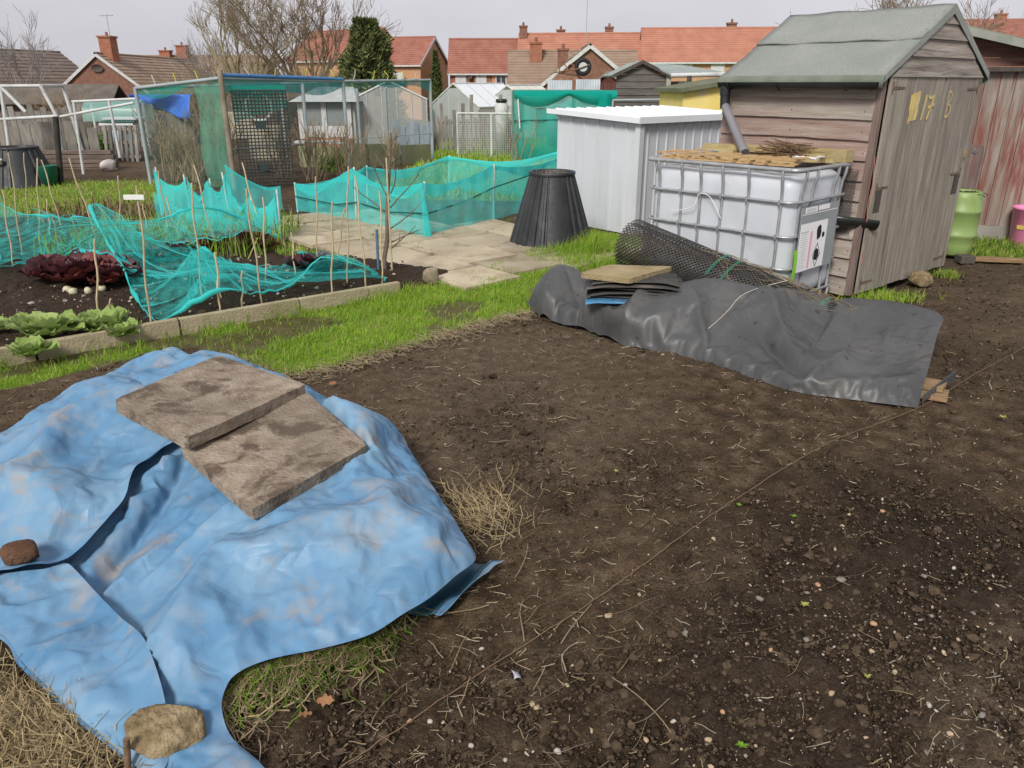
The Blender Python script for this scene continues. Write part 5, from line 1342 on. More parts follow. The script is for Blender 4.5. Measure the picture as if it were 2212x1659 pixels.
# gutter and downpipe
gx, gz_ = -.125, SE - .055
mb = MB(); n = 9; vs = []; fs = []
for y in (-.03, SD - .03):
    for rr_ in (.052, .049):
        for k in range(n):
            a = math.pi + math.pi * k / (n - 1); vs.append((gx + rr_ * math.cos(a), y, gz_ + rr_ * math.sin(a)))
for k in range(n - 1):
    fs += [(k, k + 1, 2 * n + k + 1, 2 * n + k), (n + k, 3 * n + k, 3 * n + k + 1, n + k + 1)]
fs += [tuple(range(n)), tuple(range(2 * n, 3 * n))]
mb.add(vs, fs, True); gt = mb.build('gutter', BLACKP, SHED)
for y in (.2, .75, 1.2):
    mb = MB(); mb.tube([(gx + .055 * math.cos(a), y, gz_ + .055 * math.sin(a)) for a in [math.pi + math.pi * k / 8 for k in range(9)]], .006, 5); mb.build('gutter_bracket', BLACKP, gt)
py = SD - .08
mb = MB(); mb.tube([(gx, py, gz_ - .02), (gx, py, gz_ - .10)], .045, 14); mb.tube([(gx, py, gz_ - .09), (gx, py - .005, gz_ - .16), (gx - .004, py - .012, gz_ - .2)], .040, 14); mb.build('gutter_outlet', BLACKP, SHED)
_sm = Matrix.Translation((2.66, 5.91, 0)) @ Matrix.Rotation(YAW, 4, 'Z')
mb = MB(); a = Vector((gx - .004, py - .012, gz_ - .18)); b_ = _sm.inverted() @ ib(.50, .72, TH_ + .05); mb.tube([a, a.lerp(b_, .5), b_], .034, 16); mb.tube([b_ - (b_ - a).normalized() * .02, b_], .038, 16); mb.build('downpipe', GREYP, SHED)
mb = MB(); mb.tube([(0.005, -.03, 1.1), (.012, -.045, .9), (-.004, -.04, .75), (.006, -.05, .62)], .003, 5); mb.tube([(.03, -.05, .42), (.02, -.055, .38), (.035, -.056, .34), (.022, -.055, .30)], .003, 5); mb.build('loose_wire', M('red_wire', [(.45, .16, .12)], 3, .5), SHED)

# scrap behind the tank
mb = MB(); n = 10; vs = []; fs = []
for s in (0, .42):
    for k in range(n): a = math.pi * (1.02 + .96 * k / (n - 1)); vs.append((s, .065 * math.cos(a), .065 * math.sin(a)))
for k in range(n - 1): fs.append((k, k + 1, n + k + 1, n + k))
mb.add(vs, fs, True); o = mb.build('gutter_offcut', BLACKP); o.location = _sm @ Vector((-.22, .16, .66)); o.rotation_euler = (R(-25), R(8), YAW + R(-30)); o.modifiers.new('t', 'SOLIDIFY').thickness = .004; tag(o, 'black plastic gutter offcut jammed between the tank and the shed corner', 'gutter offcut')
def wire_mesh(name, P, nu, nv, r, mat, parent=None, diag=True):
    """open mesh of thin wires over a surface P(u,v)"""
    mb = MB()
    if diag:
        tot = nu + nv
        for sgn in (1, -1):
            for k in range(-nv, nu + 1):
                pts = []
                for j in range(nv + 1):
                    i = k + j if sgn == 1 else (k + nv - j)
                    if 0 <= i <= nu: pts.append(P(i / nu, j / nv))
                if len(pts) > 1: mb.tube(pts, r, 4, caps=False)
    else:
        for i in range(nu + 1): mb.tube([P(i / nu, j / 8) for j in range(9)], r, 4, caps=False)
        for j in range(nv + 1): mb.tube([P(i / 8, j / nv) for i in range(9)], r, 4, caps=False)
    return mb.build(name, mat, parent)
o = wire_mesh('mesh_scrap', lambda u, v: _sm @ Vector((-.055 - .03 * math.sin(v * 3), .04 + u * .30, .52 + v * .48 - .1 * u * v)), 14, 22, .0022, MESHP); tag(o, 'torn scrap of black plastic mesh on the shed wall behind the tank', 'mesh scrap')
rock('rock', 'rough rock lying at the foot of the shed doors', 'rock', ROCK, tuple((_sm @ Vector((.93, -.15, .055)))), (.11, .075, .065), 21, .5, sub=3, rough=.05)
rs = np.random.RandomState(31)
def tuft(name, label, cx, cy, sx, sy, n, h, mats, cat='grass'):
    x = rs.normal(cx, sx, n); y = rs.normal(cy, sy, n); o = blades(name, x, y, ground_z(x, y) - .005, rs.uniform(.4, 1, n) * h, rs.uniform(.002, .005, n), mats, rs, .7); return tag(o, label, cat)
p = _sm @ Vector((.22, -.16, 0)); tuft('weed_tuft', 'green weeds growing at the foot of the shed door', p.x, p.y, .16, .08, 600, .10, [G_A, G_B, G_C])
p = _sm @ Vector((1.5, -.13, 0)); tuft('weed_tuft', 'yellowish weed clump at the right foot of the shed', p.x, p.y, .05, .05, 260, .09, [G_C, G_B])

# ------------------------------------------------------------------ peeling red shed behind, barrel and oddments
RED_V = M('peeling_red_plank', [(.20, .155, .13), (.31, .265, .23)], 3, .85, .4, 24, stretch=(6, 6, .5), rand=.1, dirt=(.19, .065, .05), dirt_scale=2.6, dirt_lo=.47, dirt_hi=.62, bstretch=(5, 5, .45))
RED_H = M('dark_red_board', [(.10, .045, .035), (.2, .11, .09)], 4, .85, .4, 24, stretch=(.6, 6, 6), rand=.15)
RS = thing('red_shed', 'shed with peeling red paint and felt roof behind the weathered shed', 'shed', (4.62, 8.55, 0), R(-12))
for k in range(14):
    mb = MB(); mb.bbox((.05 + k * .142, 0, .95), (.137, .02, 1.58 + random.uniform(-.01, .01)), .002); mb.build('plank', RED_V, RS)
mb = MB(); mb.box((.95, .5, .95), (1.9, .02, 1.6)); mb.build('inner_wall', RED_H, RS)
_tn = math.tan(R(13))
for k in range(4):
    z0 = 1.765 + k * .082; z1 = z0 + .078; mb = MB(); y_ = -.022 - .003 * (k % 2)
    mb.prism([(-.05, z0), ((2.07 - z0) / _tn, z0), (max(0, (2.07 - z1)) / _tn, z1), (-.05, z1)], y_, y_ + .02, 'y'); mb.build('weatherboard', RED_H, RS)
mb = MB(); mb.bbox((.9, -.06, 1.735), (2.5, .08, .045), .004); mb.build('fascia', DARKW, RS)
mb = MB(); mb.box((.95, .6, 2.11 - 1.0 * _tn), (2.3, 1.6, .05), (0, R(13), 0)); rf = mb.build('roof', FELT_D, RS)
mb = MB(); mb.box((.95, -.212, 2.085 - 1.0 * _tn), (2.3, .02, .07), (0, R(13), 0)); mb.build('roof_edge', M('pale_edge_board', [(.2, .21, .18), (.3, .31, .27)], 5, .8), RS)
mb = MB(); mb.box((1.0, .02, .08), (2.0, .1, .16)); mb.build('plinth', M('plinth_board', [(.2, .19, .17), (.32, .3, .27)], 4, .9), RS)
mb = MB(); mb.lathe([(0, .02), (.022, .018), (.03, 0)], 10, (0, 0, 0)); o = mb.build('door_knob', RUSTY, RS); o.location = (.30, -.01, .93); o.rotation_euler = (R(90), 0, 0)
LIME = M('lime_green_plastic', [(.19, .285, .085), (.25, .35, .12)], 3, .45, spec=.4, dirt=(.16, .22, .06), dirt_scale=4, dirt_lo=.5, dirt_hi=.75)
t = thing('plastic_barrel', 'lime green plastic barrel standing right of the weathered shed', 'barrel', (4.36, 7.56, .03))
mb = MB(); mb.lathe([(.0, .0), (.15, .0), (.168, .02), (.174, .1), (.178, .172), (.19, .185), (.19, .212), (.178, .225), (.182, .3), (.178, .40), (.19, .413), (.19, .44), (.178, .453), (.172, .55), (.16, .60), (.15, .61), (.145, .59), (.13, .52)], 40); mb.build('barrel_body', LIME, t)
mb = MB()
for k in range(50):
    a = random.uniform(0, 6.28); r_ = random.uniform(.02, .12); b = random.uniform(0, 6.28); mb.tube([(r_ * math.cos(a), r_ * math.sin(a), .55), (r_ * math.cos(a) + .06 * math.cos(b), r_ * math.sin(a) + .06 * math.sin(b), .60), (r_ * math.cos(a) + .1 * math.cos(b + .5), r_ * math.sin(a) + .1 * math.sin(b + .5), .575)], .004, 4)
mb.build('dark_stems', M('dark_stems', [(.03, .025, .02), (.06, .05, .04)], 9, .9), t)
o = wire_mesh('wire_netting_roll', lambda u, v: Vector((4.50 + .10 * math.cos(u * 6.28), 7.82 + .10 * math.sin(u * 6.28), .58 + v * .46)), 14, 20, .002, M('dull_wire', [(.2, .2, .19)], 3, .6, metal=.4)); tag(o, 'roll of wire netting standing behind the lime barrel', 'wire roll')
mb = MB(); mb.bbox((0, 0, 0), (.5, .10, .035), .004); o = mb.build('plank', WOODY); o.location = (4.62, 7.28, .03); o.rotation_euler = (0, 0, R(-12)); tag(o, 'old plank on the ground in front of the lime barrel', 'plank')
mb = MB(); mb.bbox((0, 0, 0), (.14, .12, .07), .006); o = mb.build('wood_block', DARKW); o.location = (4.33, 7.26, .04); tag(o, 'small dark wood block beside the lime barrel', 'wood block')
PINKP = M('pink_plastic', [(.72, .20, .40), (.78, .27, .46)], 3, .4, spec=.4)
t = thing('plastic_bucket', 'bright pink plastic bucket at the right edge of the picture', 'bucket', (5.47, 8.15, 0))
mb = MB(); mb.lathe([(0, 0), (.15, 0), (.16, .012), (.185, .37), (.195, .375), (.195, .395), (.18, .395), (.15, .02)], 32); mb.build('bucket_body', PINKP, t)
mb = MB(); mb.box((-.155, -.09, .2), (.006, .07, .04), (0, R(-6), R(30))); mb.build('yellow_mark', M('yellow_sticker', [(.65, .5, .12)], 3, .6), t)
# ------------------------------------------------------------------ netted beds, path, plants
TEAL = (.10, .76, .73)
NET = net_mat('teal_netting', TEAL, .56, .14)
NET_D = net_mat('teal_netting_double', TEAL, .78, .1)
NET_L = net_mat('teal_netting_loose', (.07, .70, .65), .30, .2, 12)
NET_G = net_mat('green_netting', (.02, .36, .27), .62, .12)
NET_F = net_mat('faded_green_netting', (.16, .42, .33), .42, .15)
WHITEP = M('white_stake', [(.62, .62, .58), (.72, .72, .68)], 8, .7)
CANE = M('bamboo_cane', [(.42, .32, .18), (.56, .46, .30)], 10, .7, stretch=(2, 2, 2), rand=.2)
EDGE = M('concrete_edging', [(.30, .25, .16), (.42, .36, .25)], 5, .9, .4, 60, spec=.1, dirt=(.24, .23, .12), dirt_scale=4, dirt_lo=.5, dirt_hi=.75)
PAVE = M('buff_paving', [(.36, .30, .21), (.48, .41, .30)], 2.5, .9, .3, 60, spec=.15, rand=.14, dirt=(.17, .135, .09), dirt_scale=2.4, dirt_lo=.5, dirt_hi=.7, dirt_max=.8)
# edging boards along the bed
_a = Vector((-3.62, 4.02)); _b = Vector((-.96, 6.03)); _d = (_b - _a).normalized(); _ang = math.atan2(_d.y, _d.x)
t = thing('bed_edging', 'low concrete edging along the front of the vegetable bed', 'edging', (_a.x, _a.y, 0), _ang)
_s = -.9
for k in range(5):
    L = .86; mb = MB(); mb.bbox((_s + L / 2, random.uniform(-.006, .006), .035), (L - .012, .05, .15), .006, (0, random.uniform(-.008, .008), random.uniform(-.01, .01))); mb.build('edging_stone', EDGE, t); _s += L
# paving slabs
t = thing('garden_path', 'path of worn buff paving slabs between the netted beds', 'path', (-.35, 7.05, 0), YAW)
t['kind'] = 'structure'
del t['category']; del t['label']
random.seed(4)
for j in range(7):
    for i in range(4):
        if (i == 3 and j in (4, 5, 6)) or (i == 0 and j > 4 and False): continue
        x = -.28 + i * .61 - .045 * j + random.uniform(-.01, .01); y = -.35 + j * .61 + (i % 2) * .12 + random.uniform(-.01, .01)
        mb = MB(); mb.bbox((0, 0, 0), (.592, .592, .05), .006); o = mb.build('paving_slab', PAVE, t); o.location = (x, y, .012 + random.uniform(-.006, .008)); o.rotation_euler = (random.uniform(-.012, .012), random.uniform(-.012, .012), random.uniform(-.02, .02))

def net_panel(name, parent, a, b, za, zb, sag, mat, seed, n=22, m=10, hem=.09, bow=.03, hemmat=None, zbot=.02):
    """netting hung between two posts; hem is a doubled band along the top"""
    a = Vector(a); b = Vector(b); d = b - a; nrm = Vector((-d.y, d.x, 0)).normalized(); rs = random.Random(seed); p1, p2 = rs.uniform(0, 6), rs.uniform(0, 6)
    def top(u): return za + (zb - za) * u - sag * 4 * u * (1 - u) * (1 - .15 * math.sin(u * 5 + p1))
    def P(u, v):
        z = zbot + (top(u) - zbot) * v; s = math.sin(math.pi * u)
        off = bow * (1 - v) * v * 4 * s * math.sin(p1) + .02 * math.sin(u * 17 + p2 + v * 2) * (1 - v) + .012 * math.sin(u * 31 + p1)
        q = a + d * u + nrm * off; return Vector((q.x, q.y, z))
    mb = MB(); mb.sheet(P, n, m); o = mb.build(name, mat, parent)
    if hem:
        mb = MB()
        def H(u, v):
            q = P(u, 1.0); return Vector((q.x, q.y, q.z + .004 - v * hem * (1 + .5 * math.sin(u * 9 + p2)))) + nrm * (.012 * math.sin(v * 3.1) + .004)
        mb.sheet(H, n, 4); mb.build('hem', hemmat or NET_D, o)
    return o
def post(parent, a, h, r, mat, lean=(0, 0), n=8, name='post'):
    mb = MB(); mb.tube([(a[0], a[1], -.02), (a[0] + lean[0] * h / 2, a[1] + lean[1] * h / 2, h / 2), (a[0] + lean[0] * h, a[1] + lean[1] * h, h)], r, n); return mb.build(name, mat, parent)
# square enclosure right of the path
ENC = thing('net_enclosure', 'square vegetable plot fenced with sagging teal netting on white stakes', 'netting fence')
A_, B_, C_, D_, E_, F_, G_ = (-2.85, 10.31), (-1.93, 9.55), (-.97, 8.51), (-.23, 9.58), (.85, 11.3), (-1.0, 12.4), (-2.1, 11.3)
hts = {A_: .38, B_: .65, C_: .60, D_: .68, E_: .76, F_: .55, G_: .50}
for k, (a, b, sg) in enumerate(((A_, B_, .08), (B_, C_, .11), (C_, D_, .08), (D_, E_, .13), (E_, F_, .12), (F_, G_, .10), (G_, A_, .08))):
    net_panel('net_panel', ENC, (*a, 0), (*b, 0), hts[a], hts[b], sg, NET, 40 + k, zbot=.03)
for q, h in hts.items(): post(ENC, (q[0], q[1] + .03), h + .01, .012, WHITEP, (random.uniform(-.05, .05), random.uniform(-.03, .03)))
mb = MB(); mb.tube([(-2.85, 10.28, .22), (-2.2, 9.75, .19), (-1.9, 9.52, .25), (-1.4, 8.95, .22), (-.97, 8.48, .28)], .008, 5); mb.tube([(-.97, 8.48, .26), (-.5, 9.2, .33), (-.23, 9.55, .42), (.3, 10.4, .5)], .008, 5); mb.build('dark_rope', M('dark_green_rope', [(.01, .07, .06)], 5, .8), ENC)
mb = MB(); mb.sheet(lambda u, v: Vector((-.97 + (.02 + .05 * v) * math.sin(u * 6.28) + .08 * v * u, 8.49 + .03 * math.cos(u * 6.28), .02 + .5 * (1 - v))), 12, 8); mb.build('gathered_net', NET, ENC)
# taller gathered netting left of the path
LEN = thing('net_screen', 'bunched teal netting rising to points over tall stakes beside the path', 'netting fence')
PL = [(-4.234, 9.350, 0.038), (-3.848, 9.300, 0.019), (-3.492, 9.000, 0.032), (-3.209, 8.800, 0.025), (-2.910, 8.600, -0.001), (-2.496, 8.250, -0.001)]
tops = [.66, .58, .57, .66, .44, .54]; PLg = [(p[0], p[1], 0) for p in PL]
for k in range(5): net_panel('net_panel', LEN, PLg[k], PLg[k + 1], tops[k], tops[k + 1], .17, NET_D, 70 + k, 14, 10, .05, .06, zbot=.03)
net_panel('net_panel', LEN, (-3.597, 9.932, 0.000), (-3.016, 10.232, 0.000), 0.66, .36, .10, NET, 91, 14, 10, .03, zbot=.06)
net_panel('net_panel', LEN, (-4.199, 9.186, 0.000), (-3.127, 8.119, 0.000), .42, .34, .10, NET, 93, 18, 10, .0, zbot=.05)
net_panel('net_panel', LEN, (-3.145, 8.169, 0.000), (-2.501, 8.377, 0.000), .34, .44, .13, NET, 94, 18, 10, .0, zbot=.03)
for p, h in zip(PLg, tops): post(LEN, (p[0], p[1] + .03), h + .02, .009, WHITEP, (random.uniform(-.06, .06), 0))
# loose netting spread over the bed
def drape(name, label, outline, ctrl, mat, seed, ripple=.03, edge=True, spacing=.05):
    global HEAP
    f = tps(ctrl); t = thing(name, label, 'netting')
    XY, F, bd = cdt_sheet(outline, spacing, seed); x, y = XY[:, 0], XY[:, 1]
    z = f(x, y) + creases(x, y, (x.min(), x.max(), y.min(), y.max()), 40, seed, (.015, .05), (.2, .7), (.03, .08)) + ripple * (fbm(x * 5, y * 5, seed, 3) - .5) * 2
    z = np.maximum(z, .055 + .02 * fbm(x * 9, y * 9, 3, 2)); npmesh('net_sheet', np.stack([x, y, z], -1), F, mat, t, sm=True)
    if edge:
        ol = spline([(p[0], p[1], 0) for p in outline], .06, True)
        pts = [Vector((p.x, p.y, max(.06, float(f(p.x, p.y))) + random.uniform(-.012, .02))) for p in ol]; pts.append(pts[0])
        mb = MB(); mb.tube(pts, [.003 + .02 * float(vnoise(i * .35, 0, seed)) ** 2 for i in range(len(pts))], 5, caps=False); mb.build('gathered_edge', NET_D, t)
        # folds: bunched strands running across the sheet
        rs = random.Random(seed)
        for k in range(46):
            p0 = rs.choice(ol); p1 = rs.choice(ol)
            if (p1 - p0).length < .5: continue
            q = [p0.lerp(p1, i / 14) + Vector((.06 * math.sin(i * .7 + k), .06 * math.cos(i * .6 + k), 0)) for i in range(15)]
            if not all(inpoly(np.array([c.x]), np.array([c.y]), [(o.x, o.y) for o in ol])[0] for c in q[2:-2]): continue
            mb = MB(); mb.sheet(lambda u, v: Vector((q[int(u * 14)].x, q[int(u * 14)].y + (v - .5) * (.02 + .04 * ((k * 7) % 5) / 5), max(.07, float(f(q[int(u * 14)].x, q[int(u * 14)].y))) + .022)), 15, 3); mb.build('fold', NET, t)
    return t
drape('loose_netting', 'loose teal netting spread over the front of the vegetable bed among the canes',
      [(-4.070, 7.517, 0.050), (-3.818, 7.517, 0.050), (-3.404, 7.195, 0.050), (-2.997, 7.279, 0.050), (-2.412, 6.713, 0.050), (-2.083, 6.713, 0.050), (-2.000, 7.195, 0.050), (-1.800, 7.279, 0.050), (-1.508, 6.624, 0.050), (-1.325, 6.624, 0.050), (-1.072, 6.352, 0.050), (-1.128, 5.951, 0.050), (-1.465, 5.809, 0.050), (-1.775, 5.633, 0.050), (-1.900, 5.417, 0.050), (-2.070, 5.274, 0.050), (-2.280, 5.137, 0.050), (-2.458, 5.137, 0.050), (-2.696, 5.417, 0.050), (-3.298, 6.368, 0.050)],
      [(-3.367, 6.212, 0.300), (-3.207, 6.497, 0.120), (-2.426, 5.819, 0.400), (-2.233, 5.411, 0.300), (-2.980, 6.243, 0.100), (-2.148, 6.963, 0.100), (-2.101, 5.827, 0.200), (-2.069, 6.160, 0.120), (-1.690, 5.881, 0.150), (-1.472, 5.803, 0.350), (-1.444, 6.160, 0.120), (-1.133, 5.827, 0.200), (-1.039, 6.065, 0.120), (-1.102, 5.799, 0.060), (-1.412, 5.589, 0.080), (-1.723, 5.460, 0.080), (-1.821, 5.171, 0.060), (-1.993, 5.060, 0.060), (-2.205, 4.953, 0.060), (-2.439, 5.093, 0.050), (-2.653, 5.321, 0.050), (-2.771, 5.932, 0.100), (-2.354, 5.516, 0.100)], NET_L, 5)
drape('loose_netting', 'loose teal netting spread over the back of the vegetable bed at the left',
      [(-5.550, 8.016, 0.450), (-4.979, 8.016, 0.450), (-4.348, 7.882, 0.400), (-3.691, 7.674, 0.400), (-3.182, 7.759, 0.350), (-2.653, 8.093, 0.200), (-2.437, 7.979, 0.100), (-2.667, 7.298, 0.250), (-2.994, 7.329, 0.200), (-3.316, 7.032, 0.150), (-3.511, 6.499, 0.200), (-4.186, 6.963, 0.100), (-4.468, 6.860, 0.080), (-4.728, 6.496, 0.080)],
      [(-5.550, 8.016, 0.450), (-5.077, 8.182, 0.450), (-4.493, 8.144, 0.360), (-3.834, 7.967, 0.340), (-3.054, 7.449, 0.400), (-2.653, 8.093, 0.200), (-2.437, 7.979, 0.100), (-2.667, 7.298, 0.250), (-2.994, 7.329, 0.200), (-3.430, 7.274, 0.100), (-3.400, 6.308, 0.280), (-4.186, 6.963, 0.100), (-4.468, 6.860, 0.080), (-4.728, 6.496, 0.080), (-4.566, 7.543, 0.250), (-3.683, 7.144, 0.300), (-5.206, 7.823, 0.200)], NET_L, 9)
# canes
CANES = [((-2.454, 4.976, 0.000), (-2.371, 4.976, 0.998)),
    ((-2.912, 5.179, 0.000), (-2.817, 5.179, 0.623)),
    ((-4.245, 7.876, 0.000), (-4.386, 7.876, 0.916)),
    ((-4.940, 7.996, 0.000), (-4.775, 7.996, 0.901)),
    ((-4.606, 6.986, 0.000), (-4.538, 6.986, 0.719)),
    ((-5.312, 9.092, 0.000), (-5.375, 9.092, 0.790)),
    ((-3.921, 7.646, 0.000), (-3.810, 7.646, 0.768)),
    ((-3.801, 7.996, 0.000), (-3.784, 7.996, 0.453)),
    ((-3.509, 7.876, 0.000), (-3.524, 7.876, 0.792)),
    ((-2.445, 5.883, 0.000), (-2.401, 5.883, 0.909)),
    ((-3.343, 7.759, 0.000), (-3.441, 7.759, 0.550)),
    ((-2.963, 7.646, 0.000), (-3.063, 7.646, 0.871)),
    ((-2.096, 5.291, 0.000), (-2.058, 5.291, 0.509)),
    ((-2.275, 5.815, 0.000), (-2.265, 5.815, 0.322)),
    ((-2.023, 5.554, 0.000), (-1.985, 5.554, 0.318)),
    ((-1.859, 5.542, 0.000), (-1.883, 5.542, 0.908)),
    ((-2.748, 8.457, 0.000), (-2.877, 8.457, 0.818)),
    ((-2.081, 6.344, 0.000), (-2.021, 6.344, 0.742)),
    ((-1.899, 6.591, 0.000), (-1.889, 6.591, 0.409)),
    ((-1.721, 6.659, 0.000), (-1.652, 6.659, 0.871)),
    ((-1.406, 5.801, 0.000), (-1.336, 5.801, 0.781)),
    ((-1.630, 7.024, 0.000), (-1.517, 7.024, 0.551)),
    ((-1.382, 6.296, 0.000), (-1.304, 6.296, 0.989)),
    ((-1.181, 6.084, 0.000), (-1.209, 6.084, 0.941)),
    ((-1.066, 6.143, 0.000), (-1.034, 6.143, 0.815)),
    ((-4.791, 7.428, 0.000), (-4.679, 7.428, 1.000)),
    ((-6.210, 9.932, 0.000), (-6.072, 9.932, 0.798)),
    ((-2.908, 5.372, 0.000), (-2.898, 5.372, 0.156)),
    ((-5.042, 8.377, 0.000), (-4.993, 8.377, 0.447))]
CLAB = {0: 'tallest cane at the bed edge with a white strip tied across its top', 1: 'cane standing in front of the purple lettuces', 15: 'long cane leaning left in the middle of the loose netting', 22: 'tall upright cane in front of the teal enclosure', 23: 'cane leaning left beside the tall upright cane', 24: 'cane at the right corner of the bed near the young tree', 4: 'leftmost cane in the netted bed', 2: 'long cane leaning hard to the left at the back of the bed', 27: 'short stick between the two green lettuces'}
ORD = 'first second third fourth fifth sixth seventh eighth ninth tenth eleventh twelfth thirteenth fourteenth fifteenth sixteenth seventeenth eighteenth nineteenth twentieth twenty-first twenty-second twenty-third twenty-fourth twenty-fifth twenty-sixth twenty-seventh twenty-eighth twenty-ninth thirtieth'.split()
_order = sorted(range(len(CANES)), key=lambda q: CANES[q][0][0] / CANES[q][0][1])
for i, (b, tp) in enumerate(CANES):
    mb = MB(); b = Vector(b); tp = Vector(tp); d = tp - b; n = 9
    mb.tube([b + d * (k / n) + Vector((.006 * math.sin(k * 1.3 + i), .004 * math.cos(k + i), -.04 if k == 0 else 0)) for k in range(n + 1)], [.0062 + (.0012 if k % 2 else 0) for k in range(n + 1)], 6)
    o = mb.build('bamboo_cane', CANE); tag(o, CLAB.get(i, 'thin bamboo cane, %s from the left among the canes in the netted bed' % ORD[_order.index(i)]), 'cane', 'canes in the netted bed')
mb = MB(); p = Vector(CANES[0][1]); mb.bbox((p.x - .03, p.y - .012, p.z - .07), (.13, .006, .032), .002); o = mb.build('plant_label', WHITEP); tag(o, 'white strip tied across the top of the tallest cane', 'plant label')

# young tree with stakes
BARK = M('young_bark', [(.11, .085, .06), (.2, .16, .12)], 12, .85, .4, 60)
def branchy(mb, p, d, L, r, depth, rs, spread=.55, nseg=4, minr=.0012, kids=(2, 4), up=.15, ratio=.68, sides=5):
    pts = [p]; rad = [r]; q = p.copy(); dd = d.copy()
    for k in range(nseg):
        dd = (dd + Vector((rs.gauss(0, .12), rs.gauss(0, .12), rs.gauss(0, .08) + up * .3))).normalized(); q = q + dd * (L / nseg); pts.append(q.copy()); rad.append(max(minr, r * (1 - .45 * (k + 1) / nseg)))
    mb.tube(pts, rad, sides if r > .02 else (4 if r > .008 else 3), caps=False)
    if depth <= 0: return
    for i in range(rs.randint(*kids)):
        f = rs.uniform(.35, 1.0); k = min(nseg - 1, int(f * nseg)); bp = pts[k].lerp(pts[k + 1], f * nseg - k) if f < 1 else pts[-1]
        a = rs.uniform(0, 6.283); s = spread * rs.uniform(.6, 1.3); o = dd.orthogonal().normalized(); o = Matrix.Rotation(a, 3, dd) @ o
        branchy(mb, bp, (dd * math.cos(s) + o * math.sin(s) + Vector((0, 0, up))).normalized(), L * ratio * rs.uniform(.7, 1.15), max(minr, rad[k] * .62), depth - 1, rs, spread, nseg, minr, kids, up, ratio, sides)
t = thing('young_tree', 'bare young fruit tree growing between the bed and the path', 'tree', (-1.13, 6.72, 0)); rs = random.Random(12)
mb = MB(); pts = [Vector((0, 0, -.02)), Vector((.0, 0, .16)), Vector((.04, 0, .34)), Vector((.05, 0, .6)), Vector((.09, 0, .9)), Vector((.12, 0, 1.22))]; mb.tube(pts, [.022, .02, .02, .015, .010, .005], 8); mb.build('trunk', BARK, t)
mb = MB()
for (z, dx, dz, L) in ((.30, 1, .35, .32), (.42, .8, .5, .28), (.52, -1, 1.2, .4), (.6, .9, 1.1, .38), (.65, -.6, 1.3, .42), (.72, .7, 1.3, .34), (.85, -.7, .9, .25), (.95, .8, .9, .22), (1.0, -.5, 1, .2), (1.1, .6, 1, .15), (.24, .9, .4, .2)):
    x = .04 + .065 * z; branchy(mb, Vector((x, 0, z)), Vector((dx, rs.uniform(-.4, .4), dz)).normalized(), L, .0075, 1, rs, .5, 4, .002, (1, 3), .12, .5)
mb.build('branches', BARK, t)
for (x, h, mt, lab) in ((-1.18, .42, M('blue_stake', [(.05, .12, .2), (.09, .18, .28)], 8, .7), 'short blue stake tied to the young tree'), (-1.06, 1.02, CANE, 'tall thin stake standing behind the young tree')):
    mb = MB(); mb.tube([(x, 6.68, -.02), (x, 6.685, h / 2), (x + .004, 6.69, h)], .012 if h < 1 else .008, 8); o = mb.build('tree_stake', mt); tag(o, lab, 'stake')
rock('tree_stump', 'small pale weathered stump at the edge of the grass', 'stump', M('grey_stump', [(.22, .17, .11), (.36, .3, .22)], 14, .9, .6, 40, stretch=(3, 3, .6)), (-.69, 6.42, .06), (.075, .055, .085), 44, .3, sub=3, rough=.06)
# leafy plants
def leafy(name, label, loc, R_, n, mats, h, seed, cat='lettuce', curl=.35, ruf=.16):
    t = thing(name, label, cat, loc); rs = random.Random(seed)
    for k in range(n):
        a = k * 2.4 + rs.uniform(-.2, .2); f = k / n; L = R_ * (1 - .55 * f) * rs.uniform(.85, 1.1); el = R(18 + 58 * f) + rs.uniform(-.12, .12); w = L * rs.uniform(.36, .48); ph = rs.uniform(0, 6)
        def P(u, v, a=a, L=L, el=el, w=w, ph=ph):
            s = u; e = el - curl * s * s * 2; r_ = L * (s * math.cos(el) * (1 - .05 * s)); z = L * s * math.sin(el) - curl * .35 * L * s ** 3 + h * .12
            ww = w * math.sin(math.pi * min(1, .12 + s * .86)) ** .7 * (v - .5) * 2; rf = ruf * L * abs(v - .5) * 2 * math.sin(s * 15 + v * 6 + ph) * .5
            return Vector((r_ * math.cos(a) - ww * math.sin(a), r_ * math.sin(a) + ww * math.cos(a), z + rf + .25 * w * (2 * v - 1) ** 2))
        mb = MB(); mb.sheet(P, 9, 9); mb.build('leaf', mats[k % len(mats)], t)
    return t
LG = M('lettuce_green', [(.20, .30, .06), (.34, .44, .14)], 9, .55, .3, 30, trans=.25); LG2 = M('lettuce_green_light', [(.30, .40, .12), (.42, .50, .2)], 9, .55, .3, 30, trans=.25)
LR = M('lettuce_purple', [(.055, .016, .022), (.11, .035, .042)], 9, .5, .3, 30, trans=.12); LR2 = M('lettuce_red', [(.13, .03, .03), (.2, .06, .05)], 9, .5, .3, 30, trans=.15)
LB = M('cabbage_blue_green', [(.05, .075, .075), (.10, .12, .13)], 9, .5, .3, 30, trans=.1)
GL = [(-3.021, 4.740, 0.3, 'large pale green lettuce at the front left of the bed', 26, 1), (-2.730, 4.885, 0.25, 'pale green lettuce beside the short stick in the bed', 22, 2), (-3.443, 4.885, 0.16, 'green lettuce cut off by the left picture edge', 14, 3), (-2.560, 4.788, 0.17, 'low pale green lettuce leaning on the edging', 16, 4), (-2.921, 4.388, 0.2, 'pale lettuce hanging over the edging at the far left', 16, 5)]
for x, y, r_, lab, n, sd in GL: leafy('lettuce', lab, (x, y, .05), r_, n, [LG, LG2, LG], .1, sd)
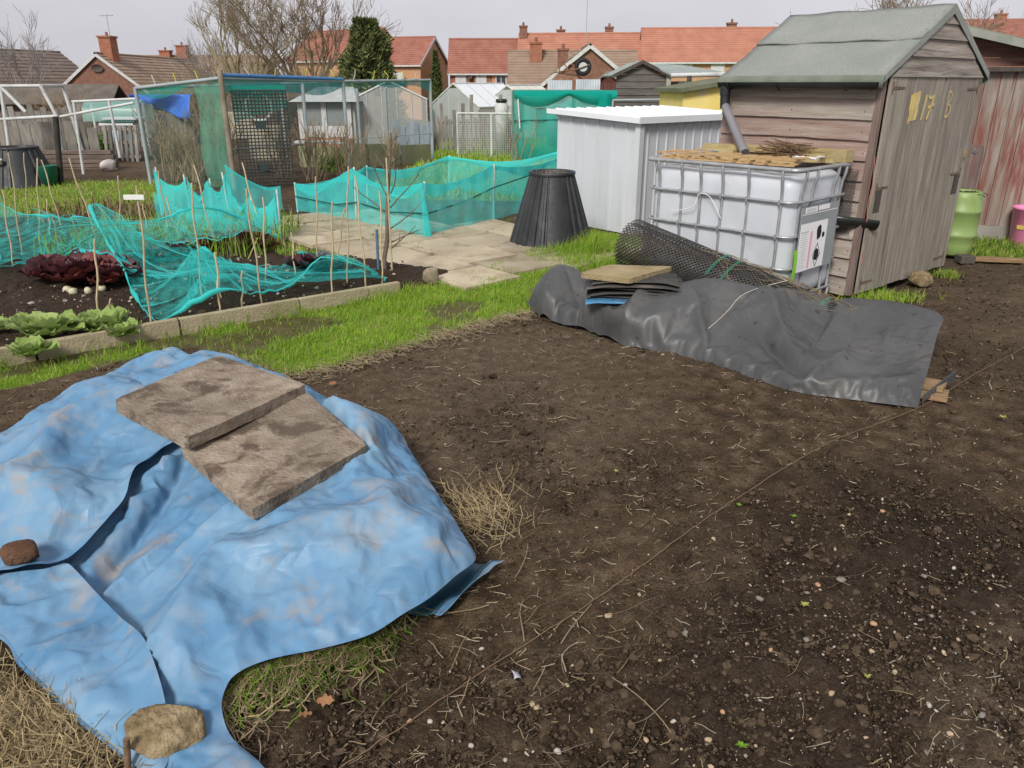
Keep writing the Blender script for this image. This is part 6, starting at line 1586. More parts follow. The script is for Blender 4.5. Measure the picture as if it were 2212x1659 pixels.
RL_ = [(-3.836, 6.328, 0.3, 1), (-3.614, 6.204, 0.34, 2), (-3.500, 6.360, 0.3, 3), (-3.702, 6.523, 0.3, 4), (-3.307, 6.204, 0.26, 5), (-4.080, 6.659, 0.2, 6), (-3.156, 7.323, 0.22, 7), (-3.010, 7.535, 0.24, 8), (-2.904, 7.759, 0.22, 9), (-2.694, 7.691, 0.24, 10), (-2.493, 7.646, 0.2, 11), (-3.315, 7.121, 0.2, 12)]
for x, y, r_, sd in RL_: leafy('lettuce', 'dark purple lettuce in the cluster at the left of the bed' if sd <= 6 else 'dark red lettuce in the row behind the loose netting', (x, y, .05), r_ * (1.15 if sd <= 6 else 1.25), 26 if sd <= 6 else 16, [LR, LR, LR2] if sd <= 6 else [LR2, LR, STRAW_D], .1, sd + 20, curl=.25)['group'] = 'purple lettuces in the cluster' if sd <= 6 else 'red lettuces in the row'
leafy('cabbage', 'dark blue green cabbage under the netting near the path', (*(-1.704, 6.659, 0.000)[:2], .05), .30, 18, [LB, LR, LB], .1, 61, 'cabbage')
leafy('cabbage', 'small purple cabbage plant beside the paving', (*(-1.956, 6.837, 0.000)[:2], .05), .2, 12, [LR, LB], .1, 62, 'cabbage')
for i, (x, y) in enumerate([(-3.537, 5.954), (-3.455, 5.883), (-3.349, 5.911), (-3.288, 5.996)]): 
    o = rock('turnip', 'pale turnip lying in front of the purple lettuces', 'turnip', M('turnip%d' % i, [(.45, .42, .26), (.55, .5, .36)], 9, .6) if i == 0 else bpy.data.materials['turnip0'], (x, y, .075), (.035, .032, .032), 200 + i, i, sub=2, rough=.02, sharp=.9); o['group'] = 'turnips in the bed'
# green shoots under the back netting
rs = np.random.RandomState(44); n = 1500; x = rs.uniform(-4.6, -2.4, n); y = rs.uniform(7.2, 8.9, n)
o = blades('onion_shoots', x, y, np.full(n, .05), rs.uniform(.1, .32, n), rs.uniform(.004, .008, n), [G_A, G_B, G_C, STRAW_D], rs, .7); tag(o, 'rows of green and straw coloured shoots under the back netting', 'seedlings')
n = 900; x = rs.uniform(-6, -3.4, n); y = rs.uniform(9.2, 10.6, n); o = blades('dead_plants', x, y, np.full(n, .02), rs.uniform(.05, .25, n), rs.uniform(.005, .012, n), [STRAW_D, G_D, LR2, STRAW_D], rs, .8); tag(o, 'brown dead plants at the back of the netted bed', 'dead plants')
rs = np.random.RandomState(45); n = 1200; x = rs.uniform(-5, -1., n); y = 4.3 + (x + 3.2) * .77 + rs.uniform(.25, 2.6, n); m = zmask(x, y, [BED_POLY], .0); x, y = x[m], y[m]
o = lumps('bed_stones', x, y, ground_z(x, y) + .055, np.clip(rs.lognormal(np.log(.008), .5, len(x)), .004, .025), [PEB[0], PEB[1], PEB[2], CLOD_A, CLOD_B, CLOD_B], rs, .8); tag(o, 'small pale stones and clods on the vegetable bed', 'gravel')
# ------------------------------------------------------------------ allotment structures behind
ALU = M('aluminium', [(.5, .52, .53), (.6, .62, .63)], 4, .45, metal=.3)
WHITEF = M('white_painted_frame', [(.50, .51, .50), (.60, .61, .60)], 4, .6, dirt=(.3, .3, .27), dirt_scale=4, dirt_lo=.5, dirt_hi=.8)
PIPEG = M('grey_pipe', [(.25, .3, .31), (.36, .41, .42)], 4, .5)
GREYW = M('grey_weathered_wood', [(.16, .145, .125), (.27, .25, .22)], 5, .9, .4, 30, stretch=(4, 4, .7), rand=.25)
BROWNW = M('brown_weathered_wood', [(.10, .075, .06), (.18, .14, .115)], 5, .9, .4, 30, stretch=(.6, 4, 4), rand=.15)
def bar(name, parent, a, b, r, mat, n=6):
    mb = MB(); mb.tube([a, b], r, n); return mb.build(name, mat, parent)
# fruit cage: pipes, posts, netting
FC = thing('fruit_cage', 'large fruit cage of grey pipes draped with green netting', 'fruit cage')
c1, c2, c3, c4, c5 = (-6.1, 13.3), (-4.5, 12.75), (-1.73, 17.4), (-5.2, 18.4), (-3.1, 15.1)
for q, h in ((c1, 1.53), (c3, 1.66), (c4, 1.6), (c5, 1.62), ((-3.62, 14.2), 1.6), ((-2.75, 17.8), 1.5), ((-3.4, 18.0), 1.5)): post(FC, q, h, .032, PIPEG, name='upright_pipe')
post(FC, c2, 1.80, .045, M('wood_post', [(.18, .15, .11), (.28, .24, .18)], 6, .9), name='wooden_post')
for a, b, za, zb in ((c1, c2, 1.53, 1.68), (c2, c5, 1.68, 1.64), (c5, c3, 1.64, 1.67), (c3, c4, 1.67, 1.6), (c4, c1, 1.6, 1.53)): bar('top_pipe', FC, (*a, za), (*b, zb), .028, PIPEG)
mb = MB(); mb.tube([(*c2, 1.72), (-3.8, 13.9, 1.70), (-3.1, 15.1, 1.67)], .035, 6); mb.build('blue_hose', M('blue_pipe', [(.05, .16, .36), (.08, .22, .45)], 4, .5), FC)
for a, b in ((c2, c5), (c5, c3)): bar('mid_wire', FC, (*a, .62), (*b, .60), .008, PIPEG, 4)
def roofnet(u, v):
    p = Vector((*c2, 1.67)).lerp(Vector((*c3, 1.66)), u); q = Vector((*c1, 1.52)).lerp(Vector((*c4, 1.6)), u); r_ = p.lerp(q, v); r_.z -= .10 * math.sin(v * 3.14) * (1 + .5 * math.sin(u * 8)); return r_
mb = MB(); mb.sheet(roofnet, 24, 8); mb.build('roof_netting', net_mat('thin_green_net', (.16, .42, .33), .20, .08), FC)
mb = MB(); mb.sheet(lambda u, v: Vector((*c2, 0)).lerp(Vector((*c3, 0)), u) + Vector((0, .01, 1.66 - v * (.16 + .10 * math.sin(u * 7) + .06 * math.sin(u * 19)))), 40, 5); mb.build('netting_skirt', net_mat('dark_green_net', (.03, .30, .30), .75, .1), FC)
mb = MB(); mb.sheet(lambda u, v: Vector((*c1, 0)).lerp(Vector((*c2, 0)), u) + Vector((0, .02, 1.55 + .1 * u - v * (.10 + .10 * math.sin(u * 6) + .5 * (u > .8) * 0))), 24, 5); mb.build('netting_skirt', NET_G, FC)
mb = MB(); mb.sheet(lambda u, v: Vector((-5.02 + u * .5 + .03 * math.sin(v * 7), 12.95 - u * .16 + .05 * math.sin(u * 12 + v), 1.6 - 1.58 * v)), 12, 14); mb.build('hanging_netting', net_mat('pale_green_net', (.18, .55, .40), .45, .15, 3), FC)
mb = MB(); mb.sheet(lambda u, v: Vector((*c1, 0)).lerp(Vector((-5.02, 12.93, 0)), u) + Vector((0, 0, 1.5 - 1.5 * v)), 12, 10); mb.build('side_netting', net_mat('grey_green_net', (.24, .36, .30), .14, .06), FC)
mb = MB(); mb.sheet(lambda u, v: Vector((*c2, 0)).lerp(Vector((*c3, 0)), u) + Vector((0, .03, 1.55 - 1.5 * v)), 20, 10); mb.build('side_netting', net_mat('clear_net', (.34, .40, .36), .09, .03), FC)
o = wire_mesh('black_mesh_panel', lambda u, v: Vector((-4.40 + .78 * u, 12.85 + .25 * u + .02 * math.sin(v * 6), 1.50 - 1.45 * v)), 15, 28, .0095, M('black_mesh', [(.03, .035, .035), (.05, .055, .05)], 5, .6), FC, diag=False)
for z in (.97, .33): 
    mb = MB(); mb.box((-4.02 - (.97 - z) * .05, 12.93, z), (.17, .012, .11)); mb.build('dark_tag', M('dark_tag%d' % (z * 100), [(.02, .035, .035)], 4, .6), FC)
mb = MB(); mb.sheet(lambda u, v: Vector((-4.42 + .8 * u, 12.87 + .25 * u, 1.58 - .55 * v * (1 - .4 * u))), 12, 6); mb.build('upper_netting', NET_G, FC)
YT = M('yellow_tie', [(.55, .52, .06)], 3, .5)
for k, f in enumerate((.10, .2, .33, .46, .56, .66, .74, .82, .9)):
    p = Vector((*c2, 1.68)).lerp(Vector((*c3, 1.67)), f); mb = MB(); mb.tube([p, p + Vector((.03, -.02, .06)), p + Vector((.05 * (1 if k % 3 else -1), -.02, .16))], .010, 4); mb.build('cable_tie', YT if k % 4 else WHITEF, FC)
for k, f in enumerate((.25, .5, .75)):
    p = Vector((*c1, 1.54)).lerp(Vector((*c2, 1.66)), f); mb = MB(); mb.tube([p, p + Vector((-.02, 0, .08)), p + Vector((-.04, 0, .16))], .009, 4); mb.build('cable_tie', YT if k else WHITEF, FC)
# left frames
WF = thing('hoop_frame', 'bare white painted frame standing at the far left', 'frame', (-9.6, 16, 0))
for a, b in (((-.9, 0, 1.55), (.43, 0, 1.56)), ((.43, 0, 1.56), (.62, 0, 1.0)), ((-.35, 0, 1.54), (.03, 0, 1.08)), ((-.9, 0, .92), (.6, 0, 1.0)), ((.62, 0, 1.0), (.55, 0, 0)), ((-.35, .0, 1.5), (-.5, 0, 0)), ((.43, .8, 1.56), (.43, 0, 1.56)), ((.43, .8, 1.56), (.6, .8, 0))): bar('frame_bar', WF, a, b, .035, WHITEF)
o = bar('black_post', None, (-7.68, 13.4, -.02), (-7.54, 13.4, 1.09), .045, M('black_post', [(.025, .025, .025), (.05, .045, .04)], 6, .8)); tag(o, 'dark leaning post beside the left compost bin', 'post')
composter('black conical compost bin at the far left edge', (-8.3, 13.35, 0), .56, .34, .60, False, 1.0)
rock('rag', 'white and red rag hanging on the left compost bin', 'rag', M('white_red_rag', [(.6, .1, .08), (.65, .63, .6), (.7, .7, .68)], 9, .9), (-8.4, 12.86, .43), (.16, .04, .06), 91, .1, sub=3, rough=.15, sharp=.7)
t = thing('stacked_boards', 'stack of dark weathered boards beyond the left grass', 'boards', (-8.75, 16, 0))
for k in range(5): mb = MB(); mb.bbox((random.uniform(-.05, .05), 0, -.02 + k * .085), (1.55, .14, .075), .005); mb.build('board', BROWNW, t)
PF = thing('pole_frame', 'thin white pole frame in front of the brown bungalow', 'frame', (-7.5, 15, 0))
for a, b in (((-.58, 0, 1.29), (.61, 0, 1.34)), ((-.55, 0, 1.3), (-.63, 0, 0)), ((.61, 0, 1.34), (.63, 0, 0)), ((-.85, 0, 1.03), (.55, 0, 1.27)), ((.1, 0, 1.31), (.12, 0, .3))): bar('pole', PF, a, b, .026, WHITEF)
t = thing('polythene_shelter', 'pale green polythene shelter behind the white pole frame', 'shelter', (-9.2, 19, 0))
mb = MB(); mb.sheet(lambda u, v: Vector((-.65 + 1.3 * u, .4 * math.cos(v * 3.14), .78 + .47 * math.sin(v * 3.14) ** .6)), 6, 10); mb.build('cover', glass_mat('green_polythene', (.22, .42, .37), .6), t)
for x in (-.6, .6): bar('leg', t, (x, 0, 0), (x, 0, 1.2), .03, WHITEF)
t = thing('water_butt', 'pale blue water butt with stacked trays left of the fruit cage', 'water butt', (-8.7, 18, 0))
mb = MB(); mb.lathe([(0, 0), (.27, 0), (.31, .3), (.30, .6), (.27, .72), (0, .73)], 24); mb.build('butt_body', M('pale_blue_plastic', [(.42, .5, .55), (.5, .58, .62)], 4, .5), t)
for k, (z, c) in enumerate(((.76, (.6, .62, .6)), (.82, (.05, .12, .11)), (.88, (.45, .5, .5)))): mb = MB(); mb.bbox((.05 * k, 0, z), (.75, .5, .05), .01); mb.build('tray', M('tray%d' % k, [c], 3, .5), t)
t = thing('pallet', 'upright grey wooden pallet leaning beside the water butt', 'pallet', (-8.62, 17.6, 0), R(-6), rot=(R(-8), 0, R(-6)))
for k in range(7): mb = MB(); mb.bbox((-.35 + k * .118, 0, .37), (.07, .02, .78), .003); mb.build('slat', GREYW, t)
for z in (.1, .4, .68): mb = MB(); mb.bbox((0, .045, z), (.85, .06, .07), .003); mb.build('bearer', GREYW, t)
mb = MB(); mb.sheet(lambda u, v: Vector((-10.3 + 1.65 * u, 22 + .15 * math.sin(u * 9 + v * 3), 1.33 - .5 * v * (1 - .25 * math.sin(u * 5)))), 22, 10)
o = mb.build('blue_cover', M('blue_cover', [(.02, .10, .42), (.04, .15, .55)], 3, .5)); o.modifiers.new('t', 'SOLIDIFY').thickness = .01; tag(o, 'bright blue cover hung behind the fruit cage', 'tarpaulin')
mb = MB(); mb.bbox((0, 0, .4), (1.5, .6, .8), .02); o = mb.build('compost_bay', GREYW); o.location = (-9.5, 22.5, 0); tag(o, 'wooden compost bay under the bright blue cover', 'compost bay')
t = thing('bucket', 'small dark green planter near the dark leaning post', 'planter', (-7.75, 13.2, 0)); mb = MB(); mb.lathe([(0, 0), (.11, 0), (.15, .32), (.155, .33), (.14, .33), (.1, .03)], 20); mb.build('planter_body', M('dark_green_plastic', [(.01, .12, .08)], 4, .5), t)
rock('sack', 'whitish crumpled sack beside the stacked dark boards', 'sack', M('white_sack', [(.40, .36, .34), (.6, .55, .52)], 6, .8), (-7.95, 15.6, .10), (.14, .10, .12), 71, .3, sub=3, rough=.06, sharp=.6)
# brown shrubs in and around the cage
TWIG = M('brown_twigs', [(.24, .18, .11), (.36, .28, .18)], 3, .9); TWIGG = M('grey_twigs', [(.13, .11, .085), (.22, .19, .15)], 3, .9)
def shrub(name, label, loc, h, n, mat, seed, spread=.35, r=.010, group=None, up=.25):
    t = thing(name, label, 'shrub', loc, group=group); rs = random.Random(seed); mb = MB()
    for k in range(n):
        a = rs.uniform(0, 6.28); b = rs.uniform(0, spread); branchy(mb, Vector((rs.gauss(0, .08), rs.gauss(0, .08), 0)), Vector((math.cos(a) * math.sin(b), math.sin(a) * math.sin(b), math.cos(b))), h * rs.uniform(.5, .8), r, 2, rs, .4, 4, .004, (2, 4), up, .55, 4)
    mb.build('stems', mat, t); return t
for i, (x, y, h) in enumerate(((-5.9, 13.9, 1.0), (-5.5, 13.7, .95), (-5.1, 14.2, 1.1), (-5.6, 14.8, 1.1), (-3.5, 14.0, 1.0), (-3.1, 14.6, .9), (-4.2, 14.6, 1.0))):
    shrub('fruit_bush', 'bare brown fruit bush inside the green fruit cage', (x, y, 0), h, 20, TWIG, 10 + i, .45, .012, 'fruit bushes in the cage')
shrub('dead_stalks', 'bundle of dead brown stalks behind the teal enclosure', (-2.0, 13.2, 0), .85, 9, TWIG, 31, .5, .012)
# summerhouse
t = thing('summerhouse', 'small white summerhouse with a grey roof behind the fruit cage', 'summerhouse', (-4.85, 22, 0))
GLZ = glass_mat('window_glass', (.24, .28, .28), .85)
for x in (-.72, -.1, .55): mb = MB(); mb.box((x, -.6, .72), (.13, .06, 1.0)); mb.build('white_panel', WHITEF, t)
mb = MB(); mb.box((-.08, -.58, .42), (1.36, .05, .3)); mb.build('white_panel', WHITEF, t)
for x in (-.41, .22): mb = MB(); mb.box((x, -.6, .86), (.48, .02, .6)); mb.build('window_pane', GLZ, t)
mb = MB(); mb.box((0, .1, .6), (1.4, 1.3, 1.15)); mb.build('wall', M('grey_green_wall', [(.32, .34, .3), (.4, .42, .38)], 4, .8), t)
mb = MB(); mb.box((-.05, -.62, .12), (1.3, .08, .26)); mb.build('brick_base', M('terracotta_base', [(.35, .15, .09), (.42, .2, .12)], 20, .9), t)
mb = MB(); mb.add([(-.95, -.85, 1.16), (.85, -.85, 1.16), (.85, .9, 1.16), (-.95, .9, 1.16), (-.35, 0, 1.52), (.6, 0, 1.52)], [(0, 1, 5, 4), (1, 2, 5), (2, 3, 4, 5), (3, 0, 4), (3, 2, 1, 0)]); mb.build('roof', M('grey_roof', [(.30, .33, .32), (.38, .41, .4)], 4, .8), t)
def greenhouse(label, loc, rz, W_, L_, he, hr, dens, roofmat=None):
    t = thing('greenhouse', label, 'greenhouse', loc, rz); gm = glass_mat('greenhouse_glass_%d' % int(loc[0] * 10), (.55, .60, .58), dens); rm = roofmat or gm
    n = 5
    for k in range(n):
        x0 = -W_ / 2 + k * W_ / n; x1 = x0 + W_ / n - .015
        def zr(x): return he + (hr - he) * (1 - abs(x) / (W_ / 2))
        mb = MB(); mb.add([(x0, 0, .05), (x1, 0, .05), (x1, 0, zr(x1)), (x0, 0, zr(x0))], [(0, 1, 2, 3)]); mb.build('glass_pane', gm, t); bar('glazing_bar', t, (x1 + .008, 0, 0), (x1 + .008, 0, zr(x1)), .018, ALU, 4)
    for s in (-1, 1):
        for k in range(4):
            y0 = k * L_ / 4; y1 = y0 + L_ / 4 - .015; mb = MB(); mb.add([(s * W_ / 2, y0, he), (s * W_ / 2, y1, he), (0, y1, hr), (0, y0, hr)], [(0, 1, 2, 3)]); mb.build('roof_pane', rm, t)
            mb = MB(); mb.add([(s * W_ / 2, y0, .05), (s * W_ / 2, y1, .05), (s * W_ / 2, y1, he), (s * W_ / 2, y0, he)], [(0, 1, 2, 3)]); mb.build('glass_pane', gm, t)
        bar('roof_bar', t, (s * W_ / 2, 0, he), (0, 0, hr), .03, WHITEF, 4); bar('roof_bar', t, (s * W_ / 2, 0, he), (s * W_ / 2, L_, he), .025, ALU, 4)
    bar('ridge_bar', t, (0, 0, hr), (0, L_, hr), .025, ALU, 4)
    return t
WR = glass_mat('white_polycarbonate', (.72, .76, .78), .93); CR = glass_mat('cream_polycarbonate', (.70, .70, .60), .93)
greenhouse('glass greenhouse with a cream roof behind the fruit cage', (-3.3, 22.0, 0), R(8), 2.0, 2.6, 1.2, 1.66, .45, CR)
greenhouse('white roofed greenhouse beside the fruit cage corner post', (-1.75, 24.5, 0), R(-38), 2.0, 2.4, .95, 1.6, .55, WR)
greenhouse('cream roofed greenhouse behind the white wire frame', (-.15, 25, 0), R(-30), 2.0, 2.2, .9, 1.55, .55, CR)
mb = MB(); mb.sheet(lambda u, v: Vector((.75 * math.cos(v * 3.14), u * 2, .95 * math.sin(v * 3.14) + .3)), 6, 14); o = mb.build('polytunnel', glass_mat('aqua_polythene', (.40, .68, .62), .85)); o.location = (-6.0, 23, 0); tag(o, 'pale aqua polytunnel cover behind the black mesh panel', 'polytunnel')
OLIVE = M('olive_board', [(.10, .105, .055), (.15, .15, .085)], 3, .85, .3, 20); OLIVE2 = M('mossy_pale_board', [(.22, .25, .13), (.30, .32, .19)], 3, .85, .3, 20)
t = thing('board_fence', 'low fence of olive green boards behind the teal enclosure', 'fence', (0, 0, 0))
for k, (a, b, z0, z1, m_) in enumerate((((-4.35, 16.3), (-3.55, 16.3), -.02, .42, OLIVE2), ((-3.53, 16.35), (-3.0, 16.4), -.02, .46, OLIVE), ((-2.98, 16.5), (-2.35, 16.7), -.02, .44, OLIVE), ((-2.33, 16.75), (-1.75, 17.1), -.02, .40, OLIVE))):
    a = Vector((*a, 0)); b = Vector((*b, 0)); d = b - a; mb = MB(); mb.bbox(((a + b) / 2 + Vector((0, 0, (z0 + z1) / 2))), (d.length, .04, z1 - z0), .005, (0, 0, math.atan2(d.y, d.x))); mb.build('board', m_, t)
mb = MB(); mb.bbox((-4.0, 16.8, .46), (1.1, .3, .05), .01); o = mb.build('white_plank', WHITEF); o.rotation_euler = (0, 0, 0); tag(o, 'white plank resting on the mossy boards', 'plank')
# slatted fence and the white wire frame
t = thing('slat_fence', 'fence of uneven weathered grey slats behind the white wire frame', 'fence', (0, 20, 0)); random.seed(9)
for k in range(22):
    x = -1.95 + k * .105; h = random.choice((.78, .82, .86, 1.0, 1.15, 1.35)) ; mb = MB(); mb.bbox((x, random.uniform(-.015, .015), h / 2), (.085, .02, h), .003, (0, random.uniform(-.02, .02), 0)); mb.build('slat', GREYW, t)
for z in (.3, .7): mb = MB(); mb.box((-.8, .03, z), (2.4, .03, .06)); mb.build('rail', GREYW, t)
t = thing('wire_frame_panel', 'white framed wire mesh panel standing on the grass', 'wire panel', (-1.25, 18.5, 0))
for a, b in (((0, 0, 0), (0, 0, .97)), ((0, 0, .97), (1.32, 0, .96)), ((1.32, 0, .96), (1.30, 0, 0)), ((.78, 0, .96), (.78, 0, 0))): bar('frame_bar', t, a, b, .028, WHITEF)
wire_mesh('wire_grid', lambda u, v: Vector((u * 1.3, .0, v * .95)), 26, 19, .0035, WHITEF, t, diag=False)
t = thing('water_butt', 'white water butt with a black lid behind the wire panel', 'water butt', (-.25, 19.3, 0)); mb = MB(); mb.lathe([(0, 0), (.13, 0), (.15, .9), (.16, 1.12), (.10, 1.2)], 20); mb.build('butt_body', WHITEF, t); mb = MB(); mb.lathe([(0, 1.27), (.13, 1.26), (.14, 1.19), (0, 1.19)], 20); mb.build('lid', BLACKP, t)
# green netting stall
t = thing('netting_cage', 'tall crop cage wrapped in green netting with a bunched top', 'netting cage', (0, 17.5, 0))
sx0, sx1 = 0.02, 1.95
for x, y in ((sx0, 0), (sx1, 0), (sx0, 1.2), (sx1, 1.2)): bar('post', t, (x, y, 0), (x, y, 1.45), .03, GREYW)
for a, b in (((sx0, 0), (sx1, 0)), ((sx0, 1.2), (sx1, 1.2)), ((sx0, 0), (sx0, 1.2)), ((sx1, 0), (sx1, 1.2))): bar('rail', t, (*a, 1.45), (*b, 1.45), .025, GREYW)
NG = net_mat('emerald_netting', (.02, .50, .42), .72, .10, 3); NGD = net_mat('emerald_netting_bunched', (.015, .42, .34), .94, .04, 3)
mb = MB(); mb.sheet(lambda u, v: Vector((sx0 - .02 + (sx1 - sx0) * u, -.03 + .03 * math.sin(u * 25), 1.45 - 1.4 * v)), 30, 10); mb.build('front_net', NG, t)
mb = MB(); mb.sheet(lambda u, v: Vector((sx0 - .02, 1.2 * u, 1.45 - 1.4 * v)), 8, 8); mb.sheet(lambda u, v: Vector((sx0 + (sx1 - sx0) * u, 1.2 * v, 1.46 - .12 * math.sin(v * 3.1))), 16, 6); mb.build('top_net', NG, t)
mb = MB(); mb.sheet(lambda u, v: Vector((sx0 + .03 + (sx1 + .25 - sx0) * u, -.06 - .07 * math.sin(v * 3.14), 1.47 - v * (.10 + .26 * abs(math.sin(u * 5.4 + .25)) * (1 - .3 * u)))), 50, 8); mb.build('bunched_net', NGD, t)
mb = MB(); mb.sheet(lambda u, v: Vector((sx1 - .12 + .3 * u, -.1 - .1 * math.sin(u * 3.14), 1.40 - v * .45 * (1 - .5 * abs(u - .5)))), 12, 8); mb.build('bunched_net', NGD, t)
bar('rope', t, (sx0, -.05, .85), (sx1, -.05, .9), .015, M('dark_rope2', [(.02, .12, .1)], 3, .8), 4)
bar('white_stake', t, (.12, -.08, 1.4), (.17, -.08, .7), .018, WHITEP)
shrub('dead_stalks', 'dead flower stalks leaning on the green netting cage', (.15, 16.9, 0), .9, 6, TWIG, 77, .35, .010)
# corrugated sheets and the upturned barrow
CORR = M('corrugated_sheet', [(.34, .38, .41), (.46, .50, .53)], 3, .6, dirt=(.3, .2, .14), dirt_scale=2, dirt_lo=.58, dirt_hi=.75)
for lab, x0, w, h, yy in (('rusty topped corrugated metal sheet left of the concrete panel', .90, .62, 1.68, 20.8), ('pale corrugated panel under the upturned barrow', 1.62, .62, 1.70, 20.9)):
    mb = MB(); mb.sheet(lambda u, v: Vector((x0 + w * u, yy + .015 * math.sin(u * 62), h * v)), 60, 2); o = mb.build('corrugated_sheet', CORR); o.modifiers.new('t', 'SOLIDIFY').thickness = .004; tag(o, lab, 'metal sheet')
RUST = M('rust', [(.14, .07, .045), (.26, .15, .1)], 8, .9, .3, 40)
t = thing('wheelbarrow', 'upturned rusty wheelbarrow lying on the corrugated sheets', 'wheelbarrow', (1.55, 21.2, 1.66))
mb = MB(); mb.add([(-.55, -.25, .0), (.28, -.25, .02), (.28, .3, .02), (-.55, .3, 0), (-.35, -.15, .20), (.1, -.15, .18), (.1, .2, .18), (-.35, .2, .20)], [(0, 1, 5, 4), (1, 2, 6, 5), (2, 3, 7, 6), (3, 0, 4, 7), (4, 5, 6, 7)]); mb.build('tray', RUST, t)
def torus(name, parent, mat, c, R1, r1, rot=(0, 0, 0), n=28):
    mb = MB(); m_ = Euler(rot).to_matrix(); pts = [m_ @ Vector((R1 * math.cos(2 * math.pi * k / n), 0, R1 * math.sin(2 * math.pi * k / n))) + Vector(c) for k in range(n)]; pts.append(pts[0]); mb.tube(pts, r1, 8, caps=False); return mb.build(name, mat, parent)
w_ = torus('tyre', t, M('black_rubber', [(.02, .02, .02)], 4, .8), (.24, -.3, .33), .16, .055); mb = MB(); mb.tube([(.24, -.33, .33), (.24, -.27, .33)], .11, 20); mb.build('wheel_rim', WHITEF, w_)
for s in (-.15, .15): mb = MB(); mb.tube([(.4, s - .2, .38), (.1, s - .2, .28), (-.5, s, .2)], .018, 6); mb.build('handle', RUST, t)
for x in (-.25, -.05): mb = MB(); mb.tube(spline([(x - .09, -.1, .18), (x - .08, -.1, .34), (x, -.1, .40), (x + .08, -.1, .34), (x + .07, -.1, .18)], .04), .014, 6); mb.build('leg', RUST, t)
# small red shed, grey shed, yellow hut
t = thing('small_red_shed', 'small dark red shed between the metal sheets and the grey shed', 'shed', (2.62, 22.4, 0), R(-20))
for k in range(6): mb = MB(); mb.bbox((-.28 + k * .11, -.01, .82), (.105, .02, 1.6), .002); mb.build('plank', M('dark_red_plank', [(.085, .03, .025), (.14, .06, .05)], 5, .9, stretch=(5, 5, .5), rand=.2) if k == 0 else bpy.data.materials['dark_red_plank'], t)
mb = MB(); mb.prism([(-.38, 1.58), (.38, 1.58), (0, 1.86)], 0, .9, 'y'); mb.build('gable', bpy.data.materials['dark_red_plank'], t)
for s in (-1, 1): mb = MB(); mb.add([(0, -.1, 1.92), (s * .5, -.1, 1.56), (s * .5, 1, 1.56), (0, 1, 1.92), (0, -.1, 1.87), (s * .5, -.1, 1.51), (s * .5, 1, 1.51), (0, 1, 1.87)], [(0, 1, 2, 3), (7, 6, 5, 4), (0, 4, 5, 1), (1, 5, 6, 2)]); mb.build('roof_slope', GREYW, t)
GS = thing('grey_shed', 'dark grey weatherboard shed with green felt roof and white gutter', 'shed', (3.0, 19, 0), R(0))
SHG = M('dark_grey_boards', [(.085, .075, .07), (.15, .135, .125)], 4, .9, .4, 24, stretch=(.6, 4, 5), rand=.12)
for k in range(12):
    z0 = k * .15; mb = MB(); mb.add([(-.60, -.03, z0), (.55, -.03, z0), (.55, -.005, z0 + .148), (-.60, -.005, z0 + .148), (-.60, .01, z0), (.55, .01, z0), (.55, .01, z0 + .148), (-.60, .01, z0 + .148)], [(0, 1, 2, 3), (0, 4, 5, 1), (3, 2, 6, 7), (1, 5, 6, 2), (0, 3, 7, 4)]); mb.build('weatherboard', SHG, GS)
for k in range(2): mb = MB(); z0 = 1.80 + k * .12; a = .58 * (1 - (z0 - 1.8) / .27); b = .58 * (1 - min(.24, z0 + .118 - 1.8) / .27); mb.add([(-.025 - a, -.03, z0), (-.025 + a, -.03, z0), (-.025 + b, -.008, z0 + .118), (-.025 - b, -.008, z0 + .118)], [(0, 1, 2, 3)]); mb.build('weatherboard', SHG, GS)
mb = MB(); mb.box((.6, -.05, .9), (.10, .05, 1.85)); mb.build('corner_post', M('pale_post', [(.3, .28, .25), (.38, .36, .32)], 5, .9), GS)
for k in range(11):
    z0 = k * .15; mb = MB(); mb.bbox((1.3, .35, z0 + .075), (1.4, .02, .146), .004, (0, 0, R(12))); mb.build('weatherboard', M('brown_boards', [(.16, .12, .085), (.25, .195, .145)], 4, .9, stretch=(.6, 4, 5), rand=.12) if k == 0 else bpy.data.materials['brown_boards'], GS)
mb = MB(); mb.box((1.25, .315, 1.48), (.75, .03, .34), (0, 0, R(12))); wf = mb.build('window_frame', WHITEF, GS)
for x in (1.08, 1.43): mb = MB(); mb.box((x, .29 + (x - 1.25) * .21, 1.48), (.27, .012, .24), (0, 0, R(12))); mb.build('window_pane', M('dark_glass', [(.02, .03, .03)], 3, .15, spec=.6), wf)
mb = MB(); mb.tube([(.62, -.12, 1.77), (1.98, .18, 1.80)], .05, 8); mb.build('gutter', WHITEF, GS)
mb = MB(); mb.add([(-.025, -.12, 2.09), (-.025, 2.2, 2.09), (.66, -.14, 1.80), (2.05, .15, 1.83), (1.3, 2.2, 2.05), (-.68, -.12, 1.78), (-.68, 2.2, 1.78)], [(0, 2, 3, 4, 1), (0, 1, 6, 5)]); o = mb.build('roof', M('grey_green_felt', [(.24, .28, .26), (.32, .36, .34)], 3, .9), GS); o.modifiers.new('t', 'SOLIDIFY').thickness = .04
for s in (-1, 1): mb = MB(); mb.add([(-.025, -.13, 2.10), (-.025 + s * .68, -.13, 1.79), (-.025 + s * .68, -.13, 1.71), (-.025, -.13, 2.02), (-.025, -.10, 2.10), (-.025 + s * .68, -.10, 1.79), (-.025 + s * .68, -.10, 1.71), (-.025, -.10, 2.02)], [(0, 1, 2, 3), (4, 7, 6, 5), (0, 4, 5, 1), (3, 2, 6, 7)]); mb.build('barge_board', DARKW, GS)
mb = MB(); mb.box((.85, -.02, 1.42), (.11, .01, .13)); mb.build('notice', PAPER, GS)
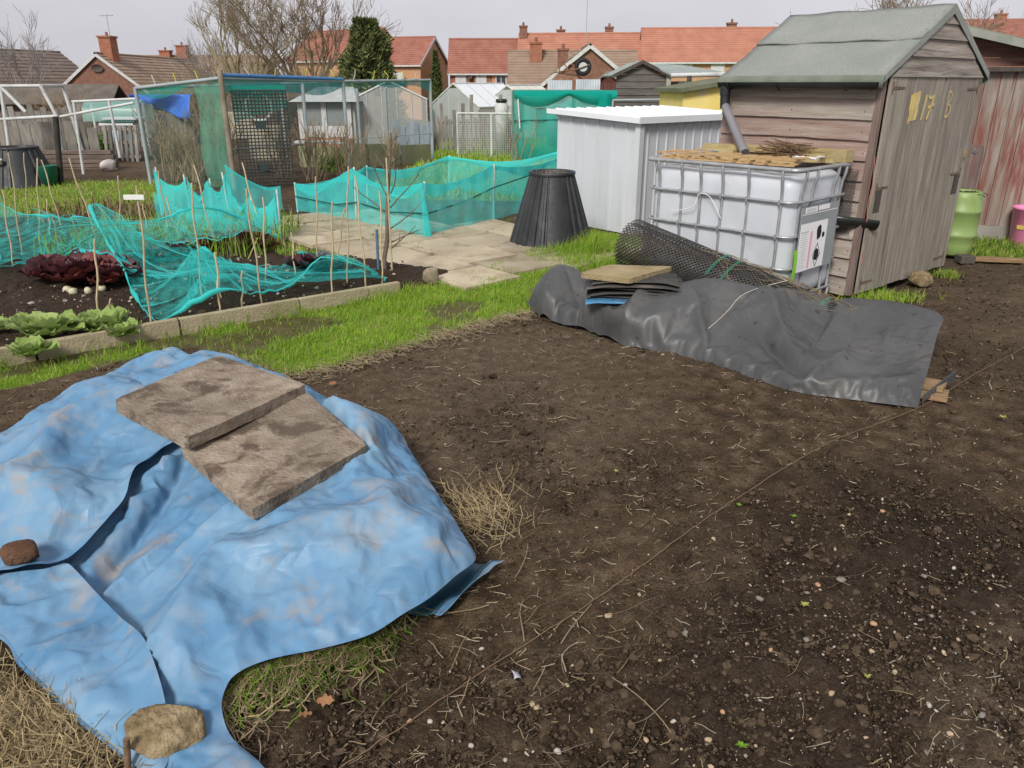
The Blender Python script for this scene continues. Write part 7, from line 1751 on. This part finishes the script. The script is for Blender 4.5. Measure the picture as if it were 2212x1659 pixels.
t = thing('pipe_rail', 'thin galvanised pipe rail in front of the grey shed', 'rail', (2.1, 17, 0))
for a, b in (((.0, 0, 1.28), (1.9, 0, 1.3)), ((.0, 0, 1.28), (0, 0, .0)), ((1.55, 0, 1.75), (1.6, 0, 0))): bar('pipe', t, a, b, .022 if a[2] < 1.5 else .05, PIPEG if a[2] < 1.5 else DARKW)
t = thing('yellow_hut', 'low hut with pale yellow painted wall and mossy flat roof', 'hut', (2.72, 13, 0), R(5))
YEL = M('yellow_paint', [(.70, .55, .16), (.78, .64, .24)], 3, .85, .3, 12, dirt=(.60, .55, .38), dirt_scale=2, dirt_lo=.6, dirt_hi=.7)
mb = MB(); mb.prism([(0, 0), (1.3, 0), (1.3, 1.70), (0, 1.50)], 0, 1.4, 'y'); mb.build('wall', YEL, t)
mb = MB(); mb.add([(-.08, -.12, 1.53), (1.4, -.12, 1.76), (1.4, 1.5, 1.76), (-.08, 1.5, 1.53), (-.08, -.12, 1.47), (1.4, -.12, 1.69), (1.4, 1.5, 1.69), (-.08, 1.5, 1.47)], [(0, 1, 2, 3), (7, 6, 5, 4), (0, 4, 5, 1), (3, 0, 4, 7)][:3] + [(0, 3, 7, 4)]); mb.build('roof', M('mossy_roof', [(.10, .115, .07), (.17, .175, .115)], 6, .95), t)

# more clutter on the far plots
for i, (x, y, h, lab) in enumerate(((-11.0, 20.5, 1.3, 'brown dead bush behind the bare white frame'), (-12.6, 19.0, 1.2, 'brown dead bush at the far left behind the frame'), (-7.6, 17.2, 1.0, 'dry brown bush between the pallet and the fruit cage'), (-7.0, 19.5, 1.3, 'dry bush behind the fruit cage corner'), (-10.0, 24.0, 1.5, 'tall dry bush behind the bright blue cover'), (-13.5, 24, 1.6, 'tall dry bush far behind the white frame'), (-6.4, 25, 1.5, 'dry bush behind the aqua polytunnel'), (-8.2, 26, 1.6, 'dry bush in the gap behind the blue cover'))):
    shrub('dead_bush', lab, (x, y, 0), h, 22, TWIG if i % 2 else TWIGG, 130 + i, .7, .014, None, .1)
def panel_fence(label, a, b, h, n, mat, seed):
    rs = random.Random(seed); a = Vector((*a, 0)); b = Vector((*b, 0)); d = b - a; t = thing('board_fence', label, 'fence', tuple(a), math.atan2(d.y, d.x)); w = d.length / n
    for k in range(n): mb = MB(); hh = h * rs.uniform(.85, 1.08); mb.bbox((w * (k + .5), rs.uniform(-.02, .02), hh / 2), (w * .92, .025, hh), .004, (0, rs.uniform(-.02, .02), 0)); mb.build('board', mat, t)
    return t
panel_fence('grey upright board fence behind the bare white frame', (-13.5, 21.5), (-9.6, 21.8), 1.05, 24, GREYW, 3)
panel_fence('brown upright board fence behind the fruit cage', (-9.4, 27.0), (-4.2, 27.5), 1.35, 26, BROWNW, 4)
panel_fence('bluish grey board fence beside the fruit cage corner post', (-2.9, 19.4), (-1.95, 19.7), .75, 9, M('bluish_boards', [(.22, .27, .31), (.32, .37, .41)], 4, .9, rand=.15), 5)
panel_fence('pale grey planks stood behind the left compost bin', (-10.6, 16.6), (-8.7, 16.9), .85, 9, GREYW, 6)
t = thing('dark_shed', 'low dark shed at the far left behind the white frame', 'shed', (-14.2, 25.5, -.55), R(10))
for k in range(8): mb = MB(); mb.bbox((0, -.9 - .004 * (k % 2), .1 + k * .2), (3.4, .02, .19), .003); mb.build('board', BROWNW, t)
mb = MB(); mb.box((0, 0, .8), (3.36, 1.76, 1.6)); mb.build('wall', DARKW, t)
for s in (-1, 1): mb = MB(); mb.add([(-1.9, 0, 2.1), (1.9, 0, 2.1), (1.9, s * 1.1, 1.55), (-1.9, s * 1.1, 1.55)], [(0, 1, 2, 3)]); o = mb.build('roof_slope', M('dark_felt', [(.10, .085, .07), (.15, .13, .11)], 3, .9) if s < 0 else bpy.data.materials['dark_felt'], t); o.modifiers.new('t', 'SOLIDIFY').thickness = .04
t = thing('scrap_wheel', 'white rimmed ring hanging behind the black mesh panel', 'ring', (-4.35, 14.0, 1.22)); torus('rim', t, WHITEF, (0, 0, 0), .22, .03)
mb = MB(); mb.bbox((0, 0, .6), (.62, .06, .62), .02); o = mb.build('cream_panel', M('cream_board', [(.5, .44, .33), (.6, .54, .42)], 4, .8)); o.location = (-4.5, 14.6, 0); tag(o, 'cream board standing behind the black mesh panel', 'board')
mb = MB(); mb.bbox((0, 0, .85), (.5, .05, .5), .02); o = mb.build('cream_panel', bpy.data.materials['cream_board']); o.location = (-5.2, 15.4, 0); tag(o, 'pale board behind the hanging green netting', 'board')
# ------------------------------------------------------------------ houses and trees beyond the allotments
TILE_R = M('red_roof_tiles', [(.25, .10, .072), (.34, .15, .108)], 1.2, .85, .2, 8, rand=.05); TILE_O = M('orange_roof_tiles', [(.35, .15, .10), (.44, .205, .142)], 1.0, .85, .2, 8, rand=.05)
TILE_B = M('brown_roof_tiles', [(.23, .165, .12), (.30, .22, .165)], 1.0, .9, .2, 8, rand=.05); TILE_D = M('dark_roof_tiles', [(.13, .10, .085), (.19, .15, .125)], 1.0, .9)
BRICK_R = M('red_brick', [(.27, .105, .065), (.36, .16, .10)], 3, .9, .2, 30); BRICK_T = M('tan_brick', [(.42, .235, .13), (.52, .31, .18)], 3, .9, .2, 30); BRICK_B = M('brown_brick', [(.17, .085, .06), (.25, .13, .09)], 3, .9, .2, 30)
DARKGL = M('dark_window_glass', [(.03, .035, .04)], 3, .1, spec=.6); CURT = M('net_curtain', [(.5, .51, .52), (.58, .59, .6)], 3, .6)
BZ = -2.2
def house(name, label, loc, rz, L_, W_, eave, ridge, wall, tile, courses=14, gable_white=False, over=.35, x0=None):
    """ridge along local x, front wall at y = -W/2"""
    t = thing(name, label, 'house', loc, rz)
    mb = MB(); mb.box((0, 0, (eave + BZ) / 2), (L_, W_, eave - BZ)); mb.build('wall', wall, t)
    for s in (-1, 1):
        x = s * (L_ / 2 - .02); mb = MB(); mb.prism([(-W_ / 2, eave), (W_ / 2, eave), (0, ridge - .05)], x - .04, x + .04, 'x'); mb.build('gable', wall, t)
        mb = MB(); vs = []; fs = []
        for k in range(courses):
            f0, f1 = k / courses, (k + 1) / courses; y0 = (W_ / 2 + over) * (1 - f0); y1 = (W_ / 2 + over) * (1 - f1); dz = (ridge - eave) / (W_ / 2); za = ridge - y0 * dz + .10; zb = ridge - y1 * dz + .03; n = len(vs); X = L_ / 2 + .25
            vs += [(-X, s * y0, za), (X, s * y0, za), (X, s * y1, zb), (-X, s * y1, zb), (-X, s * y0, za - .12), (X, s * y0, za - .12)]; fs += [(n, n + 1, n + 2, n + 3), (n, n + 4, n + 5, n + 1)]
        mb.add(vs, fs); mb.build('roof_slope', tile, t)
    dz = (ridge - eave) / (W_ / 2)
    mb = MB(); mb.box((0, -(W_ / 2 + over), ridge - (W_ / 2 + over) * dz - .08), (L_ + .5, .1, .16)); mb.build('gutter', WHITEF, t)
    mb = MB(); mb.tube([(-L_ / 2 - .25, 0, ridge + .04), (L_ / 2 + .25, 0, ridge + .04)], .12, 8); mb.build('ridge_tiles', tile, t)
    if gable_white:
        for sx in (-1, 1):
            for s in (-1, 1):
                X = sx * (L_ / 2 + .25); y0 = s * (W_ / 2 + over); z0 = ridge - (W_ / 2 + over) * dz; mb = MB(); mb.add([(X, 0, ridge + .08), (X, y0, z0 + .08), (X, y0, z0 - .22), (X, 0, ridge - .25), (X - sx * .06, 0, ridge + .08), (X - sx * .06, y0, z0 + .08), (X - sx * .06, y0, z0 - .22), (X - sx * .06, 0, ridge - .25)], [(0, 1, 2, 3), (4, 7, 6, 5), (0, 4, 5, 1), (3, 2, 6, 7)]); mb.build('barge_board', WHITEF, t)
    return t
def window(t, x, z, w, h, y, pane=CURT, n=2):
    mb = MB(); mb.box((x, y, z), (w + .14, .10, h + .14)); f = mb.build('window', WHITEF, t)
    for k in range(n): mb = MB(); mb.box((x - w / 2 + (k + .5) * w / n, y - .045, z), (w / n - .09, .03, h - .05)); mb.build('pane', pane, f)
def chimney(t, x, y, z0, z1, w, mat, pot=True):
    mb = MB(); mb.box((x, y, (z0 + z1) / 2), (w, w * .8, z1 - z0)); mb.box((x, y, z1 - .08), (w * 1.14, w * .95, .16)); c = mb.build('chimney', mat, t)
    if pot: mb = MB(); mb.lathe([(.11, 0), (.13, .06), (.11, .3), (.13, .34)], 10, (x, y, z1)); mb.build('chimney_pot', TILE_R, c)
def aerial(label, loc, h, s=.5):
    t = thing('aerial', label, 'aerial', loc); bar('mast', t, (0, 0, 0), (0, 0, h), .03, PIPEG, 5); bar('boom', t, (-s, 0, h - .1), (s, 0, h - .05), .025, PIPEG, 4)
    for k in range(4): bar('element', t, (-s + k * s * .6, -.25, h - .08), (-s + k * s * .6, .25, h - .08), .015, PIPEG, 4)
Y0 = 90.0
# terrace with red roofs
A = house('terraced_house', 'brick terrace end house with dark red roof and white windows', (-2.95, Y0 + 3, 0), 0, 7.6, 6.5, 2.95, 6.15, BRICK_R, TILE_R, 16)
for x in (-2.62, -.40, 1.75): window(A, x, 2.02, 1.05, 1.25, -3.3, DARKGL if x > 1 else CURT)
bar('drainpipe', A, (-1.35, -3.32, 2.8), (-1.35, -3.32, -2), .06, DARKW, 6); mb = MB(); mb.lathe([(0, 0), (.28, .04), (.3, .07)], 16, (0, 0, 0)); o = mb.build('satellite_dish', DARKW, A); o.location = (-1.6, -3.5, 2.3); o.rotation_euler = (R(75), 0, R(-20))
mb = MB(); mb.box((2.3, -3.28, .4), (3.0, .06, 5.1)); mb.build('tan_render', BRICK_T, A)
chimney(A, 4.2, -.6, 5.2, 7.5, .85, BRICK_B)
B = house('terraced_house', 'middle terrace house with a long bright orange tiled roof', (7.4, Y0 + 2, 0), R(-6), 12.9, 7.0, 3.3, 6.65, BRICK_T, TILE_O, 16)
chimney(B, -2.1, .8, 6.2, 7.15, .9, BRICK_B); chimney(B, 3.2, .8, 6.2, 7.4, .9, BRICK_B)
C = house('terraced_house', 'right terrace house with bright orange roof and white upper windows', (21.2, Y0 - 1.2, 0), R(-5), 14.6, 7.0, 3.95, 7.0, BRICK_T, TILE_O, 16)
for x in (-3.0, .25, 3.9): window(C, x, 3.05, 1.25, 1.3, -3.55)
chimney(C, 2.0, .8, 6.5, 7.6, .95, BRICK_B)
D = house('terraced_house', 'brown roofed terrace house partly hidden by the weathered shed', (34.2, Y0 - 2.5, 0), R(-5), 11.2, 7.0, 3.95, 7.05, BRICK_T, TILE_D, 16); chimney(D, 0, .8, 6.5, 7.6, .95, BRICK_B)
E2 = house('house', 'red roofed house behind the peeling red shed', (55, Y0, 0), R(-8), 17, 8, 5.6, 7.9, BRICK_R, TILE_R, 14); chimney(E2, -2.6, .8, 7.2, 8.6, 1.0, BRICK_R)
# brown roofed bungalow with the brick gable
Yb = 62.0
b1 = house('bungalow', 'long brown roofed bungalow behind the brick gable', (5.0, Yb + 7, 0), 0, 10.2, 6.6, 1.7, 4.05, BRICK_B, TILE_B, 12)
chimney(b1, -3.05, -.9, 3.2, 4.75, .95, BRICK_R); 
b2 = house('bungalow', 'bungalow with brick gable and white barge boards facing the allotments', (5.75, Yb + 3, 0), R(90), 7.0, 8.4, 1.05, 4.25, BRICK_B, TILE_B, 12, True, .4)
chimney(b2, .4, 1.75, 2.8, 4.15, .95, BRICK_B)
mb = MB(); mb.prism([(-6.0, .4), (6.0, .4), (6.0, 3.9), (-6.0, 3.9)][:0] or [(-.3, 1.2), (.3, 1.2), (.3, 1.5), (-.3, 1.5)], -3.6, -3.55, 'y'); 
aerial('tall thin aerial mast above the orange terrace roof', (7.6, Y0 - 4, 5.0), 6.1, .7)
# left bungalow, gable towards the camera
l1 = house('bungalow', 'brown bungalow with dark brick gable and chimney at the left', (-37.9, 87, 0), R(90), 22, 8.2, 1.0, 4.15, BRICK_B, TILE_B, 12, True, .35)
chimney(l1, -9.2, -.4, 3.4, 5.7, 1.35, BRICK_R); aerial('television aerial on the left bungalow chimney', (-37.3, 78, 5.6), 1.9, .6)
mb = MB(); mb.lathe([(0, 0), (.5, .03), (.55, .08)], 18); o = mb.build('gable_vent', DARKW, l1); o.location = (-11.1, .05, 2.9); o.rotation_euler = (0, R(-90), 0); o.scale = (.6, 1, 1)
l2 = house('house', 'dark roofed house cut off by the left picture edge', (-49.5, 80, 0), R(70), 14, 9, 1.6, 4.6, BRICK_B, TILE_D, 10)
l3 = house('house', 'distant brown roofed house with red chimneys behind the left bungalow', (-43, 108, 0), 0, 22, 8, 2.6, 4.9, BRICK_B, TILE_B, 10); chimney(l3, .6, -.5, 4.5, 6.2, 1.3, BRICK_R); chimney(l3, -1.6, -.5, 4.4, 5.6, 1.3, BRICK_R)
# flats with balcony
f1 = house('block_of_flats', 'tan brick flats with red roof and a white balcony beside the conifer', (-13.2, 97, 0), R(-18), 9.0, 8.0, 3.75, 6.5, BRICK_T, TILE_R, 14, True)
f1['category'] = 'flats'
mb = MB(); mb.box((-1.0, -4.6, 1.75), (5.6, 1.1, .22)); mb.build('balcony_floor', WHITEF, f1)
for k in range(9): mb = MB(); mb.box((-3.6 + k * .65, -5.1, 2.3), (.6, .05, .85)); mb.build('balcony_panel', M('balcony_glass', [(.48, .56, .52), (.55, .62, .58)], 3, .3) if k == 0 else bpy.data.materials['balcony_glass'], f1)
for x in (-2.6, -1.2, .2): window(f1, x, 2.75, 1.0, 1.1, -4.05)
mb = MB(); mb.box((2.2, -4.7, 2.2), (1.1, .06, 1.1)); mb.build('balcony_screen', WHITEF, f1)
f2 = house('block_of_flats', 'red roofed wing of the flats rising behind the conifer', (-19.5, 99, 0), R(-35), 12, 8, 4.3, 7.4, BRICK_T, TILE_R, 14); f2['category'] = 'flats'; chimney(f2, 3.2, -.3, 6.8, 8.3, 1.2, BRICK_R)

# ---- trees
def bare_tree(label, loc, h, seed, mat, depth=5, r=.18, spread=.42, kids=(3, 4), trunk=.2, up=.10, lean=0.0, minr=.009, ratio=.74, limbs=6, open_=.75, tmat=None):
    t = thing('bare_tree', label, 'tree', loc); rs = random.Random(seed); mb = MB(); mb.tube([(0, 0, -.3), (.05 + lean * .3, 0, h * trunk * .5), (lean, 0, h * trunk)], [r, r * .85, r * .75], 8); mb.build('trunk', tmat or mat, t)
    mb = MB()
    for k in range(limbs):
        a = 6.283 * k / limbs + rs.uniform(-.4, .4); b = rs.uniform(.08, open_); branchy(mb, Vector((lean, 0, h * trunk * rs.uniform(.7, 1.0))), Vector((math.cos(a) * math.sin(b), math.sin(a) * math.sin(b), math.cos(b))), h * rs.uniform(.27, .34), r * .5, depth - 1, rs, spread, 5, minr, kids, up, ratio, 5)
    mb.build('crown', mat, t); return t
TW1 = M('winter_twigs_brown', [(.17, .13, .085), (.26, .20, .135)], 2, .9); TW2 = M('winter_twigs_olive', [(.24, .20, .11), (.34, .29, .17)], 2, .9); TW3 = M('winter_twigs_grey', [(.24, .21, .195), (.34, .31, .29)], 2, .9)
bare_tree('bare tree rising above the house at the far left edge', (-39.5, 58, -2), 10.6, 1, TW3, 5, .2, .32, (3, 4), .2, .18, limbs=8, open_=.5)
bare_tree('thin pale bare tree left of the brown bungalow', (-33.6, 56, -2), 8.8, 2, TW3, 5, .14, .34, (2, 4), .25, .12, limbs=7, open_=.65)
bare_tree('broad bare olive tinted tree behind the fruit cage', (-17.6, 54, -2), 11.2, 3, TW2, 6, .26, .42, (2, 4), .18, .08, limbs=8, open_=.85)
bare_tree('tall bare tree with arching branches left of the conifer', (-12.4, 50, -2), 12.2, 4, TW1, 6, .28, .36, (2, 4), .16, .06, limbs=7, open_=.7)
bare_tree('slender bare tree at the left of the olive tree', (-21.2, 58, -2), 7.6, 8, TW3, 5, .14, .36, (2, 4), .25, .12, limbs=6, open_=.6)
bare_tree('bare tree showing above the weathered shed roof', (12.6, 27, -.3), 6.2, 6, TW1, 5, .14, .5, (3, 4), .3, .02, minr=.007, limbs=7, open_=1.0)
bare_tree('thin bare tree right of the weathered shed roof', (16.2, 29, -.3), 5.2, 7, TW3, 4, .06, .4, (2, 3), .3, .08, minr=.006, limbs=5, open_=.7)
THL = ['olive thicket at the left end of the brown scrub', 'wide brown thicket below the broad olive tree', 'pale olive thicket in the middle of the scrub', 'brown thicket in front of the arching tree', 'olive thicket touching the conifer on its left', 'low brown thicket at the foot of the conifer']
for i, (x, y, h) in enumerate(((-20.8, 52, 4.4), (-17.8, 50, 4.9), (-15.4, 49, 5.0), (-13.0, 48, 4.9), (-11.2, 47.5, 5.2), (-9.4, 44.5, 3.9))):
    shrub('brown_thicket', THL[i], (x, y, -2), h, 56, TW1 if i % 2 else TW2, 50 + i, .85, .03, None, .10)
for i, (x, y, h) in enumerate(((-26.5, 36, 2.6), (-24.0, 37, 2.4), (-21.5, 36, 2.5))): shrub('hedge_bush', 'dull bare hedge bush below the left bungalow', (x, y, -.6), h, 26, TW1, 80 + i, .6, .03, 'hedge below the left bungalow', .1)
def conifer(label, loc, h, r, n, seed, mats, shape=1.0):
    t = thing('conifer', label, 'tree', loc); rs = np.random.RandomState(seed); mb = MB(); mb.tube([(0, 0, 0), (0, 0, h * .9)], .16, 7, r2=.03); mb.build('trunk', BARK, t)
    f = rs.uniform(0, 1, n) ** .8; a = rs.uniform(0, 2 * np.pi, n); R0 = r * np.clip(1 - f, .05, 1) ** (.62 * shape) * (.62 + .8 * fbm(f * 9 + 5, np.cos(a) * 1.6 + 4, seed, 3)); lob = 1 + .22 * np.sin(a * 3 + f * 9) + .15 * np.sin(a * 7 - f * 20); q = R0 * lob * rs.uniform(.55, 1.06, n)
    x = q * np.cos(a); y = q * np.sin(a); z = .4 + f * (h - .4); s = rs.uniform(.08, .22, n)
    d1 = rs.normal(0, 1, (n, 3)); d1[:, 2] = np.abs(d1[:, 2]) * .6 + .3; d1[:, 0] += np.cos(a) * .8; d1[:, 1] += np.sin(a) * .8; d1 /= np.linalg.norm(d1, axis=1, keepdims=True); d2 = np.cross(d1, rs.normal(0, 1, (n, 3))); d2 /= np.linalg.norm(d2, axis=1, keepdims=True)
    c = np.stack([x, y, z], -1); V = np.stack([c - d2 * s[:, None] * .45, c + d1 * s[:, None] * .6 - d2 * s[:, None] * .1, c + d1 * s[:, None] * 1.6, c + d2 * s[:, None] * .45], 1); F = np.arange(n * 4).reshape(n, 4)
    o = npmesh('crown', V.reshape(-1, 3), F, None, t, mats=mats, midx=rs.randint(0, len(mats), n).astype(np.int32)); return t
CG = [M('conifer_green', [(.09, .12, .03), (.15, .18, .055)], 1, .8), M('conifer_olive', [(.17, .17, .065), (.24, .23, .10)], 1, .8), M('conifer_dark', [(.04, .065, .02), (.07, .10, .035)], 1, .8)]
conifer('dense dark green conifer beside the red roofed flats', (-8.1, 46, -1.8), 6.6, 2.0, 28000, 3, CG, .75)
conifer('small dark conifer between the flats and the terrace', (-8.1, 88, -2.2), 7.0, .8, 5000, 5, [CG[2], CG[0]])
# green bushes near the left frames
def bush(label, loc, r, n, seed, mats):
    t = thing('green_bush', label, 'bush', loc); rs = np.random.RandomState(seed); d = rs.normal(0, 1, (n, 3)); d /= np.linalg.norm(d, axis=1, keepdims=True); d[:, 2] = np.abs(d[:, 2]); lob = 1 + .25 * np.sin(d[:, 0] * 6 + seed) * np.cos(d[:, 1] * 5); c = d * (r * lob * rs.uniform(.5, 1.05, n))[:, None]; s = rs.uniform(.02, .06, n)
    d1 = rs.normal(0, 1, (n, 3)) + d; d1 /= np.linalg.norm(d1, axis=1, keepdims=True); d2 = np.cross(d1, rs.normal(0, 1, (n, 3))); d2 /= np.linalg.norm(d2, axis=1, keepdims=True)
    V = np.stack([c - d2 * s[:, None] * .5, c + d1 * s[:, None], c + d2 * s[:, None] * .5, c - d1 * s[:, None]], 1); npmesh('foliage', V.reshape(-1, 3), np.arange(4 * n).reshape(n, 4), None, t, mats=mats, midx=rs.randint(0, len(mats), n).astype(np.int32))
    mb = MB(); mb.tube([(0, 0, 0), (0, 0, r * .6)], .03, 6); mb.build('stem', BARK, t)
bush('dark green bush left of the upright pallet', (-9.6, 18.4, .0), .55, 2600, 3, [G_D, G_B, CG[0]])
bush('yellow green bush behind the dark leaning post', (-10.2, 18.2, .0), .5, 2200, 4, [G_C, G_A])
bush('low green bush at the foot of the olive fence', (-3.5, 15.6, .0), .3, 1500, 6, [G_D, G_B])
